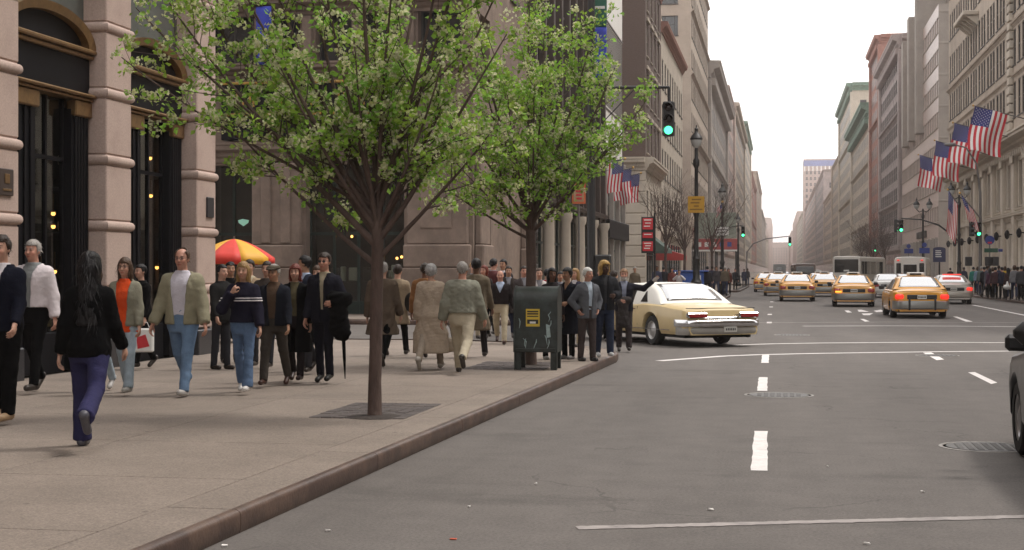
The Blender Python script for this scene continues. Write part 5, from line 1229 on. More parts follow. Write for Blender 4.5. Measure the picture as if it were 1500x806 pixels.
# --- yellow cabs
m_cab = mat('cab_yellow', (0.70,0.31,0.010), .3, .06, 2, coat=.5); m_cabbump = mat('cab_bumper', (0.24,0.24,0.225), .28, .08, 3, metal=.35, coat=.4)
SEDAN = dict(W=1.98, rear=-1.36, front=4.03, wb=2.92, wr=.34, arch=.395, zb=.25, zmax=.62, paint=m_cab,
         plan=[(-1.36,.80),(-1.28,.88),(-1.0,.95),(-.3,1.0),(2.2,1.0),(3.3,.97),(3.9,.86),(4.03,.74)],
         deck=[(-1.36,.90),(-1.27,.985),(-.9,1.03),(-.3,1.05),(.5,1.05),(2.2,1.04),(3.4,.95),(4.03,.78)], belt=[(-1.36,.83),(-1.2,.92),(-.3,.98),(2.2,.98),(3.4,.88),(4.03,.72)],
         gh=(-.62,.35,1.45,2.5), roof=1.46, tumble=.27, ghw=.93, rear_slant=.10,
         side_windows=[[(.40,1.0),(1.05,1.0),(1.05,1.35),(.62,1.33)],[(1.11,1.0),(2.1,1.0),(1.62,1.34),(1.11,1.35)],[(.02,1.005),(.34,1.005),(.52,1.29)]], handles=((.75,.86),(1.75,.86)), seams=(.3,1.08,2.2))
def dress_cab(t, lit=False, guards=False, yr=-1.36, W=.99, roof_light=True, bump=m_cabbump, indic=False):
    bumper(t, .955, yr-.02, .33, .62, bump, wrap=.42, bulge=.07); MB().cbox(-.8,.8,yr-.02,yr+.3,.24,.325,.03).build('lower_apron', m_blackplastic, t)
    for sx in (-1,1):
        tl = MB().cbox(sx*.755-.15,sx*.755+.15,yr-.03,yr+.12,.665,.85,.05).build('tail_light', m_taillit if lit else m_tail, t, 40)
        if indic and sx < 0: MB().cbox(sx*.70-.14,sx*.70+.14,yr-.045,yr-.028,.665,.74,.01).build('indicator', m_indic, tl)
    MB().cbox(-.50,.50,yr-.015,yr+.1,.67,.83,.02).build('garnish_panel', m_blackplastic, t)
    p = plate(t,-.155,.155,yr-.016,.68,.81,'number_plate',m_plate,.012)
    for k in range(6): MB().box(-.13+.045*k,-.10+.045*k,yr-.0315,yr-.0285,.72,.775).build('plate_character', m_ink, p)
    MB().box(-.82,.82,yr+.035,yr+.045,.925,.94).build('boot_seam', m_under, t)
    if roof_light: 
        rl = MB().cbox(-.30,.30,.70,.86,1.475,1.60,.03).build('roof_light', m_white, t); MB().cbox(-.34,.34,.66,.90,1.45,1.474,.01).build('roof_light_base', m_cab, t); MB().box(-.2,.2,.695,.699,1.50,1.57).build('roof_number', m_ink, rl)
    MB().tube([(.5,yr+.3,.25),(.5,yr-.03,.24)], .025, 8).build('tailpipe', m_under, t)
    if guards:
        for sx in (-1,1): MB().cbox(sx*.43-.035,sx*.43+.035,yr-.15,yr-.10,.30,.70,.02).build('bumper_guard', m_blackplastic, t)
    for sx in (-1,1): 
        mm = MB().cbox(sx*1.08-.10,sx*1.08+.10,1.95,2.05,.98,1.12,.03).build('side_mirror', m_blackplastic, t)
def place(t, u, v, rz, label, cat='car', group=None, X=None, Y=None):
    g = G(u, v) if Y is None else Vector((X if X is not None else XY(u,Y), Y, 0)); t.location = (g.x, g.y, 0); t.rotation_euler.z = R(rz); tag(t, label, cat, group); return t
cabA, _ = car(SEDAN, 'taxi'); dress_cab(cabA, lit=True, guards=True)
place(cabA, 1349, 467, 1, 'yellow cab braking with two black bumper guards on its chrome bumper', 'taxi', 'yellow cabs'); cabA.location.y += 1.2
cabB, _ = car(SEDAN, 'taxi'); dress_cab(cabB, indic=True)
place(cabB, 1252, 450, -1.5, 'yellow cab with its left amber indicator lit, the pale bus beyond it', 'taxi', 'yellow cabs'); cabB.location.y += 1.2
def cab_copy(u, v, rz, label): 
    c = copy_tree(cabC); place(c, u, v, rz, label, 'taxi', 'yellow cabs'); return c
cabC, _ = car(SEDAN, 'taxi'); dress_cab(cabC); place(cabC, 1168, 442, 0, 'yellow cab running alone in the lane beside the lane dashes', 'taxi', 'yellow cabs'); cabC.location.y += 1.2
cab_copy(1140, 433.5, 0, 'yellow cab half hidden behind the cab in the lane beside the dashes'); cab_copy(1122.5, 428, 0, 'yellow cab close to the left kerb, farthest from the crossing'); cab_copy(1208, 434.5, 0, 'yellow cab peeking out behind the cab with the lit indicator')
cab_copy(1199, 426, 0, 'yellow cab far ahead in the middle lane in front of the white jeep')
# --- other cars
def sedan(paint, name='car', lit=False, bump=None, **kw):
    s = dict(SEDAN); s.update(kw); s['paint'] = paint; t, b = car(s, name); dress_cab(t, lit=lit, roof_light=False, bump=bump or paint); return t
m_silver = mat('silver_paint', (0.34,0.31,0.27), .3, .05, 2, metal=.3, coat=.5); m_whitecar = mat('white_car_paint', (0.62,0.61,0.58), .3, .04, 2, coat=.5); m_darkcar = mat('dark_car_paint', (0.016,0.016,0.018), .3, .1, 2, coat=.3)
c = sedan(m_silver, lit=True); place(c, 1398, 446, -2, 'silver beige car braking beside the crowded pavement'); c.location.y += 1.2
MB().cbox(-.45,.45,-.2,0,1.44,1.50,.02).build('roof_rack', m_taillit, c)
c = sedan(m_whitecar); place(c, 1301, 436, -1, 'white car between the two nearer yellow cabs'); c = sedan(m_darkcar, lit=True); place(c, 1312, 437.5, 0, 'dark car with red brake lights squeezed beside the white car'); c.location.x += .9; c.location.y += 9
S2 = dict(SEDAN); near = sedan(m_darkcar, bump=m_darkcar); near.location = (3.05, 11.1, 0); tag(near, 'dark car with black door mirror entering the road beside the manhole cover', 'car')
MB().cbox(-1.17,-.96,1.50,1.72,1.05,1.24,.07).build('door_mirror', m_blackplastic, near, 40)
# --- vans and buses: boxy bodies
m_bus = mat('bus_white', (0.68,0.65,0.60), .35, .05, 1, coat=.3); m_busdark = mat('bus_black', (0.02,0.02,0.022), .3, .1, 2); m_vanbrown = mat('van_brown', (0.13,0.095,0.08), .35, .1, 2, coat=.4)
def boxy(name, W, L, H, paint, rear_win, side_wins, wr=.48, wb=None, zb=.35, round_=.18, wins_z=(1.35,2.4), extra=None):
    t = empty(name); w = W/2; wb = wb or L*.55; ro = L*.26
    rs = []
    for y, k in ((-ro,.90),(-ro+.03,.96),(-ro+.12,1.0),(L-ro-.25,1.0),(L-ro-.06,.95),(L-ro,.86)):
        P = [(w*.92,zb),(w,zb+.12),(w,H-round_*1.2),(w-round_*.35,H-round_*.35),(w-round_*1.2,H),(0,H+.03)]
        ring = [(x*(.6+.4*k) if k<1 else x, z if z < H*.5 else zb+(z-zb)*(.85+.15*k)) for x,z in P]; rs.append([(x,y,z) for x,z in ring]+[(-x,y,z) for x,z in ring[::-1]])
    body = MB().rings(rs).build('body', paint, t, 35)
    a,b,c_,d = rear_win; MB().cbox(a,b,-ro-.025,-ro+.02,c_,d,.08).build('rear_window', m_carglass, t)
    for sx in (-1,1):
        for (y0,y1) in side_wins: MB().cbox(sx*w-.015,sx*w+.015,y0-ro,y1-ro,wins_z[0],wins_z[1],.01).build('side_window', m_carglass, t)
        MB().cbox(sx*w*.78-.12,sx*w*.78+.12,-ro-.04,-ro+.03,zb+.45,zb+.75,.03).build('tail_light', m_tail, t)
        for yw in (0,wb):
            wl = empty('wheel', (sx*(w-.17),yw,wr)); wl.parent = t
            MB().lathe([(wr*.55,-.13),(wr*.93,-.13),(wr,-.08),(wr,.08),(wr*.93,.13),(wr*.55,.13)],22,caps=False).xf(Matrix.Rotation(PI/2,4,'Y')).build('tyre', m_tyre, wl, 40)
            MB().lathe([(wr*.56,-.1),(wr*.56,.1),(wr*.2,.05),(.01,.06)],16).xf(Matrix.Rotation(PI/2*sx,4,'Y')).build('rim', m_rim, wl, 30)
            MB().lathe([(wr*1.12,-.02),(wr*1.12,.02)],20,(0,0,0)).xf(Matrix.Translation((sx*.155,0,.03))@Matrix.Rotation(PI/2,4,'Y')).build('wheel_arch', m_under, wl)
    MB().cbox(-w*.96,w*.96,-ro-.10,-ro-.005,zb-.02,zb+.26,.04).build('bumper', m_busdark, t)
    MB().box(-w*.85,w*.85,-ro+.1,L-ro-.2,.25,zb+.05).build('underbody', m_under, t)
    p = plate(t,-.15,.15,-ro-.105,zb+.05,zb+.17,'number_plate',m_plate,.012)
    return t
b1 = boxy('bus', 2.6, 12.0, 3.0, m_bus, (-1.12,1.12,1.5,2.75), [(.4+1.45*k,1.7+1.45*k) for k in range(7)], wins_z=(1.35,2.55))
place(b1, 0, 0, -15, 'large pale city bus with a wide dark rear window angled towards the kerb', 'bus', X=XY(1252,145), Y=147)
MB().cbox(-.25,.25,-3.16,-3.12,1.6,1.75,.01).build('rear_number', m_white, b1)
b2 = boxy('minibus', 2.15, 7.0, 2.62, m_bus, (-.45,.45,1.45,2.1), [(.3+1.2*k,1.4+1.2*k) for k in range(4)], wr=.4, wins_z=(1.35,2.15))
for sx in (-1,1): MB().cbox(sx*.78-.16,sx*.78+.16,-1.86,-1.80,1.35,2.2,.05).build('corner_window', m_carglass, b2); MB().cbox(sx*.8-.08,sx*.8+.08,-1.87,-1.80,2.35,2.43,.01).build('marker_light', m_taillit, b2)
for sx in (-.55,.55): MB().cbox(sx-.05,sx+.05,-1.88,-1.82,1.0,1.5,.01).build('hazard_strip', mat('hazard_orange',(.7,.2,.02),.5,0), b2)
place(b2, 0, 0, -8, 'white minibus with three small rear windows waiting at the right kerb', 'minibus', X=XY(1339,108), Y=110)
v1 = boxy('van', 1.95, 5.2, 2.3, m_vanbrown, (-.8,.8,1.35,2.05), [(.8,2.2),(2.4,3.8)], wr=.36, wins_z=(1.3,1.95)); place(v1, 0, 0, 3, 'dark brown van with a broad rear window far ahead of the lone cab', 'van', X=XY(1178,138), Y=140)
v2 = boxy('jeep', 1.75, 4.2, 1.75, m_whitecar, (-.25,.25,1.05,1.5), [(.8,1.8),(2.0,2.9)], wr=.36, zb=.4, wins_z=(1.05,1.5))
for sx in (-1,1): MB().cbox(sx*.52-.2,sx*.52+.2,-1.13,-1.07,1.05,1.5,.04).build('corner_window', m_carglass, v2)
place(v2, 0, 0, 0, 'small white jeep far ahead between the brown van and the bus', 'jeep', X=XY(1191,150), Y=152)
v3 = boxy('truck', 2.3, 6.5, 2.9, mat('truck_grey',(.28,.29,.29),.5,.1,2), (-.6,.6,1.7,2.3), [(1,2),(4,5)], wr=.45); place(v3, 0, 0, 0, 'grey box truck far away in the left lane', 'truck', X=XY(1142,285), Y=285)
rr = random.Random(9)
for k, (u, Y, p, lab) in enumerate(((1170,230,m_darkcar,'tiny dark car far along the avenue, in the middle lanes'),(1206,205,m_whitecar,'tiny white car far along the avenue near the bus'),(1222,190,m_silver,'tiny silver car far along the avenue beside the bus'),(1151,330,m_darkcar,'tiny dark car at the hazy end of the avenue'))):
    c = sedan(p); place(c, 0, 0, 0, lab, 'car', X=XY(u,Y), Y=Y)
c = copy_tree(cabC); place(c, 0, 0, 0, 'tiny yellow cab far along the avenue beyond the jeep', 'taxi', 'yellow cabs', X=XY(1176,260), Y=260)
# ================================================================ people: smooth implicit bodies turned into meshes
def surface_nets(F, xs, ys, zs):
    I = F < 0; nx, ny, nz = F.shape
    cnt = np.zeros((nx-1,ny-1,nz-1), np.int8)
    for a in (0,1):
        for b in (0,1):
            for c in (0,1): cnt += I[a:nx-1+a, b:ny-1+b, c:nz-1+c]
    act = (cnt > 0) & (cnt < 8); ii, jj, kk = np.nonzero(act)
    if len(ii) == 0: return np.zeros((0,3)), np.zeros((0,4),int)
    idx = -np.ones(act.shape, np.int64); idx[ii,jj,kk] = np.arange(len(ii))
    acc = np.zeros((len(ii),3)); n = np.zeros(len(ii))
    C = [(0,0,0),(1,0,0),(0,1,0),(1,1,0),(0,0,1),(1,0,1),(0,1,1),(1,1,1)]
    for p in range(8):
        for q in range(p+1,8):
            if sum(abs(C[p][m]-C[q][m]) for m in range(3)) != 1: continue
            fa = F[ii+C[p][0],jj+C[p][1],kk+C[p][2]]; fb = F[ii+C[q][0],jj+C[q][1],kk+C[q][2]]; m = (fa < 0) != (fb < 0)
            t = np.where(m, fa/np.where(m, fa-fb, 1), 0)
            for ax_, (arr, base) in enumerate(((xs,ii),(ys,jj),(zs,kk))):
                va = arr[base+C[p][ax_]]; vb = arr[base+C[q][ax_]]; acc[:,ax_] += np.where(m, va+(vb-va)*t, 0)
            n += m
    V = acc/n[:,None]; Q = []
    for ax_ in range(3):
        s0 = [slice(1,-1)]*3; s1 = [slice(1,-1)]*3; s0[ax_] = slice(0,-1); s1[ax_] = slice(1,None)
        A, B = I[tuple(s0)], I[tuple(s1)]; e = np.nonzero(A != B); ins = A[e]
        b = [e[m] + (0 if m == ax_ else 1) for m in range(3)]
        o1, o2 = (ax_+1)%3, (ax_+2)%3
        def cell(d1, d2):
            c = [b[0].copy(), b[1].copy(), b[2].copy()]; c[o1] -= d1; c[o2] -= d2; return idx[c[0],c[1],c[2]]
        q = np.stack([cell(1,1),cell(0,1),cell(0,0),cell(1,0)],1); q[~ins] = q[~ins][:,::-1]; Q.append(q)
    Q = np.concatenate(Q); Q = Q[(Q >= 0).all(1)]
    return V, Q
class Field:
    def __init__(s, lo, hi, hx, hz, fine=()):
        s.xs = np.arange(lo[0],hi[0]+hx,hx); s.ys = np.arange(lo[1],hi[1]+hx,hx)
        z = lo[2]; zs = [z]
        while z < hi[2]+hz:
            h = hz
            for a,b,hh in fine:
                if a-.01 <= z <= b+.01: h = min(h,hh)
            z += h; zs.append(z)
        s.zs = np.array(zs); s.F = np.full((len(s.xs),len(s.ys),len(s.zs)), .3, np.float32)
    def sl(s, lo, hi):
        r = []
        for arr, a, b in ((s.xs,lo[0],hi[0]),(s.ys,lo[1],hi[1]),(s.zs,lo[2],hi[2])):
            i0 = max(0,np.searchsorted(arr,a)-1); i1 = min(len(arr),np.searchsorted(arr,b)+1); r.append(slice(i0,max(i1,i0)))
        return tuple(r)
    def grid(s, S): return s.xs[S[0]][:,None,None], s.ys[S[1]][None,:,None], s.zs[S[2]][None,None,:]
    def mix(s, S, d, k, mode='u'):
        a = s.F[S]
        if a.size == 0: return
        if mode == 'u':
            if k <= 0: s.F[S] = np.minimum(a,d)
            else: h = np.clip(.5+.5*(a-d)/k,0,1); s.F[S] = a+(d-a)*h-k*h*(1-h)
        elif mode == 's': s.F[S] = np.maximum(a,-d)
        else: s.F[S] = np.maximum(a,d)
    def cone(s, p, q, r0, r1, k=.02, off=0, mode='u', fold=None):
        p = np.array(p,float); q = np.array(q,float); m = max(r0,r1)+off+k+.03
        S = s.sl(np.minimum(p,q)-m, np.maximum(p,q)+m); X,Y,Z = s.grid(S); d = q-p; L2 = max(d@d,1e-9)
        t = np.clip(((X-p[0])*d[0]+(Y-p[1])*d[1]+(Z-p[2])*d[2])/L2,0,1)
        D = np.sqrt((X-p[0]-t*d[0])**2+(Y-p[1]-t*d[1])**2+(Z-p[2]-t*d[2])**2)-(r0+(r1-r0)*t)-off
        if fold: D = D + fold(X,Y,Z)
        s.mix(S,D,k,mode)
    def ell(s, c, r, k=.01, M=None, mode='u'):
        c = np.array(c,float); r = np.array(r,float); m = max(r)+k+.02; S = s.sl(c-m,c+m); X,Y,Z = s.grid(S); x,y,z = X-c[0],Y-c[1],Z-c[2]
        if M is not None:
            x,y,z = (M[0][0]*x+M[1][0]*y+M[2][0]*z, M[0][1]*x+M[1][1]*y+M[2][1]*z, M[0][2]*x+M[1][2]*y+M[2][2]*z)
        q = np.sqrt((x/r[0])**2+(y/r[1])**2+(z/r[2])**2); g = np.sqrt((x/r[0]**2)**2+(y/r[1]**2)**2+(z/r[2]**2)**2)
        s.mix(S, np.where(g>1e-6, q*(q-1)/np.maximum(g,1e-6), -min(r)), k, mode)
    def prof(s, P, off=0, k=.0, zlo=None, zhi=None, fold=None, carve=None, lean=None, pw=2.3):   # stacked oval sections
        z0 = P[0][0] if zlo is None else zlo; z1 = P[-1][0] if zhi is None else zhi
        am = max(p[1] for p in P)+off+.06+abs(lean[0]*(z1-.9) if lean else 0); cm = max(abs(p[3]) for p in P)+.1
        S = s.sl((-am-.1,-am-cm,z0-.03),(am+.1,am+cm,z1+.03)); X,Y,Z = s.grid(S); zz = [p[0] for p in P]
        a = np.interp(Z,zz,[p[1] for p in P])+off; b = np.interp(Z,zz,[p[2] for p in P])+off; cy = np.interp(Z,zz,[p[3] for p in P])
        cx = 0
        q = (np.abs((X-cx)/a)**pw+np.abs((Y-cy)/b)**pw)**(1/pw); D = (q-1)*np.minimum(a,b)
        if fold: D = D+fold(X,Y,Z)
        D = np.maximum(D, np.maximum(z0-Z, Z-z1))
        if carve: D = np.maximum(D, carve(X,Y,Z))
        s.mix(S,D,k)
    def mesh(s, name, m, parent, color=None, attr=None):
        V,Q = surface_nets(s.F,s.xs,s.ys,s.zs)
        me = bpy.data.meshes.new(name); me.vertices.add(len(V)); me.vertices.foreach_set('co',V.astype(np.float32).ravel())
        me.loops.add(Q.size); me.loops.foreach_set('vertex_index',Q.astype(np.int32).ravel()); me.polygons.add(len(Q)); me.polygons.foreach_set('loop_start',np.arange(0,Q.size,4,dtype=np.int32))
        me.update(calc_edges=True); me.polygons.foreach_set('use_smooth',np.ones(len(Q),bool)); me.materials.append(m)
        if color is not None:
            a = me.color_attributes.new('skin','FLOAT_COLOR','POINT'); a.data.foreach_set('color',np.concatenate([color(V),np.ones((len(V),1))],1).astype(np.float32).ravel())
        return link(name,me,parent)
m_skin = mat('skin', (.5,.3,.22), .5, .06, 40, attr='skin', spec=.35, obj=True)
FAB = {}
def fabric(c, kind='cloth'):
    k = (tuple(round(x,3) for x in c),kind)
    if k not in FAB:
        n = '%s_%d' % (kind, len(FAB))
        if kind == 'denim': FAB[k] = mat(n, c, .85, .16, 9, bump=.35, bscale=60, obj=True, spec=.1, dirt=tuple(min(1,x*1.7) for x in c), dscale=3, damt=.35)
        elif kind == 'hair': FAB[k] = mat(n, c, .45, .35, 22, bump=.6, bscale=70, obj=True, stretch=(1,1,.18), spec=.28)
        elif kind == 'leather': FAB[k] = mat(n, c, .42, .15, 10, bump=.2, bscale=40, obj=True)
        else: FAB[k] = mat(n, c, .88, .13, 7, bump=.35, bscale=30, obj=True, spec=.08)
    return FAB[k]
def folds(seed, amp, zz=1.6):
    r = np.random.RandomState(seed); W = []
    for i in range(6):
        v = r.normal(size=3); v[2] *= zz; v = v/np.linalg.norm(v)*2*PI/r.uniform(.05,.15); W.append((v, r.uniform(0,6.3), r.uniform(.5,1)))
    def f(X,Y,Z):
        D = 0
        for v,p,a in W: D = D + a*(1.3*np.abs(np.sin(.5*(v[0]*X+v[1]*Y+v[2]*Z)+p+.8*np.sin(9*Z+p)+.6*np.sin(11*X+2*p)))-.8)
        return D*amp*-.75
    return f
TORSO = {'m': [(.76,.120,.095,.0),(.82,.152,.108,.003),(.90,.163,.116,.005),(1.0,.155,.112,.0),(1.10,.148,.110,-.003),(1.22,.160,.116,-.006),(1.32,.170,.114,-.002),(1.375,.158,.102,.004),(1.42,.118,.082,.008),(1.455,.078,.068,.010),(1.485,.062,.062,.008),(1.53,.056,.056,.0)],
         'f': [(.76,.125,.100,.004),(.82,.158,.112,.006),(.90,.168,.120,.008),(1.0,.146,.108,.002),(1.09,.126,.098,-.002),(1.22,.142,.116,-.012),(1.31,.146,.108,-.006),(1.365,.134,.092,.004),(1.41,.100,.074,.008),(1.445,.066,.060,.010),(1.475,.053,.054,.008),(1.53,.048,.049,.0)]}
def rotz(v, a): c,s_ = math.cos(a),math.sin(a); return np.array([v[0]*c-v[1]*s_, v[0]*s_+v[1]*c, v[2]])
SKIN = {'pale':(.52,.30,.22),'pink':(.50,.26,.19),'tan':(.40,.22,.14),'brown':(.16,.075,.045),'dark':(.075,.038,.026)}
NP = [0]
def person(spec, u=None, vf=None, loc=None, face=0, label='', group='pedestrians', q=1.0, seed=None):
    """q: 1 near, 1.6 mid, 2.4 far. face: degrees, 0 looks along -Y."""
    NP[0] += 1; seed = seed or NP[0]; sx_ = spec.get('sex','m'); T = TORSO[sx_]; H = spec.get('H',1.75); sc = H/1.75; bulk = spec.get('bulk',1.0)
    T = [(z,a*bulk,b*bulk**1.3,c) for z,a,b,c in T]
    lean = R(spec.get('lean',2))
    aL,bL,aR,bR = [R(x) for x in spec.get('legs',(12,4,-14,12))]
    hipw = .088*bulk if sx_ == 'm' else .085; shw = (.164 if sx_ == 'm' else .142)*bulk**.7
    def leg(side,a,b,out):
        hip = np.array([side*hipw,0,.92]); kn = hip+.42*np.array([side*out,-math.sin(a),-math.cos(a)]); s_ = a-b; an = kn+.415*np.array([side*out*.3,-math.sin(s_),-math.cos(s_)]); return hip,kn,an,s_
    outL = spec.get('out',.03)
    LL = leg(1,aL,bL,outL); RL = leg(-1,aR,bR,outL)
    def footpitch(s_, a, b):
        if s_ < -.12: return min(.75, -s_*1.25)            # trailing foot: heel lifted
        if s_ > .20: return -(s_-.08)*.7                   # leading foot: toe up
        return 0.0
    feet = []
    for (hip,kn,an,s_),a,b,over in ((LL,aL,bL,spec.get('footL')),(RL,aR,bR,spec.get('footR'))):
        p = footpitch(s_,a,b) if over is None else R(over); c,s2 = math.cos(p),math.sin(p)
        f = lambda y,z: an+np.array([0, y*c-z*s2, y*s2+z*c])
        feet.append((an,p,f(.06,-.09),f(-.19,-.09)))
    zmin = min(min(f[2][2],f[3][2]) for f in feet); dz = -zmin
    # bring all to final, unscaled coordinates (scaled on the Empty)
    sh = np.array([0,0,dz])
    def up(p): p = np.array(p,float); d = p-np.array([0,0,.92]); return np.array([d[0], d[1]*math.cos(lean)-d[2]*math.sin(lean), d[1]*math.sin(lean)+d[2]*math.cos(lean)])+np.array([0,0,.92])+sh
    LL = tuple(x+sh for x in LL[:3]); RL = tuple(x+sh for x in RL[:3]); feet = [(a+sh,p,h+sh,t_+sh) for a,p,h,t_ in feet]
    cyl = math.sin(lean)
    P = [(z+dz, a, b, c-cyl*max(0,(z-.92))) for z,a,b,c in T]
    arms = {}
    for side,key in ((1,'L'),(-1,'R')):
        A = spec.get('arm'+key,(-8 if key=='L' else 12, 9, 18)); S0 = up((side*shw,.004,1.372))
        if isinstance(A,dict): E = up(A['elbow']); Wr = up(A['wrist'])
        else:
            s_,ab,be = [R(x) for x in A[:3]]; inn = A[3] if len(A) > 3 else .0
            d1 = np.array([side*math.sin(ab),-math.sin(s_)*math.cos(ab),-math.cos(s_)*math.cos(ab)]); E = S0+.29*d1
            d2 = np.array([side*math.sin(ab)*(1-inn*2)-side*inn,-math.sin(s_+be),-math.cos(s_+be)]); d2 /= np.linalg.norm(d2); Wr = E+.25*d2
        arms[key] = (S0,E,Wr)
    if loc is None: g = G(u,vf,KZ); loc = (g.x,g.y,KZ)
    t = empty('person', loc, R(face), label, 'person', group); t.scale = (sc,sc,sc)
    lo = np.min([x for k in arms for x in arms[k]]+[LL[2],RL[2],feet[0][3],feet[1][3],feet[0][2],feet[1][2]],axis=0); hi = np.max([x for k in arms for x in arms[k]]+[LL[2],RL[2],feet[0][2],feet[1][2],feet[0][3],feet[1][3]],axis=0)
    lo = np.minimum(lo-.23,(-.34,-.30,-.02)); hi = np.maximum(hi+.23,(.34,.30,1.80+dz)); lo[2] = -.03; hi[2] = max(hi[2],1.85+dz)
    # ---- body
    hx = .0085*q; hands = [arms[k][2][2] for k in arms]
    Fd = Field(lo,hi,hx,.024*q,fine=[(1.44+dz,1.80+dz,.0075*q)]+([(h-.22,h+.06,.008*q) for h in hands] if q < 2 else []))
    Fd.prof(P,-.014,0,zlo=.93+dz,zhi=1.52+dz)
    for k in arms:
        S0,E,Wr = arms[k]; Fd.cone(S0,E,.040,.034,.03); Fd.cone(E,Wr,.036,.026,.02)
    for L_ in (LL,RL): Fd.cone(L_[0],L_[1],.070,.048,.03); Fd.cone(L_[1],L_[2],.048,.034,.02)
    for a_,p,h,t_ in feet: Fd.cone((h+a_)/2+np.array([0,.0,-.01]),t_*.85+a_*.15+np.array([0,0,.028]),.026,.02,.02)
    hy = R(spec.get('headyaw',0)); hp = R(spec.get('headpitch',0)); base = up((0,-.004,1.47)); hc = base+rotz(np.array([0,-.012-.06*math.sin(hp),.155]),hy)
    cz,sz_ = math.cos(hy),math.sin(hy); cp,sp = math.cos(hp),math.sin(hp)
    M = np.array([[cz,-sz_,0],[sz_,cz,0],[0,0,1]])@np.array([[1,0,0],[0,cp,sp],[0,-sp,cp]])
    hd = lambda x,y,z: hc+M@np.array([x,y,z])
    nk = .055 if sx_=='m' else .046
    Fd.cone(base-np.array([0,-.01,.05]),hd(0,.015,-.06),nk*1.05,nk,.02)
    Fd.ell(hd(0,.012,.025),(.074,.094,.092),.01,M); Fd.ell(hd(0,-.022,-.035),(.060,.064,.079),.03,M); Fd.cone(hd(0,-.052,-.088),hd(0,-.045,-.07),.022,.026,.03)
    if q < 2.2:
        Fd.cone(hd(0,-.083,.012),hd(0,-.104,-.030),.008,.014,.014); Fd.cone(hd(-.03,-.074,.028),hd(.03,-.074,.028),.010,.010,.014)
        for s_ in (-1,1):
            Fd.ell(hd(s_*.030,-.089,.006),(.017,.013,.011),.0,M,'s'); Fd.ell(hd(s_*.030,-.072,.006),(.0145,.0145,.0145),.004,M); Fd.ell(hd(s_*.073,.012,-.008),(.012,.022,.032),.006,M)
            Fd.ell(hd(s_*.036,-.062,-.03),(.022,.022,.022),.02,M)
        Fd.cone(hd(-.017,-.082,-.061),hd(.017,-.082,-.061),.0075,.0075,.008); Fd.cone(hd(-.014,-.082,-.073),hd(.014,-.082,-.073),.008,.008,.006)
    for key in arms:
        S0,E,Wr = arms[key]; side = 1 if key == 'L' else -1; d = (Wr-E)/np.linalg.norm(Wr-E)
        pn = np.array([-side,0,0.])*1.0; A = spec.get('arm'+key)
        if isinstance(A,dict) and 'palm' in A: pn = np.array(A['palm'],float)
        pn = pn-d*(pn@d); pn /= max(np.linalg.norm(pn),1e-6); ax = np.cross(d,pn)*(1 if side>0 else -1)      # ax towards the thumb
        if isinstance(A,dict) and A.get('flip'): ax = -ax
        curl = spec.get('curl'+key, A.get('curl',.5) if isinstance(A,dict) else .5)
        pc = Wr+d*.05
        Mh = np.stack([ax,pn,d],1); Fd.ell(pc,(.040,.018,.055),.015,Mh)
        if q < 2:
            for i,(o,l) in enumerate(((.030,.072),(.010,.082),(-.011,.076),(-.030,.060))):
                b0 = Wr+d*.088+ax*o; c1,s1 = math.cos(curl),math.sin(curl); e1 = b0+(d*c1+pn*s1)*l*.5; c2,s2 = math.cos(curl*2.3),math.sin(curl*2.3); e2 = e1+(d*c2+pn*s2)*l*.5
                Fd.cone(b0,e1,.0095,.0088,.006); Fd.cone(e1,e2,.0088,.0075,.003)
            b0 = Wr+d*.03+ax*.030; e1 = b0+(d*.6+ax*.65+pn*.3)*.04; e2 = e1+(d*.85+ax*.1+pn*.45)*.032; Fd.cone(b0,e1,.013,.011,.01); Fd.cone(e1,e2,.0105,.009,.004)
        else: Fd.cone(Wr+d*.07,Wr+d*.15+pn*.02,.03,.02,.02)
    sk = np.array(SKIN[spec.get('skin','pale')]); hcol = np.array(spec['hair'][1]) if spec.get('hair') else sk*.4
    beard = spec.get('beard')
    def color(V):
        L_ = (V-hc)@M; x,y,z = L_[:,0],L_[:,1],L_[:,2]; C = np.tile(sk,(len(V),1)); inh = (np.abs(x)<.09)&(y<.0)&(np.abs(z)<.14)
        fr = inh&(y<-.05)
        def paint(w,c): 
            C[:] = C*(1-w[:,None])+np.array(c)*w[:,None]
        paint(np.where(fr,np.exp(-((np.abs(x)-.042)/.022)**2-((z+.03)/.025)**2)*.35,0), sk*np.array([1.25,.8,.75]))
        paint(np.where(fr,np.exp(-(x/.024)**4-((z+.067)/.010)**2)*.95,0), sk*np.array([.62,.28,.28]))
        paint(np.where(fr,np.exp(-(x/.016)**4-((z+.043)/.006)**2)*.6,0), sk*.45)  # shade under the nose, painted into the skin colour
        paint(np.where(fr,np.exp(-((np.abs(x)-.030)/.016)**2-((z-.006)/.010)**2)*.95,0), (.035,.026,.022))  # dark eyes, widened by socket shade put into the colour
        paint(np.where(fr,np.exp(-((np.abs(x)-.032)/.019)**4-((z-.027)/.007)**2)*.9,0), hcol*.5+sk*.05)
        if beard is not None:
            w = np.clip((-.035-z)/.02,0,1)*(y<.01)*(np.abs(z)<.15)*np.clip(1-np.exp(-(x/.02)**2-((z+.067)/.008)**2),0,1); paint(w*.9,beard)
        return C
    body = Fd.mesh('body', m_skin, t, color)
    # ---- trousers / skirt
    gx, gz = .0125*q, .015*q; amp = .0045
    B = spec.get('bottom',dict(c=(.03,.03,.035)))
    fo = folds(seed*7+1, amp*.62, 2.2)
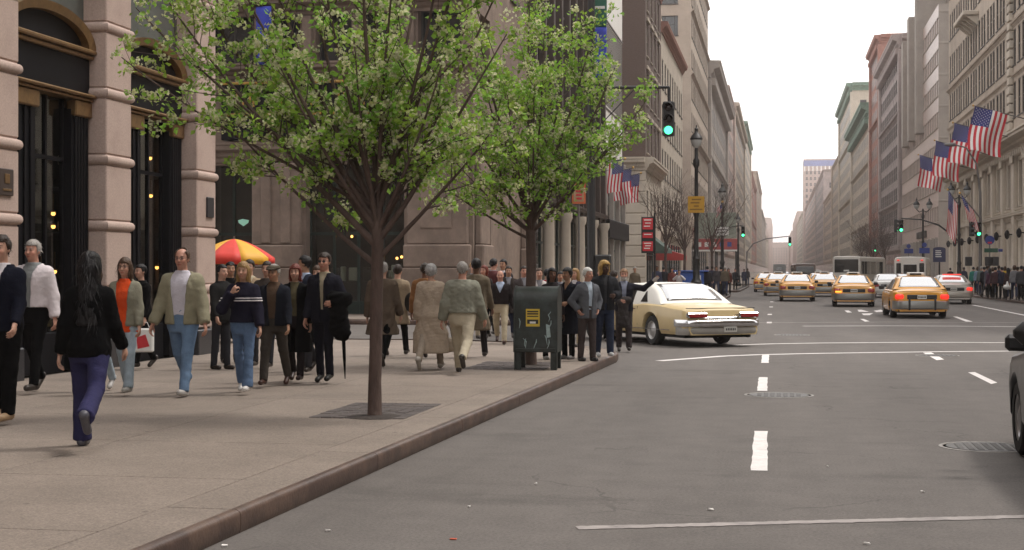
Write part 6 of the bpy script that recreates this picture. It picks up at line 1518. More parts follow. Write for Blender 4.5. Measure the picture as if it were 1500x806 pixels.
    if B.get('type') != 'none':
        Fd = Field(lo,hi,gx,gz)
        Fd.prof([p for p in P],.010,0,zlo=.77+dz,zhi=B.get('waist',1.04)+dz,fold=folds(seed,.002))
        fl = B.get('flare',.0)
        for (hip,kn,an) in (LL,RL):
            d = (an-kn)/np.linalg.norm(an-kn); Fd.cone(hip-np.array([0,0,.02]),kn,.088*bulk**.6+B.get('wide',0),.064+B.get('wide',0)*.8,.035,fold=fo); Fd.cone(kn,an+d*.03,.062+B.get('wide',0)*.8,.054+fl+B.get('wide',0)*.5,.02,fold=fo)
        for (hip,kn,an) in (LL,RL):                            # cut the hems square
            d = (an-kn)/np.linalg.norm(an-kn); e = an+d*.035; S = Fd.sl(e-.15,e+.15); X,Y,Z = Fd.grid(S); near_ = ((X-e[0])**2+(Y-e[1])**2+(Z-e[2])**2)<.13**2
            pl_ = (X-e[0])*d[0]+(Y-e[1])*d[1]+(Z-e[2])*d[2]; Fd.F[S] = np.where(near_&(pl_>0),np.maximum(Fd.F[S],pl_),Fd.F[S])
        Fd.mesh('trousers', fabric(B['c'],B.get('kind','cloth')), t)
    # ---- shoes
    shc = spec.get('shoes',(.03,.022,.018))
    for a_,p,h,t_ in feet:
        Fd = Field(np.minimum(np.minimum(h,t_),a_)-.08,np.maximum(np.maximum(h,t_),a_)+.08,.010*q,.010*q); c,s2 = math.cos(p),math.sin(p); upv = np.array([0,-s2,c])
        Fd.cone(h+upv*.038+np.array([0,-.03*c,0]),t_+upv*.034+np.array([0,.045*c,.045*s2]),.040,.038,.01); Fd.cone(h+upv*.045+np.array([0,-.035,0]),a_+upv*.01,.042,.040,.02)
        X,Y,Z = Fd.grid((slice(None),)*3); Fd.F = np.maximum(Fd.F,-((X-h[0])*upv[0]+(Y-h[1])*upv[1]+(Z-h[2])*upv[2]))
        Fd.mesh('shoe', fabric(shc,'leather'), t)
    # ---- tops
    for G_ in spec.get('tops',()):
        off = G_.get('off',.012); hem = G_.get('hem',.98)+dz; PP = [x for x in P if x[0] <= 1.49+dz]
        if G_.get('hem',.98) < .80:                              # long coat: extend the sections down
            h0 = G_['hem']; sw = G_.get('swing',.0); wd = G_.get('width',.20); mid = (np.array(LL[1])+np.array(RL[1]))/2; legy = mid[1]
            PP = [(h0+dz,wd,.15+G_.get('deep',.02),legy*.7+sw),(.62+dz,wd*.97,.14,legy*.5+sw*.5)]+PP[1:]
        fo2 = folds(seed*13+int(off*1000), G_.get('fold',.0045)*.75, .45); fo3 = folds(seed*17+3, .0030, 2.0); carve = None
        if 'open' in G_:
            ow, oz = G_['open'], G_.get('open_z',1.47)+dz
            def carve(X,Y,Z,ow=ow): return np.where(Y<.03, (ow*(.5+.5*np.clip((Z-hem)/.5,0,1))+np.clip((Z-1.36-dz),0,1)*.25)-np.abs(X), -1.0)
        if 'vneck' in G_:
            zv0 = G_['vneck']+dz
            def carve(X,Y,Z,zv0=zv0): return np.where(Y<0, np.clip(Z-zv0,0,1)*.42-np.abs(X)-.002*(Z<zv0), -1.0)
        Fd = Field(lo,hi,gx*G_.get('res',1),gz*G_.get('res',1)); Fd.prof(PP,off,0,zlo=hem,zhi=G_.get('top',1.475)+dz,fold=fo2,carve=carve)
        if G_.get('sleeves',True):
            for k in arms:
                S0,E,Wr = arms[k]; w = G_.get('sleeve_w',0); d = (Wr-E)/np.linalg.norm(Wr-E); sl = G_.get('sleeve_len',1.0)
                Fd.cone(S0,E,.046+off*.75+w,.041+off*.7+w,.05,fold=fo3)
                if sl > .5: Fd.cone(E,Wr-d*(.03+(1-sl)*.2),.041+off*.7+w,.031+off*.6+w,.02,fold=fo3)
                if sl > .9:
                    e = Wr-d*.002; S = Fd.sl(e-.12,e+.12); X,Y,Z = Fd.grid(S); pl_ = (X-e[0])*d[0]+(Y-e[1])*d[1]+(Z-e[2])*d[2]; near_ = ((X-e[0])**2+(Y-e[1])**2+(Z-e[2])**2)<.085**2; Fd.F[S] = np.where(near_&(pl_>0),np.maximum(Fd.F[S],pl_),Fd.F[S])
        if G_.get('collar'): 
            for k_ in range(10):
                a0 = PI*(.06+.88*k_/10); a1 = PI*(.06+.88*(k_+1)/10); cc = up((0,.012,1.455)); rr_ = nk+.022+off*.3
                Fd.cone(cc+np.array([math.cos(a0)*rr_*1.15,math.sin(a0)*rr_,0]),cc+np.array([math.cos(a1)*rr_*1.15,math.sin(a1)*rr_,.0]),.018,.018,.012)
        tp = Fd.mesh(G_.get('name','jacket'), fabric(G_['c'],G_.get('kind','cloth')), t)
        for (zA,zB,cc,part_) in G_.get('bands',()):
            F2 = Field((lo[0],lo[1],zA+dz-.03),(hi[0],hi[1],zB+dz+.03),gx,.007*q); F2.prof(PP,off+.006,0,zlo=zA+dz,zhi=zB+dz,fold=fo2)
            if part_ == 'all':
                for k in arms:
                    S0,E,Wr = arms[k]; F2.cone(S0,E,.046+off*.75+.012+G_.get('sleeve_w',0),.041+off*.7+.012+G_.get('sleeve_w',0),.03,fold=fo3)
                X,Y,Z = F2.grid((slice(None),)*3); F2.F = np.maximum(F2.F,np.maximum(zA+dz-Z,Z-zB-dz))
            F2.mesh('stripe', fabric(cc), tp)
    # ---- hair, caps, glasses
    hr = spec.get('hair'); hh = .0085*q
    if hr:
        st_, hc_ = hr; lo2 = hc-np.array([.22,.22,.75 if st_ in('long','verylong') else .30]); hi2 = hc+np.array([.22,.22,.22]); Fd = Field(lo2,hi2,hh,hh if st_ not in('long','verylong') else hh*1.4); fh = folds(seed*3+2,.004)
        vol = spec.get('hairvol',.014)
        Fd.ell(hd(0,.016,.030),(.074+vol,.094+vol,.092+vol),.01,M)
        if st_ in ('bob','long','verylong','curly'):
            Fd.ell(hd(0,.045,-.03),(.080+vol,.075+vol,.10),.03,M)
            dn = {'bob':.10,'curly':.12,'long':.28,'verylong':.46}[st_]
            if st_ != 'curly' or True:
                for s_ in (-1,1): Fd.cone(hd(s_*.062,.005,.02),hd(s_*.075,.02,-dn if st_ in('bob','curly') else -.22),.026,.024,.03)
            if st_ in ('long','verylong'): 
                b0, b1 = hd(0,.07,-.05), base+np.array([0,.115,-dn+.12]); Fd.cone(b0+np.array([-.03,0,0]),b1+np.array([-.06,0,0]),.05,.035,.04); Fd.cone(b0+np.array([.03,0,0]),b1+np.array([.06,0,0]),.05,.035,.04); Fd.cone(b0,b1,.055,.04,.04)
        # clear the face
        zf = {'short':.062,'thin':.075,'curly':.055,'bob':.05,'long':.05,'verylong':.05}.get(st_,.06)
        X,Y,Z = Fd.grid((slice(None),)*3); x = (X-hc[0])*M[0][0]+(Y-hc[1])*M[1][0]+(Z-hc[2])*M[2][0]; y = (X-hc[0])*M[0][1]+(Y-hc[1])*M[1][1]+(Z-hc[2])*M[2][1]; z = (X-hc[0])*M[0][2]+(Y-hc[1])*M[1][2]+(Z-hc[2])*M[2][2]
        yf = -.030 if st_ in('bob','long','verylong','curly') else -.012
        cut = np.maximum(np.maximum(y-yf-np.clip(z,0,.1)*-.3, z-zf), -1); Fd.F = np.maximum(Fd.F,-cut)
        if st_ in ('short','thin'): Fd.F = np.maximum(Fd.F, np.where(y<.06,-(z+.035-(.0 if st_=='short' else .02)),-(z+.075)))
        if st_ == 'thin': Fd.F = np.maximum(Fd.F, -np.maximum(np.maximum(np.abs(x)-.055, -(z-.03)), y-.03))
        Fd.F = Fd.F+fh(X,Y,Z)
        ho = Fd.mesh('hair', fabric(hc_,'hair'), t)
        if q <= 1.0:                                         # loose strands over the hair mass
            rs_ = random.Random(seed); vs = np.array([v.co for v in ho.data.vertices]); nv = np.array([v.normal for v in ho.data.vertices]); mb = MB()
            for k_ in range(260 if st_ in('long','verylong','bob','curly') else 130):
                i0 = rs_.randrange(len(vs)); p = vs[i0]+nv[i0]*.002; dd = nv[i0]*.25+np.array([rs_.uniform(-.35,.35),rs_.uniform(-.1,.4),-1.0 if st_ in('long','verylong','bob') else -.35]); ln = rs_.uniform(.05,.14) if st_ in('long','verylong') else rs_.uniform(.015,.035)
                dd = dd/np.linalg.norm(dd); e = p+dd*ln; mdl = (p+e)/2+nv[i0]*.006; sw_ = np.cross(dd,nv[i0]); sw_ = sw_/max(np.linalg.norm(sw_),1e-6)*.0022
                mb.add([p-sw_,p+sw_,mdl+sw_,mdl-sw_,e],[(0,1,2,3),(3,2,4)])
            me = bpy.data.meshes.new('hair_strands'); me.from_pydata([tuple(x) for x in mb.v],[],mb.f); me.materials.append(fabric(tuple(min(1,c*1.5+.006) for c in hc_),'hair')); so = link('hair_strands',me,ho); so['kind'] = 'stuff'
    if beard is not None:
        Fd = Field(hc-.16,hc+.16,hh,hh); Fd.ell(hd(0,-.045,-.088),(.050,.045,.042),.01,M); Fd.ell(hd(0,-.082,-.066),(.020,.02,.009),.0,M,'s'); Fd.mesh('beard', fabric(beard,'hair'), t)
    if spec.get('cap'):
        Fd = Field(hc-.2,hc+.2,hh,hh); Fd.ell(hd(0,.0,.075),(.095,.125,.045),.01,M); Fd.ell(hd(0,-.085,.055),(.075,.075,.014),.015,M); Fd.mesh('cap', fabric(spec['cap']), t)
    if spec.get('glasses'):
        dark = spec['glasses'] == 'sun'; mg = m_blackplastic; mb = MB()
        for s_ in (-1,1):
            n = 12; ring = [hd(s_*.031+.022*math.cos(2*PI*i/n),-.104,.004+.017*math.sin(2*PI*i/n)) for i in range(n)]
            if dark: mb.rings([ring,[p+M@np.array([0,-.003,0]) for p in ring]])
            else: mb.tube([tuple(p) for p in ring]+[tuple(ring[0])],.0022,4)
            mb.tube([tuple(hd(s_*.053,-.102,.008)),tuple(hd(s_*.077,-.05,.008)),tuple(hd(s_*.079,.01,.004))],.002,4)
        mb.tube([tuple(hd(-.010,-.106,.008)),tuple(hd(.010,-.106,.008))],.002,4); mb.build('glasses', mg, t)
    t['wristL'] = list(arms['L'][2]); t['wristR'] = list(arms['R'][2])
    return t, dict(arms=arms, hd=hd, up=up, dz=dz, M=M, LL=LL, RL=RL, P=P)
def hold(t, name, mb, m, smooth=50): return mb.build(name, m, t, smooth)
def sf_bag(lo, hi, prims, name, m, h=.012):
    Fd = Field(lo,hi,h,h)
    for p in prims: getattr(Fd,p[0])(*p[1:])
    return Fd.mesh(name, m, None)
BLK=(.0045,.0045,.005); NAVY=(.008,.009,.017); GREY=(.10,.10,.105); JEAN=(.11,.17,.27); JEAND=(.030,.038,.075); LJEAN=(.30,.36,.41); KHAKI=(.40,.33,.235); SAGE=(.225,.215,.165); WHITE=(.62,.58,.60); BROWN=(.060,.038,.026); TAN=(.30,.225,.15); BEIGE=(.40,.325,.245)
HB=(.025,.015,.010); HK=(.008,.007,.008); HG=(.30,.28,.26); HW=(.62,.60,.57); HBL=(.28,.17,.07); HR=(.13,.025,.015); HBR=(.06,.032,.018)
def pp(u, vf, vt, spec, label, face=0, q=1.0, z=KZ):
    if z == KZ and G(u,vf,z).y > 31.9 and G(u,vf,z).y < 44: z = 0.0
    g = G(u, vf, z); s = dict(spec); s['H'] = s.get('H') or max(1.55,min(1.92,ZV(u,vt,g.y)-z)); return person(s, loc=(g.x,g.y,z), face=face, label=label, q=q)
def w2(t, p):                                              # person-local point to the world
    c,s_ = math.cos(t.rotation_euler.z),math.sin(t.rotation_euler.z); k = t.scale[0]
    return Vector((t.location.x+k*(p[0]*c-p[1]*s_), t.location.y+k*(p[0]*s_+p[1]*c), t.location.z+k*p[2]))
wkA=(24,6,-20,22); wkB=(-20,22,22,6); wkC=(16,6,-14,16); wkD=(-14,16,16,6); stand=(3,2,-3,3)
shirt=lambda c,**k: dict(c=c,off=.012,hem=.96,name='shirt',top=1.49,**k)
# 1-3 at the left edge
pp(4,621,352,dict(legs=(8,4,-10,10),hair=('short',HB),tops=[shirt(WHITE),dict(c=NAVY,off=.034,hem=.84,open=.05,collar=1)],bottom=dict(c=BLK,wide=.02),shoes=(.36,.24,.14),armL=(14,10,28)),'person in a dark navy jacket, black trousers and tan shoes, partly cut off')
pp(50,576,356,dict(legs=wkC,hair=('short',HG),skin='pink',bulk=1.08,tops=[shirt((.20,.21,.21)),dict(c=(.62,.56,.58),off=.036,hem=.97,open=.075,collar=1,sleeve_w=.01)],bottom=dict(c=BLK),armL=(-6,12,16),armR=(10,12,20)),'person with grey hair in a white jacket over a grey pullover',-4)
tw,iw = pp(131,656,368,dict(sex='f',legs=(14,6,-24,40),hair=('verylong',HK),hairvol=.024,tops=[dict(c=BLK,off=.030,hem=.82,sleeve_w=.008)],bottom=dict(c=(.032,.031,.082),kind='denim',flare=.022,wide=.012),shoes=(.09,.09,.11),armL=(-12,12,20),armR=(8,12,30)),'person with long black hair walking away in a black jacket and blue jeans',-168)
pp(184,578,381,dict(sex='f',legs=(14,4,-16,14),hair=('long',HBR),glasses='clear',tops=[dict(c=(.62,.075,.02),off=.018,hem=.78,name='shirt',top=1.48),dict(c=SAGE,off=.036,hem=.86,open=.085,collar=1)],bottom=dict(c=LJEAN,kind='denim',flare=.01),shoes=(.35,.33,.30),armR=(-4,10,16),armL=(6,10,18)),'person with glasses in a bright orange shirt under a sage jacket',4)
pp(140,574,392,dict(sex='f',legs=wkD,hair=('bob',HBR),tops=[dict(c=NAVY,off=.03,hem=.86)],bottom=dict(c=LJEAN,kind='denim'),shoes=(.5,.48,.46)),'person in light jeans hidden behind the walker with long black hair',0,1.6)
tb,ib = pp(208,541,390,dict(sex='f',legs=wkC,hair=('short',HK),tops=[dict(c=BLK,off=.03,hem=.70)],bottom=dict(c=BLK),armL=(6,8,10)),'person all in black near the shop bay carrying a white and red bag',-30,1.5)
# 4-8 the approaching group
pp(268,579,360,dict(legs=(20,4,-20,24),hair=('thin',HBR),skin='pink',glasses='clear',bulk=1.06,tops=[shirt((.58,.55,.62)),dict(c=(.27,.25,.175),off=.040,hem=.86,open=.105,collar=1,sleeve_w=.012)],bottom=dict(c=(.13,.20,.31),kind='denim',wide=.006),shoes=(.42,.40,.38),armR=(6,16,14),armL=(8,16,14)),'person with glasses in a khaki jacket, white shirt and blue jeans',2)
pp(357,577,388,dict(sex='f',legs=(14,4,-12,16),hair=('long',HBL),tops=[dict(c=(.016,.015,.028),off=.036,hem=.93,collar=1,sleeve_w=.012,bands=[(1.215,1.235,WHITE,'all'),(1.25,1.268,WHITE,'all')])],bottom=dict(c=(.10,.155,.26),kind='denim',flare=.022),shoes=(.66,.64,.62),armR=dict(elbow=(-.25,-.17,1.12),wrist=(-.10,-.20,1.34),palm=(.6,.8,0),curl=.9),armL=(10,14,16)),'fair haired person with a hand at the chin in a navy pullover with white stripes',4)
pp(402,567,391,dict(legs=wkD,hair=('short',HG),cap=(.085,.072,.055),skin='tan',tops=[dict(c=(.10,.065,.045),off=.016,hem=.96,name='pullover',top=1.50),dict(c=(.013,.015,.022),off=.036,hem=.86,open=.075,collar=1)],bottom=dict(c=(.060,.052,.045),wide=.010),shoes=(.06,.025,.018),armL=(8,10,20),armR=(-6,10,20),headyaw=-12),'person in a flat cap with a dark jacket over a brown pullover',2)
pp(433,560,391,dict(sex='f',legs=(12,4,-12,14),hair=('curly',HR),tops=[dict(c=(.10,.085,.05),off=.014,hem=.96,name='blouse',top=1.48),dict(c=BLK,off=.040,hem=.42,open=.045,width=.21)],bottom=dict(c=(.02,.015,.016)),shoes=(.035,.015,.015)),'person with short red hair in a long dark coat',6)
ts,is_ = pp(476,561,374,dict(legs=(22,30,-6,4),hair=('short',HB),skin='pink',glasses='sun',tops=[shirt((.33,.28,.20)),dict(c=(.012,.012,.018),off=.026,hem=.96,open=.03,name='vest',sleeves=False),dict(c=(.014,.014,.021),off=.038,hem=.80,open=.06,open_z=1.4,collar=1)],bottom=dict(c=(.012,.012,.018)),shoes=BLK,armL=dict(elbow=(.27,.0,1.13),wrist=(.20,-.22,1.09)),armR=(4,8,14)),'person in a dark suit and sunglasses with a coat over the arm',-2)
# coat over the arm and furled umbrella
c = w2(ts, is_['arms']['L'][2]); Fd = Field((-.22,-.2,-.62),(.22,.2,.12),.014,.016); fo = folds(77,.012)
Fd.cone((-.06,0,.03),(.12,0,.02),.085,.085,.05,fold=fo); Fd.cone((0,0,-.02),(.05,.02,-.42),.105,.12,.06,fold=fo); Fd.cone((.04,0,-.05),(-.02,0,-.36),.09,.10,.05,fold=fo)
o = Fd.mesh('coat', fabric(BLK), None); o.location = c+Vector((.05,.02,.02)); tag(o, 'black folded coat hanging over the arm of the person in sunglasses', 'coat')
o = MB().tube([(0,0,.04),(.02,0,-.45),(.03,0,-.72)],[.03,.022,.006],8).build('furled_umbrella', fabric(BLK)); o.location = c+Vector((.12,.03,-.30)); tag(o, 'furled black umbrella hanging below the folded coat', 'umbrella')
# bag of the person in black
c = w2(tb, ib['arms']['L'][2]); t = empty('shopping_bag', (c.x,c.y-.02,c.z-.52), R(8), 'white shopping bag with a red print hanging from a hand', 'bag')
MB().cbox(-.15,.15,-.05,.05,0,.36,.02).build('bag_body', m_white, t); MB().prism([(-.08,.05),(.10,.09),(.04,.27),(-.10,.22)],1,-.054,-.0515).build('red_print', m_signred, t); MB().tube([(-.09,0,.36),(-.05,0,.45),(.05,0,.45),(.09,0,.36)],.006,5).build('handle', m_white, t)
# 9- behind the group
pp(448,545,378,dict(legs=wkC,hair=('short',HK),skin='tan',tops=[shirt((.35,.42,.55)),dict(c=(.02,.024,.04),off=.03,hem=.80,open=.04)],headyaw=-60),'person with dark hair in a navy suit seen in profile behind the red haired walker',-25,1.5)
pp(366,535,381,dict(legs=stand,hair=('short',HB),glasses='sun',tops=[shirt((.45,.4,.3)),dict(c=TAN,off=.03,hem=.82,open=.06)]),'person in sunglasses and a tan jacket standing beside the vendor umbrella',0,1.5)
pp(337,532,384,dict(legs=stand,hair=('short',HK),skin='tan',tops=[dict(c=BLK,off=.03,hem=.82)]),'person in black standing under the vendor umbrella',30,1.6)
pp(392,541,386,dict(legs=wkC,hair=('short',HB),tops=[dict(c=(.05,.04,.035),off=.03,hem=.8)]),'person in a dark brown jacket hidden behind the flat cap walker',0,1.6)
pp(466,548,392,dict(sex='f',legs=wkD,hair=('bob',HBR),tops=[dict(c=BLK,off=.03,hem=.5,width=.2)]),'person in a long black coat half hidden behind the suited walker',0,1.6)
pp(324,541,388,dict(legs=stand,hair=('short',HK),tops=[dict(c=(.02,.02,.02),off=.03,hem=.8)]),'person in dark clothes beside the stone corner pier',60,1.6)
# walking away
tc,ic = pp(560,537,382,dict(legs=wkA,hair=('short',HG),bulk=1.06,tops=[dict(c=(.105,.078,.058),off=.046,hem=.55,width=.235,deep=.05,collar=1,sleeve_w=.01,fold=.007)],bottom=dict(c=BLK,wide=.01)),'person in a brown knee length coat walking away behind the near tree trunk',180)
td,idd = pp(582,521,386,dict(legs=wkB,hair=('short',HB),tops=[dict(c=(.27,.21,.145),off=.04,hem=.62,width=.22,collar=1)],bottom=dict(c=BLK)),'person in a tan coat with a black shoulder bag walking away',180,1.3)
c = w2(td,(-.29,.02,1.0)); Fd = Field((-.2,-.16,-.25),(.2,.16,.25),.014,.014); Fd.ell((0,0,0),(.15,.09,.17),.02); Fd.ell((0,0,-.05),(.16,.08,.13),.02); o = Fd.mesh('shoulder_bag', fabric(BLK,'leather'), None); o.location = w2(td,(.30,.03,1.02)) if w2(td,(.30,.03,1.02)).x > td.location.x else w2(td,(-.30,.03,1.02)); tag(o,'round black shoulder bag at the hip of the tan coat walker','bag')
te,ie = pp(631,542,394,dict(sex='f',H=1.62,legs=wkB,hair=('short',(.36,.35,.35)),hairvol=.022,bulk=1.05,tops=[dict(c=(.385,.31,.24),off=.050,hem=.30,width=.245,deep=.06,collar=1,sleeve_w=.018,fold=.007)],bottom=dict(c=(.30,.25,.2)),shoes=(.40,.37,.33),armR=(6,8,14),armL=(-8,8,14)),'grey haired person in a long beige raincoat walking away',180)
c = w2(te, ie['arms']['R'][2]); c = c if c.x > te.location.x else w2(te, ie['arms']['L'][2])
t = empty('handbag', (c.x+.02,c.y,c.z-.50), R(20), 'beige handbag hanging beside the long beige raincoat', 'bag'); Fd = Field((-.17,-.1,-.02),(.17,.1,.30),.012,.012); Fd.ell((0,0,.11),(.13,.06,.12),.02); Fd.cone((-.09,0,.05),(.09,0,.05),.05,.05,.03); Fd.mesh('pouch', fabric((.33,.27,.2),'leather'), t); MB().tube([(-.09,0,.17),(-.05,0,.36),(0,0,.44),(.05,0,.36),(.09,0,.17)],.010,6).build('strap', fabric((.06,.045,.035),'leather'), t)
pp(677,547,379,dict(legs=(24,5,-22,38),hair=('thin',HG),skin='pink',bulk=1.12,tops=[dict(c=(.235,.235,.19),off=.046,hem=.97,collar=1,sleeve_w=.016,fold=.008)],bottom=dict(c=(.47,.415,.315),wide=.016,fold=.007),shoes=(.035,.03,.025),armL=(-14,14,22),armR=(10,14,18)),'grey haired person in a sage blouson and khaki trousers walking away',180)
pp(622,524,384,dict(legs=wkA,hair=('short',HB),skin='brown',tops=[dict(c=(.22,.105,.045),off=.04,hem=.80)],bottom=dict(c=BLK)),'person in a rust brown jacket ahead of the beige raincoat',180,1.4)
pp(697,524,377,dict(legs=wkB,hair=('short',HK),skin='brown',tops=[dict(c=(.16,.13,.095),off=.042,hem=.50,width=.22)],bottom=dict(c=(.03,.028,.03))),'person in an olive brown long coat ahead of the sage blouson',180,1.4)
# coming across the side street
pp(733,504,403,dict(legs=(24,5,-20,30),hair=None,skin='pink',bulk=1.08,tops=[shirt((.38,.45,.58)),dict(c=(.020,.016,.017),off=.032,hem=.97,vneck=1.22,name='pullover')],bottom=dict(c=(.42,.36,.26),wide=.01),shoes=(.06,.025,.02),armL=(-8,16,24),armR=(10,14,20)),'bald person in a black pullover and khaki trousers walking this way',6,1.3)
bgp = [(710,499,391,'curly',HR,'f',(.03,.025,.025),'red haired person in dark clothes behind the bald walker'),(745,497,392,'short',HB,'m',(.035,.028,.025),'dark haired person close behind the bald walker'),(693,496,384,'short',(.35,.2,.08),'m',(.05,.045,.035),'person with ginger hair at the far kerb of the side street'),
       (722,494,380,'short',HK,'m',(.09,.03,.03),'person in dark red beside the shop door across the side street'),(738,492,382,'short',HK,'m',(.02,.02,.025),'person in a black coat by the dark shop window'),(790,505,394,'short',HBR,'m',(.5,.47,.45),'person in a pale shirt behind the mailbox'),
       (767,503,392,'short',HB,'m',(.06,.05,.05),'person in a grey brown coat behind the mailbox trunk'),(801,499,396,'short',HK,'m',(.30,.03,.03),'person in a red jacket seen over the mailbox'),(843,508,398,'long',HBL,'f',(.03,.03,.05),'fair haired person in a dark jacket behind the white haired person in grey'),
       (880,503,394,'short',HK,'m',(.05,.05,.055),'dark haired person behind the tall person with bleached hair'),(820,497,400,'short',HK,'m',(.03,.03,.03),'person in black far behind the clasped hands by the mailbox'),(899,497,397,'short',HB,'m',(.12,.10,.09),'person in a brown jacket by the glazed shopfront')]
for k,(u,vf,vt,hs,hcol,sx,c,lab) in enumerate(bgp):
    pp(u,vf,vt,dict(sex=sx,legs=(wkC,wkD,stand)[k%3],hair=(hs,hcol),skin=('pink','tan','pale')[k%3],tops=[shirt(WHITE) if k%4==0 else shirt((.2,.2,.22)),dict(c=c,off=.034,hem=(.8,.6,.86)[k%3],open=.04,width=.2)],bottom=dict(c=(BLK,JEAND,KHAKI)[k%3])),lab,(-20,10,25,150)[k%4],1.8)
# group at the kerb
pp(808,527,400,dict(sex='f',legs=stand,hair=('long',HK),skin='brown',tops=[dict(c=(.03,.025,.028),off=.03,hem=.60,width=.2)],bottom=dict(c=BLK),shoes=(.2,.19,.18)),'dark haired person half hidden by the mailbox',25,1.3)
pp(832,526,405,dict(sex='f',legs=stand,hair=('short',HK),hairvol=.02,skin='tan',tops=[dict(c=(.009,.010,.016),off=.030,hem=.48,width=.195,vneck=1.30,swing=.0)],bottom=dict(c=BLK),shoes=(.16,.15,.15),armL=dict(elbow=(.23,.03,1.12),wrist=(.07,-.17,1.08)),armR=dict(elbow=(-.23,.03,1.12),wrist=(-.07,-.17,1.08)),headyaw=-20),'person in a black dress with hands clasped beside the mailbox',-20)
pp(860,529,401,dict(legs=stand,hair=('short',HW),skin='pink',tops=[shirt((.45,.52,.60)),dict(c=(.115,.120,.135),off=.036,hem=.80,open=.045,collar=1)],bottom=dict(c=(.062,.048,.046),wide=.008),shoes=(.02,.018,.018),armL=dict(elbow=(.30,.08,1.12),wrist=(.21,-.04,.95)),armR=dict(elbow=(-.30,.08,1.12),wrist=(-.21,-.04,.95)),headyaw=20),'white haired person in a grey blazer with hands in the pockets at the kerb',35)
pp(885,524,385,dict(legs=(5,4,-5,5),hair=('curly',(.40,.24,.07)),hairvol=.026,skin='dark',tops=[shirt((.05,.05,.055)),dict(c=(.025,.026,.030),off=.040,hem=.84,open=.03,collar=1,sleeve_w=.01)],bottom=dict(c=(.028,.036,.062),kind='denim',wide=.018),shoes=(.52,.52,.52),armL=dict(elbow=(.26,.0,1.12),wrist=(.14,-.22,1.12)),headyaw=15),'tall person with bleached hair in a dark jacket and white sneakers at the kerb',20)
th,ih = pp(914,516,397,dict(legs=(4,2,-6,8),hair=('short',(.22,.12,.06)),beard=(.45,.43,.40),skin='pink',tops=[shirt((.25,.27,.35)),dict(c=(.018,.018,.026),off=.036,hem=.84,open=.05,collar=1)],bottom=dict(c=(.055,.045,.045),wide=.015),shoes=(.03,.025,.02),armL=dict(elbow=(.42,-.06,1.33),wrist=(.62,-.16,1.50),palm=(-.3,-1,0),curl=.15),armR=dict(elbow=(-.25,.02,1.12),wrist=(-.10,-.22,1.08))),'bearded person with one arm raised to hail a cab',8,z=0.0)
c = w2(ih and th, ih['arms']['R'][2]); Fd = Field((-.2,-.2,-.62),(.2,.2,.12),.015,.018); fo = folds(78,.01); Fd.cone((-.05,0,0),(.10,0,0),.08,.08,.05,fold=fo); Fd.cone((0,0,-.05),(.02,.02,-.45),.10,.11,.05,fold=fo); o = Fd.mesh('coat', fabric((.045,.04,.04)), None); o.location = c+Vector((.06,.03,.0)); tag(o,'grey brown coat draped over the arm of the hailing person','coat')
# beyond the sedan and along the far left pavement
pp(995,444,403,dict(sex='f',legs=stand,hair=('short',HB),skin='tan',tops=[dict(c=(.50,.48,.50),off=.035,hem=.84)],bottom=dict(c=JEAND),armL=dict(elbow=(.28,-.1,1.25),wrist=(.08,-.2,1.45)),armR=dict(elbow=(-.28,-.1,1.25),wrist=(-.08,-.2,1.45))),'person in a pale top with raised hands beyond the sedan roof',0,2.0)
# ---- shared small figures for the crowds
protos = []
for k,(sx,hs,hcol,c,bc) in enumerate((('m','short',HK,(.02,.02,.026),BLK),('f','bob',HBR,(.05,.045,.05),JEAND),('m','short',HB,(.035,.04,.07),(.04,.04,.045)),('f','long',HK,(.12,.035,.03),BLK),('m','short',HG,(.13,.105,.075),JEAND))):
    t,_ = person(dict(sex=sx,H=1.72,legs=(stand,wkC,wkD)[k%3],hair=(hs,hcol),skin=('pink','tan','brown')[k%3],tops=[dict(c=c,off=.036,hem=(.8,.86,.6)[k%3],width=.2)],bottom=dict(c=bc)),loc=(0,0,0),label='x',q=2.5); protos.append(t)
BASE = [{o.name.split('.')[0]: o.data for o in p.children} for p in protos]
used = set()
def crowd(u, Y, k, face, label, color=None, X=None, z=KZ):
    x = XY(u,Y) if X is None else X; p = protos[k]
    if k in used: p = copy_tree(p)
    used.add(k); p.location = (x,Y,z); p.rotation_euler.z = R(face); p['label'] = label; p['group'] = 'pedestrians'; s = 1.0+((u*7.3)%1-.5)*.08; p.scale = tuple(q*1.0 for q in (s*.983,)*3)
    for o in p.children:
        if o.name.startswith('jacket'):
            o.data = BASE[k]['jacket']
            if color: o.data = o.data.copy(); o.data.materials[0] = fabric(color)
    return p
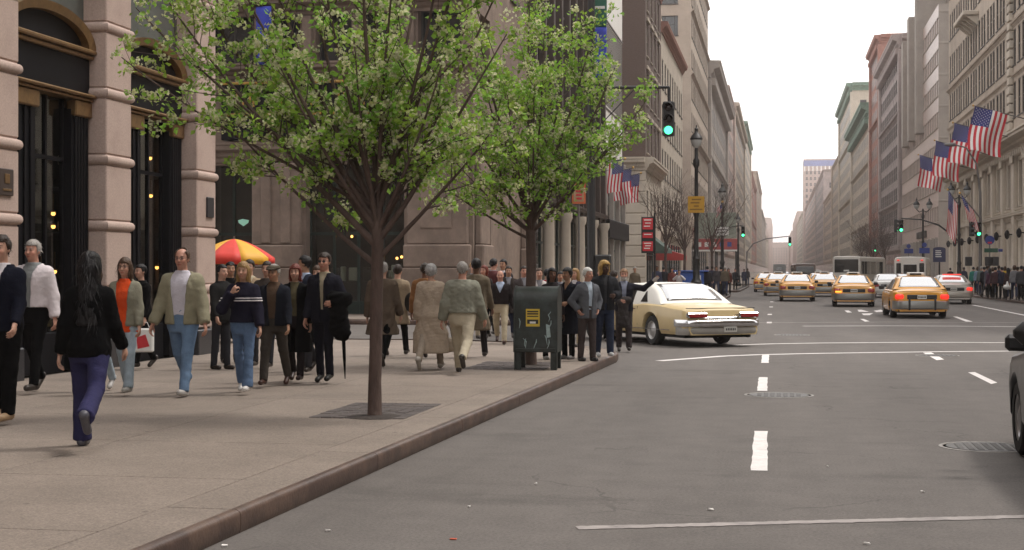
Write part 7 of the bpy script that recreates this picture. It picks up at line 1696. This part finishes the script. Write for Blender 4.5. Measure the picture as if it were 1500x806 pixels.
cr = [(1426,101,0,170,'person in a teal jacket at the head of the crossing crowd',(.03,.16,.13)),(1432,97,1,150,'person in a pale blue top beside the teal jacket',(.18,.24,.32)),(1437.5,93,4,160,'person in a grey green coat next to the pale blue top',(.10,.13,.12)),
      (1442,90,0,190,'person in black with broad shoulders behind the crossing line',None),(1446,86.5,2,100,'person in slate grey between two black coats',(.07,.07,.09)),(1450,85,3,200,'person in a plum coat in the crossing crowd',(.07,.03,.05)),(1454,92,1,180,'person in a creamy white jacket at the back of the crowd',(.55,.50,.48)),
      (1458,84,0,150,'person in a maroon jacket facing the kerb',(.055,.025,.03)),(1463,88,2,170,'person in navy beneath the street sign post',None),(1468,83,0,210,'person in dark navy next to the kerb line',(.02,.022,.04)),(1472,91,1,160,'person in a mustard yellow top in the crossing crowd',(.45,.30,.04)),
      (1477,81,3,190,'person in a dark coat carrying two white bags',(.05,.03,.03)),(1480,85,4,180,'person in an orange red jacket behind the white bags',(.42,.09,.04)),(1486,80,1,170,'person in pale grey trousers and grey coat past the white bags',(.16,.16,.17)),(1491,84,2,200,'person in a brown coat near the edge of the crowd',(.12,.07,.05)),(1496,79,0,160,'person in charcoal at the edge of the crowd',(.05,.05,.055)),(1499,86,3,170,'person in dusty pink behind the charcoal coat',(.30,.17,.14))]
for u,Y,k,f,lab,c in cr: crowd(u,Y,k,f,lab,c)
for i,(u,lab) in enumerate(((1475.5,'white carrier bag held on the kerb side of the dark coat'),(1480.5,'white carrier bag held on the building side of the dark coat'))):
    t = empty('shopping_bag', (XY(u,80.6),80.6,KZ+.55), R(10), lab, 'bag'); Fd = Field((-.25,-.15,-.02),(.25,.15,.5),.02,.02); Fd.cone((-.1,0,.12),(.1,0,.12),.11,.11,.05); Fd.cone((0,0,.1),(.0,0,.38),.11,.04,.04); Fd.mesh('bag_body', m_white, t)
lf = [(1036,86,0,180,'person in black near the bare tree by the sedan roof'),(1043,90,2,170,'person in navy walking away beside the lamp post with the white sign'),(1049,88,1,20,'person in a dark jacket facing the sedan'),(1056,92,0,160,'person in black with a pale bag near the kerb corner'),(1062,89,4,180,'person in a brown jacket and blue jeans at the kerb corner'),(1067,95,3,10,'person in dark red close to the kerb corner'),(1077,116,0,0,'person in black farther along the left pavement'),(1090,140,2,0,'small figure in navy far along the left pavement'),(1095,150,1,180,'small figure in a dark coat far along the left pavement'),
      (962,75,2,10,'person in navy by the red stacked sign'),(972,80,0,170,'person in black left of the bare trees'),(984,78,3,20,'person in dark red near the newsstand'),(930,66,4,0,'person in brown near the banded stone base'),(1392,120,0,180,'person in black beside the twin lamp post'),(1412,112,2,170,'person in navy behind the silver car')]
for u,Y,k,f,lab in lf: crowd(u,Y,k,f,lab)
# ================================================================ haze
m_haze = bpy.data.materials.new('haze_air'); m_haze.use_nodes = True; N = m_haze.node_tree.nodes; L = m_haze.node_tree.links
N.remove(N['Principled BSDF']); pv = N.new('ShaderNodeVolumePrincipled'); pv.inputs['Color'].default_value = (.96,.90,.88,1); pv.inputs['Density'].default_value = 0.00033; pv.inputs['Anisotropy'].default_value = .2
L.new(pv.outputs[0], N['Material Output'].inputs['Volume'])
hz = MB().box(-120,120,-30,2600,-1.0,110).build('haze', m_haze); tag(hz, kind='stuff')
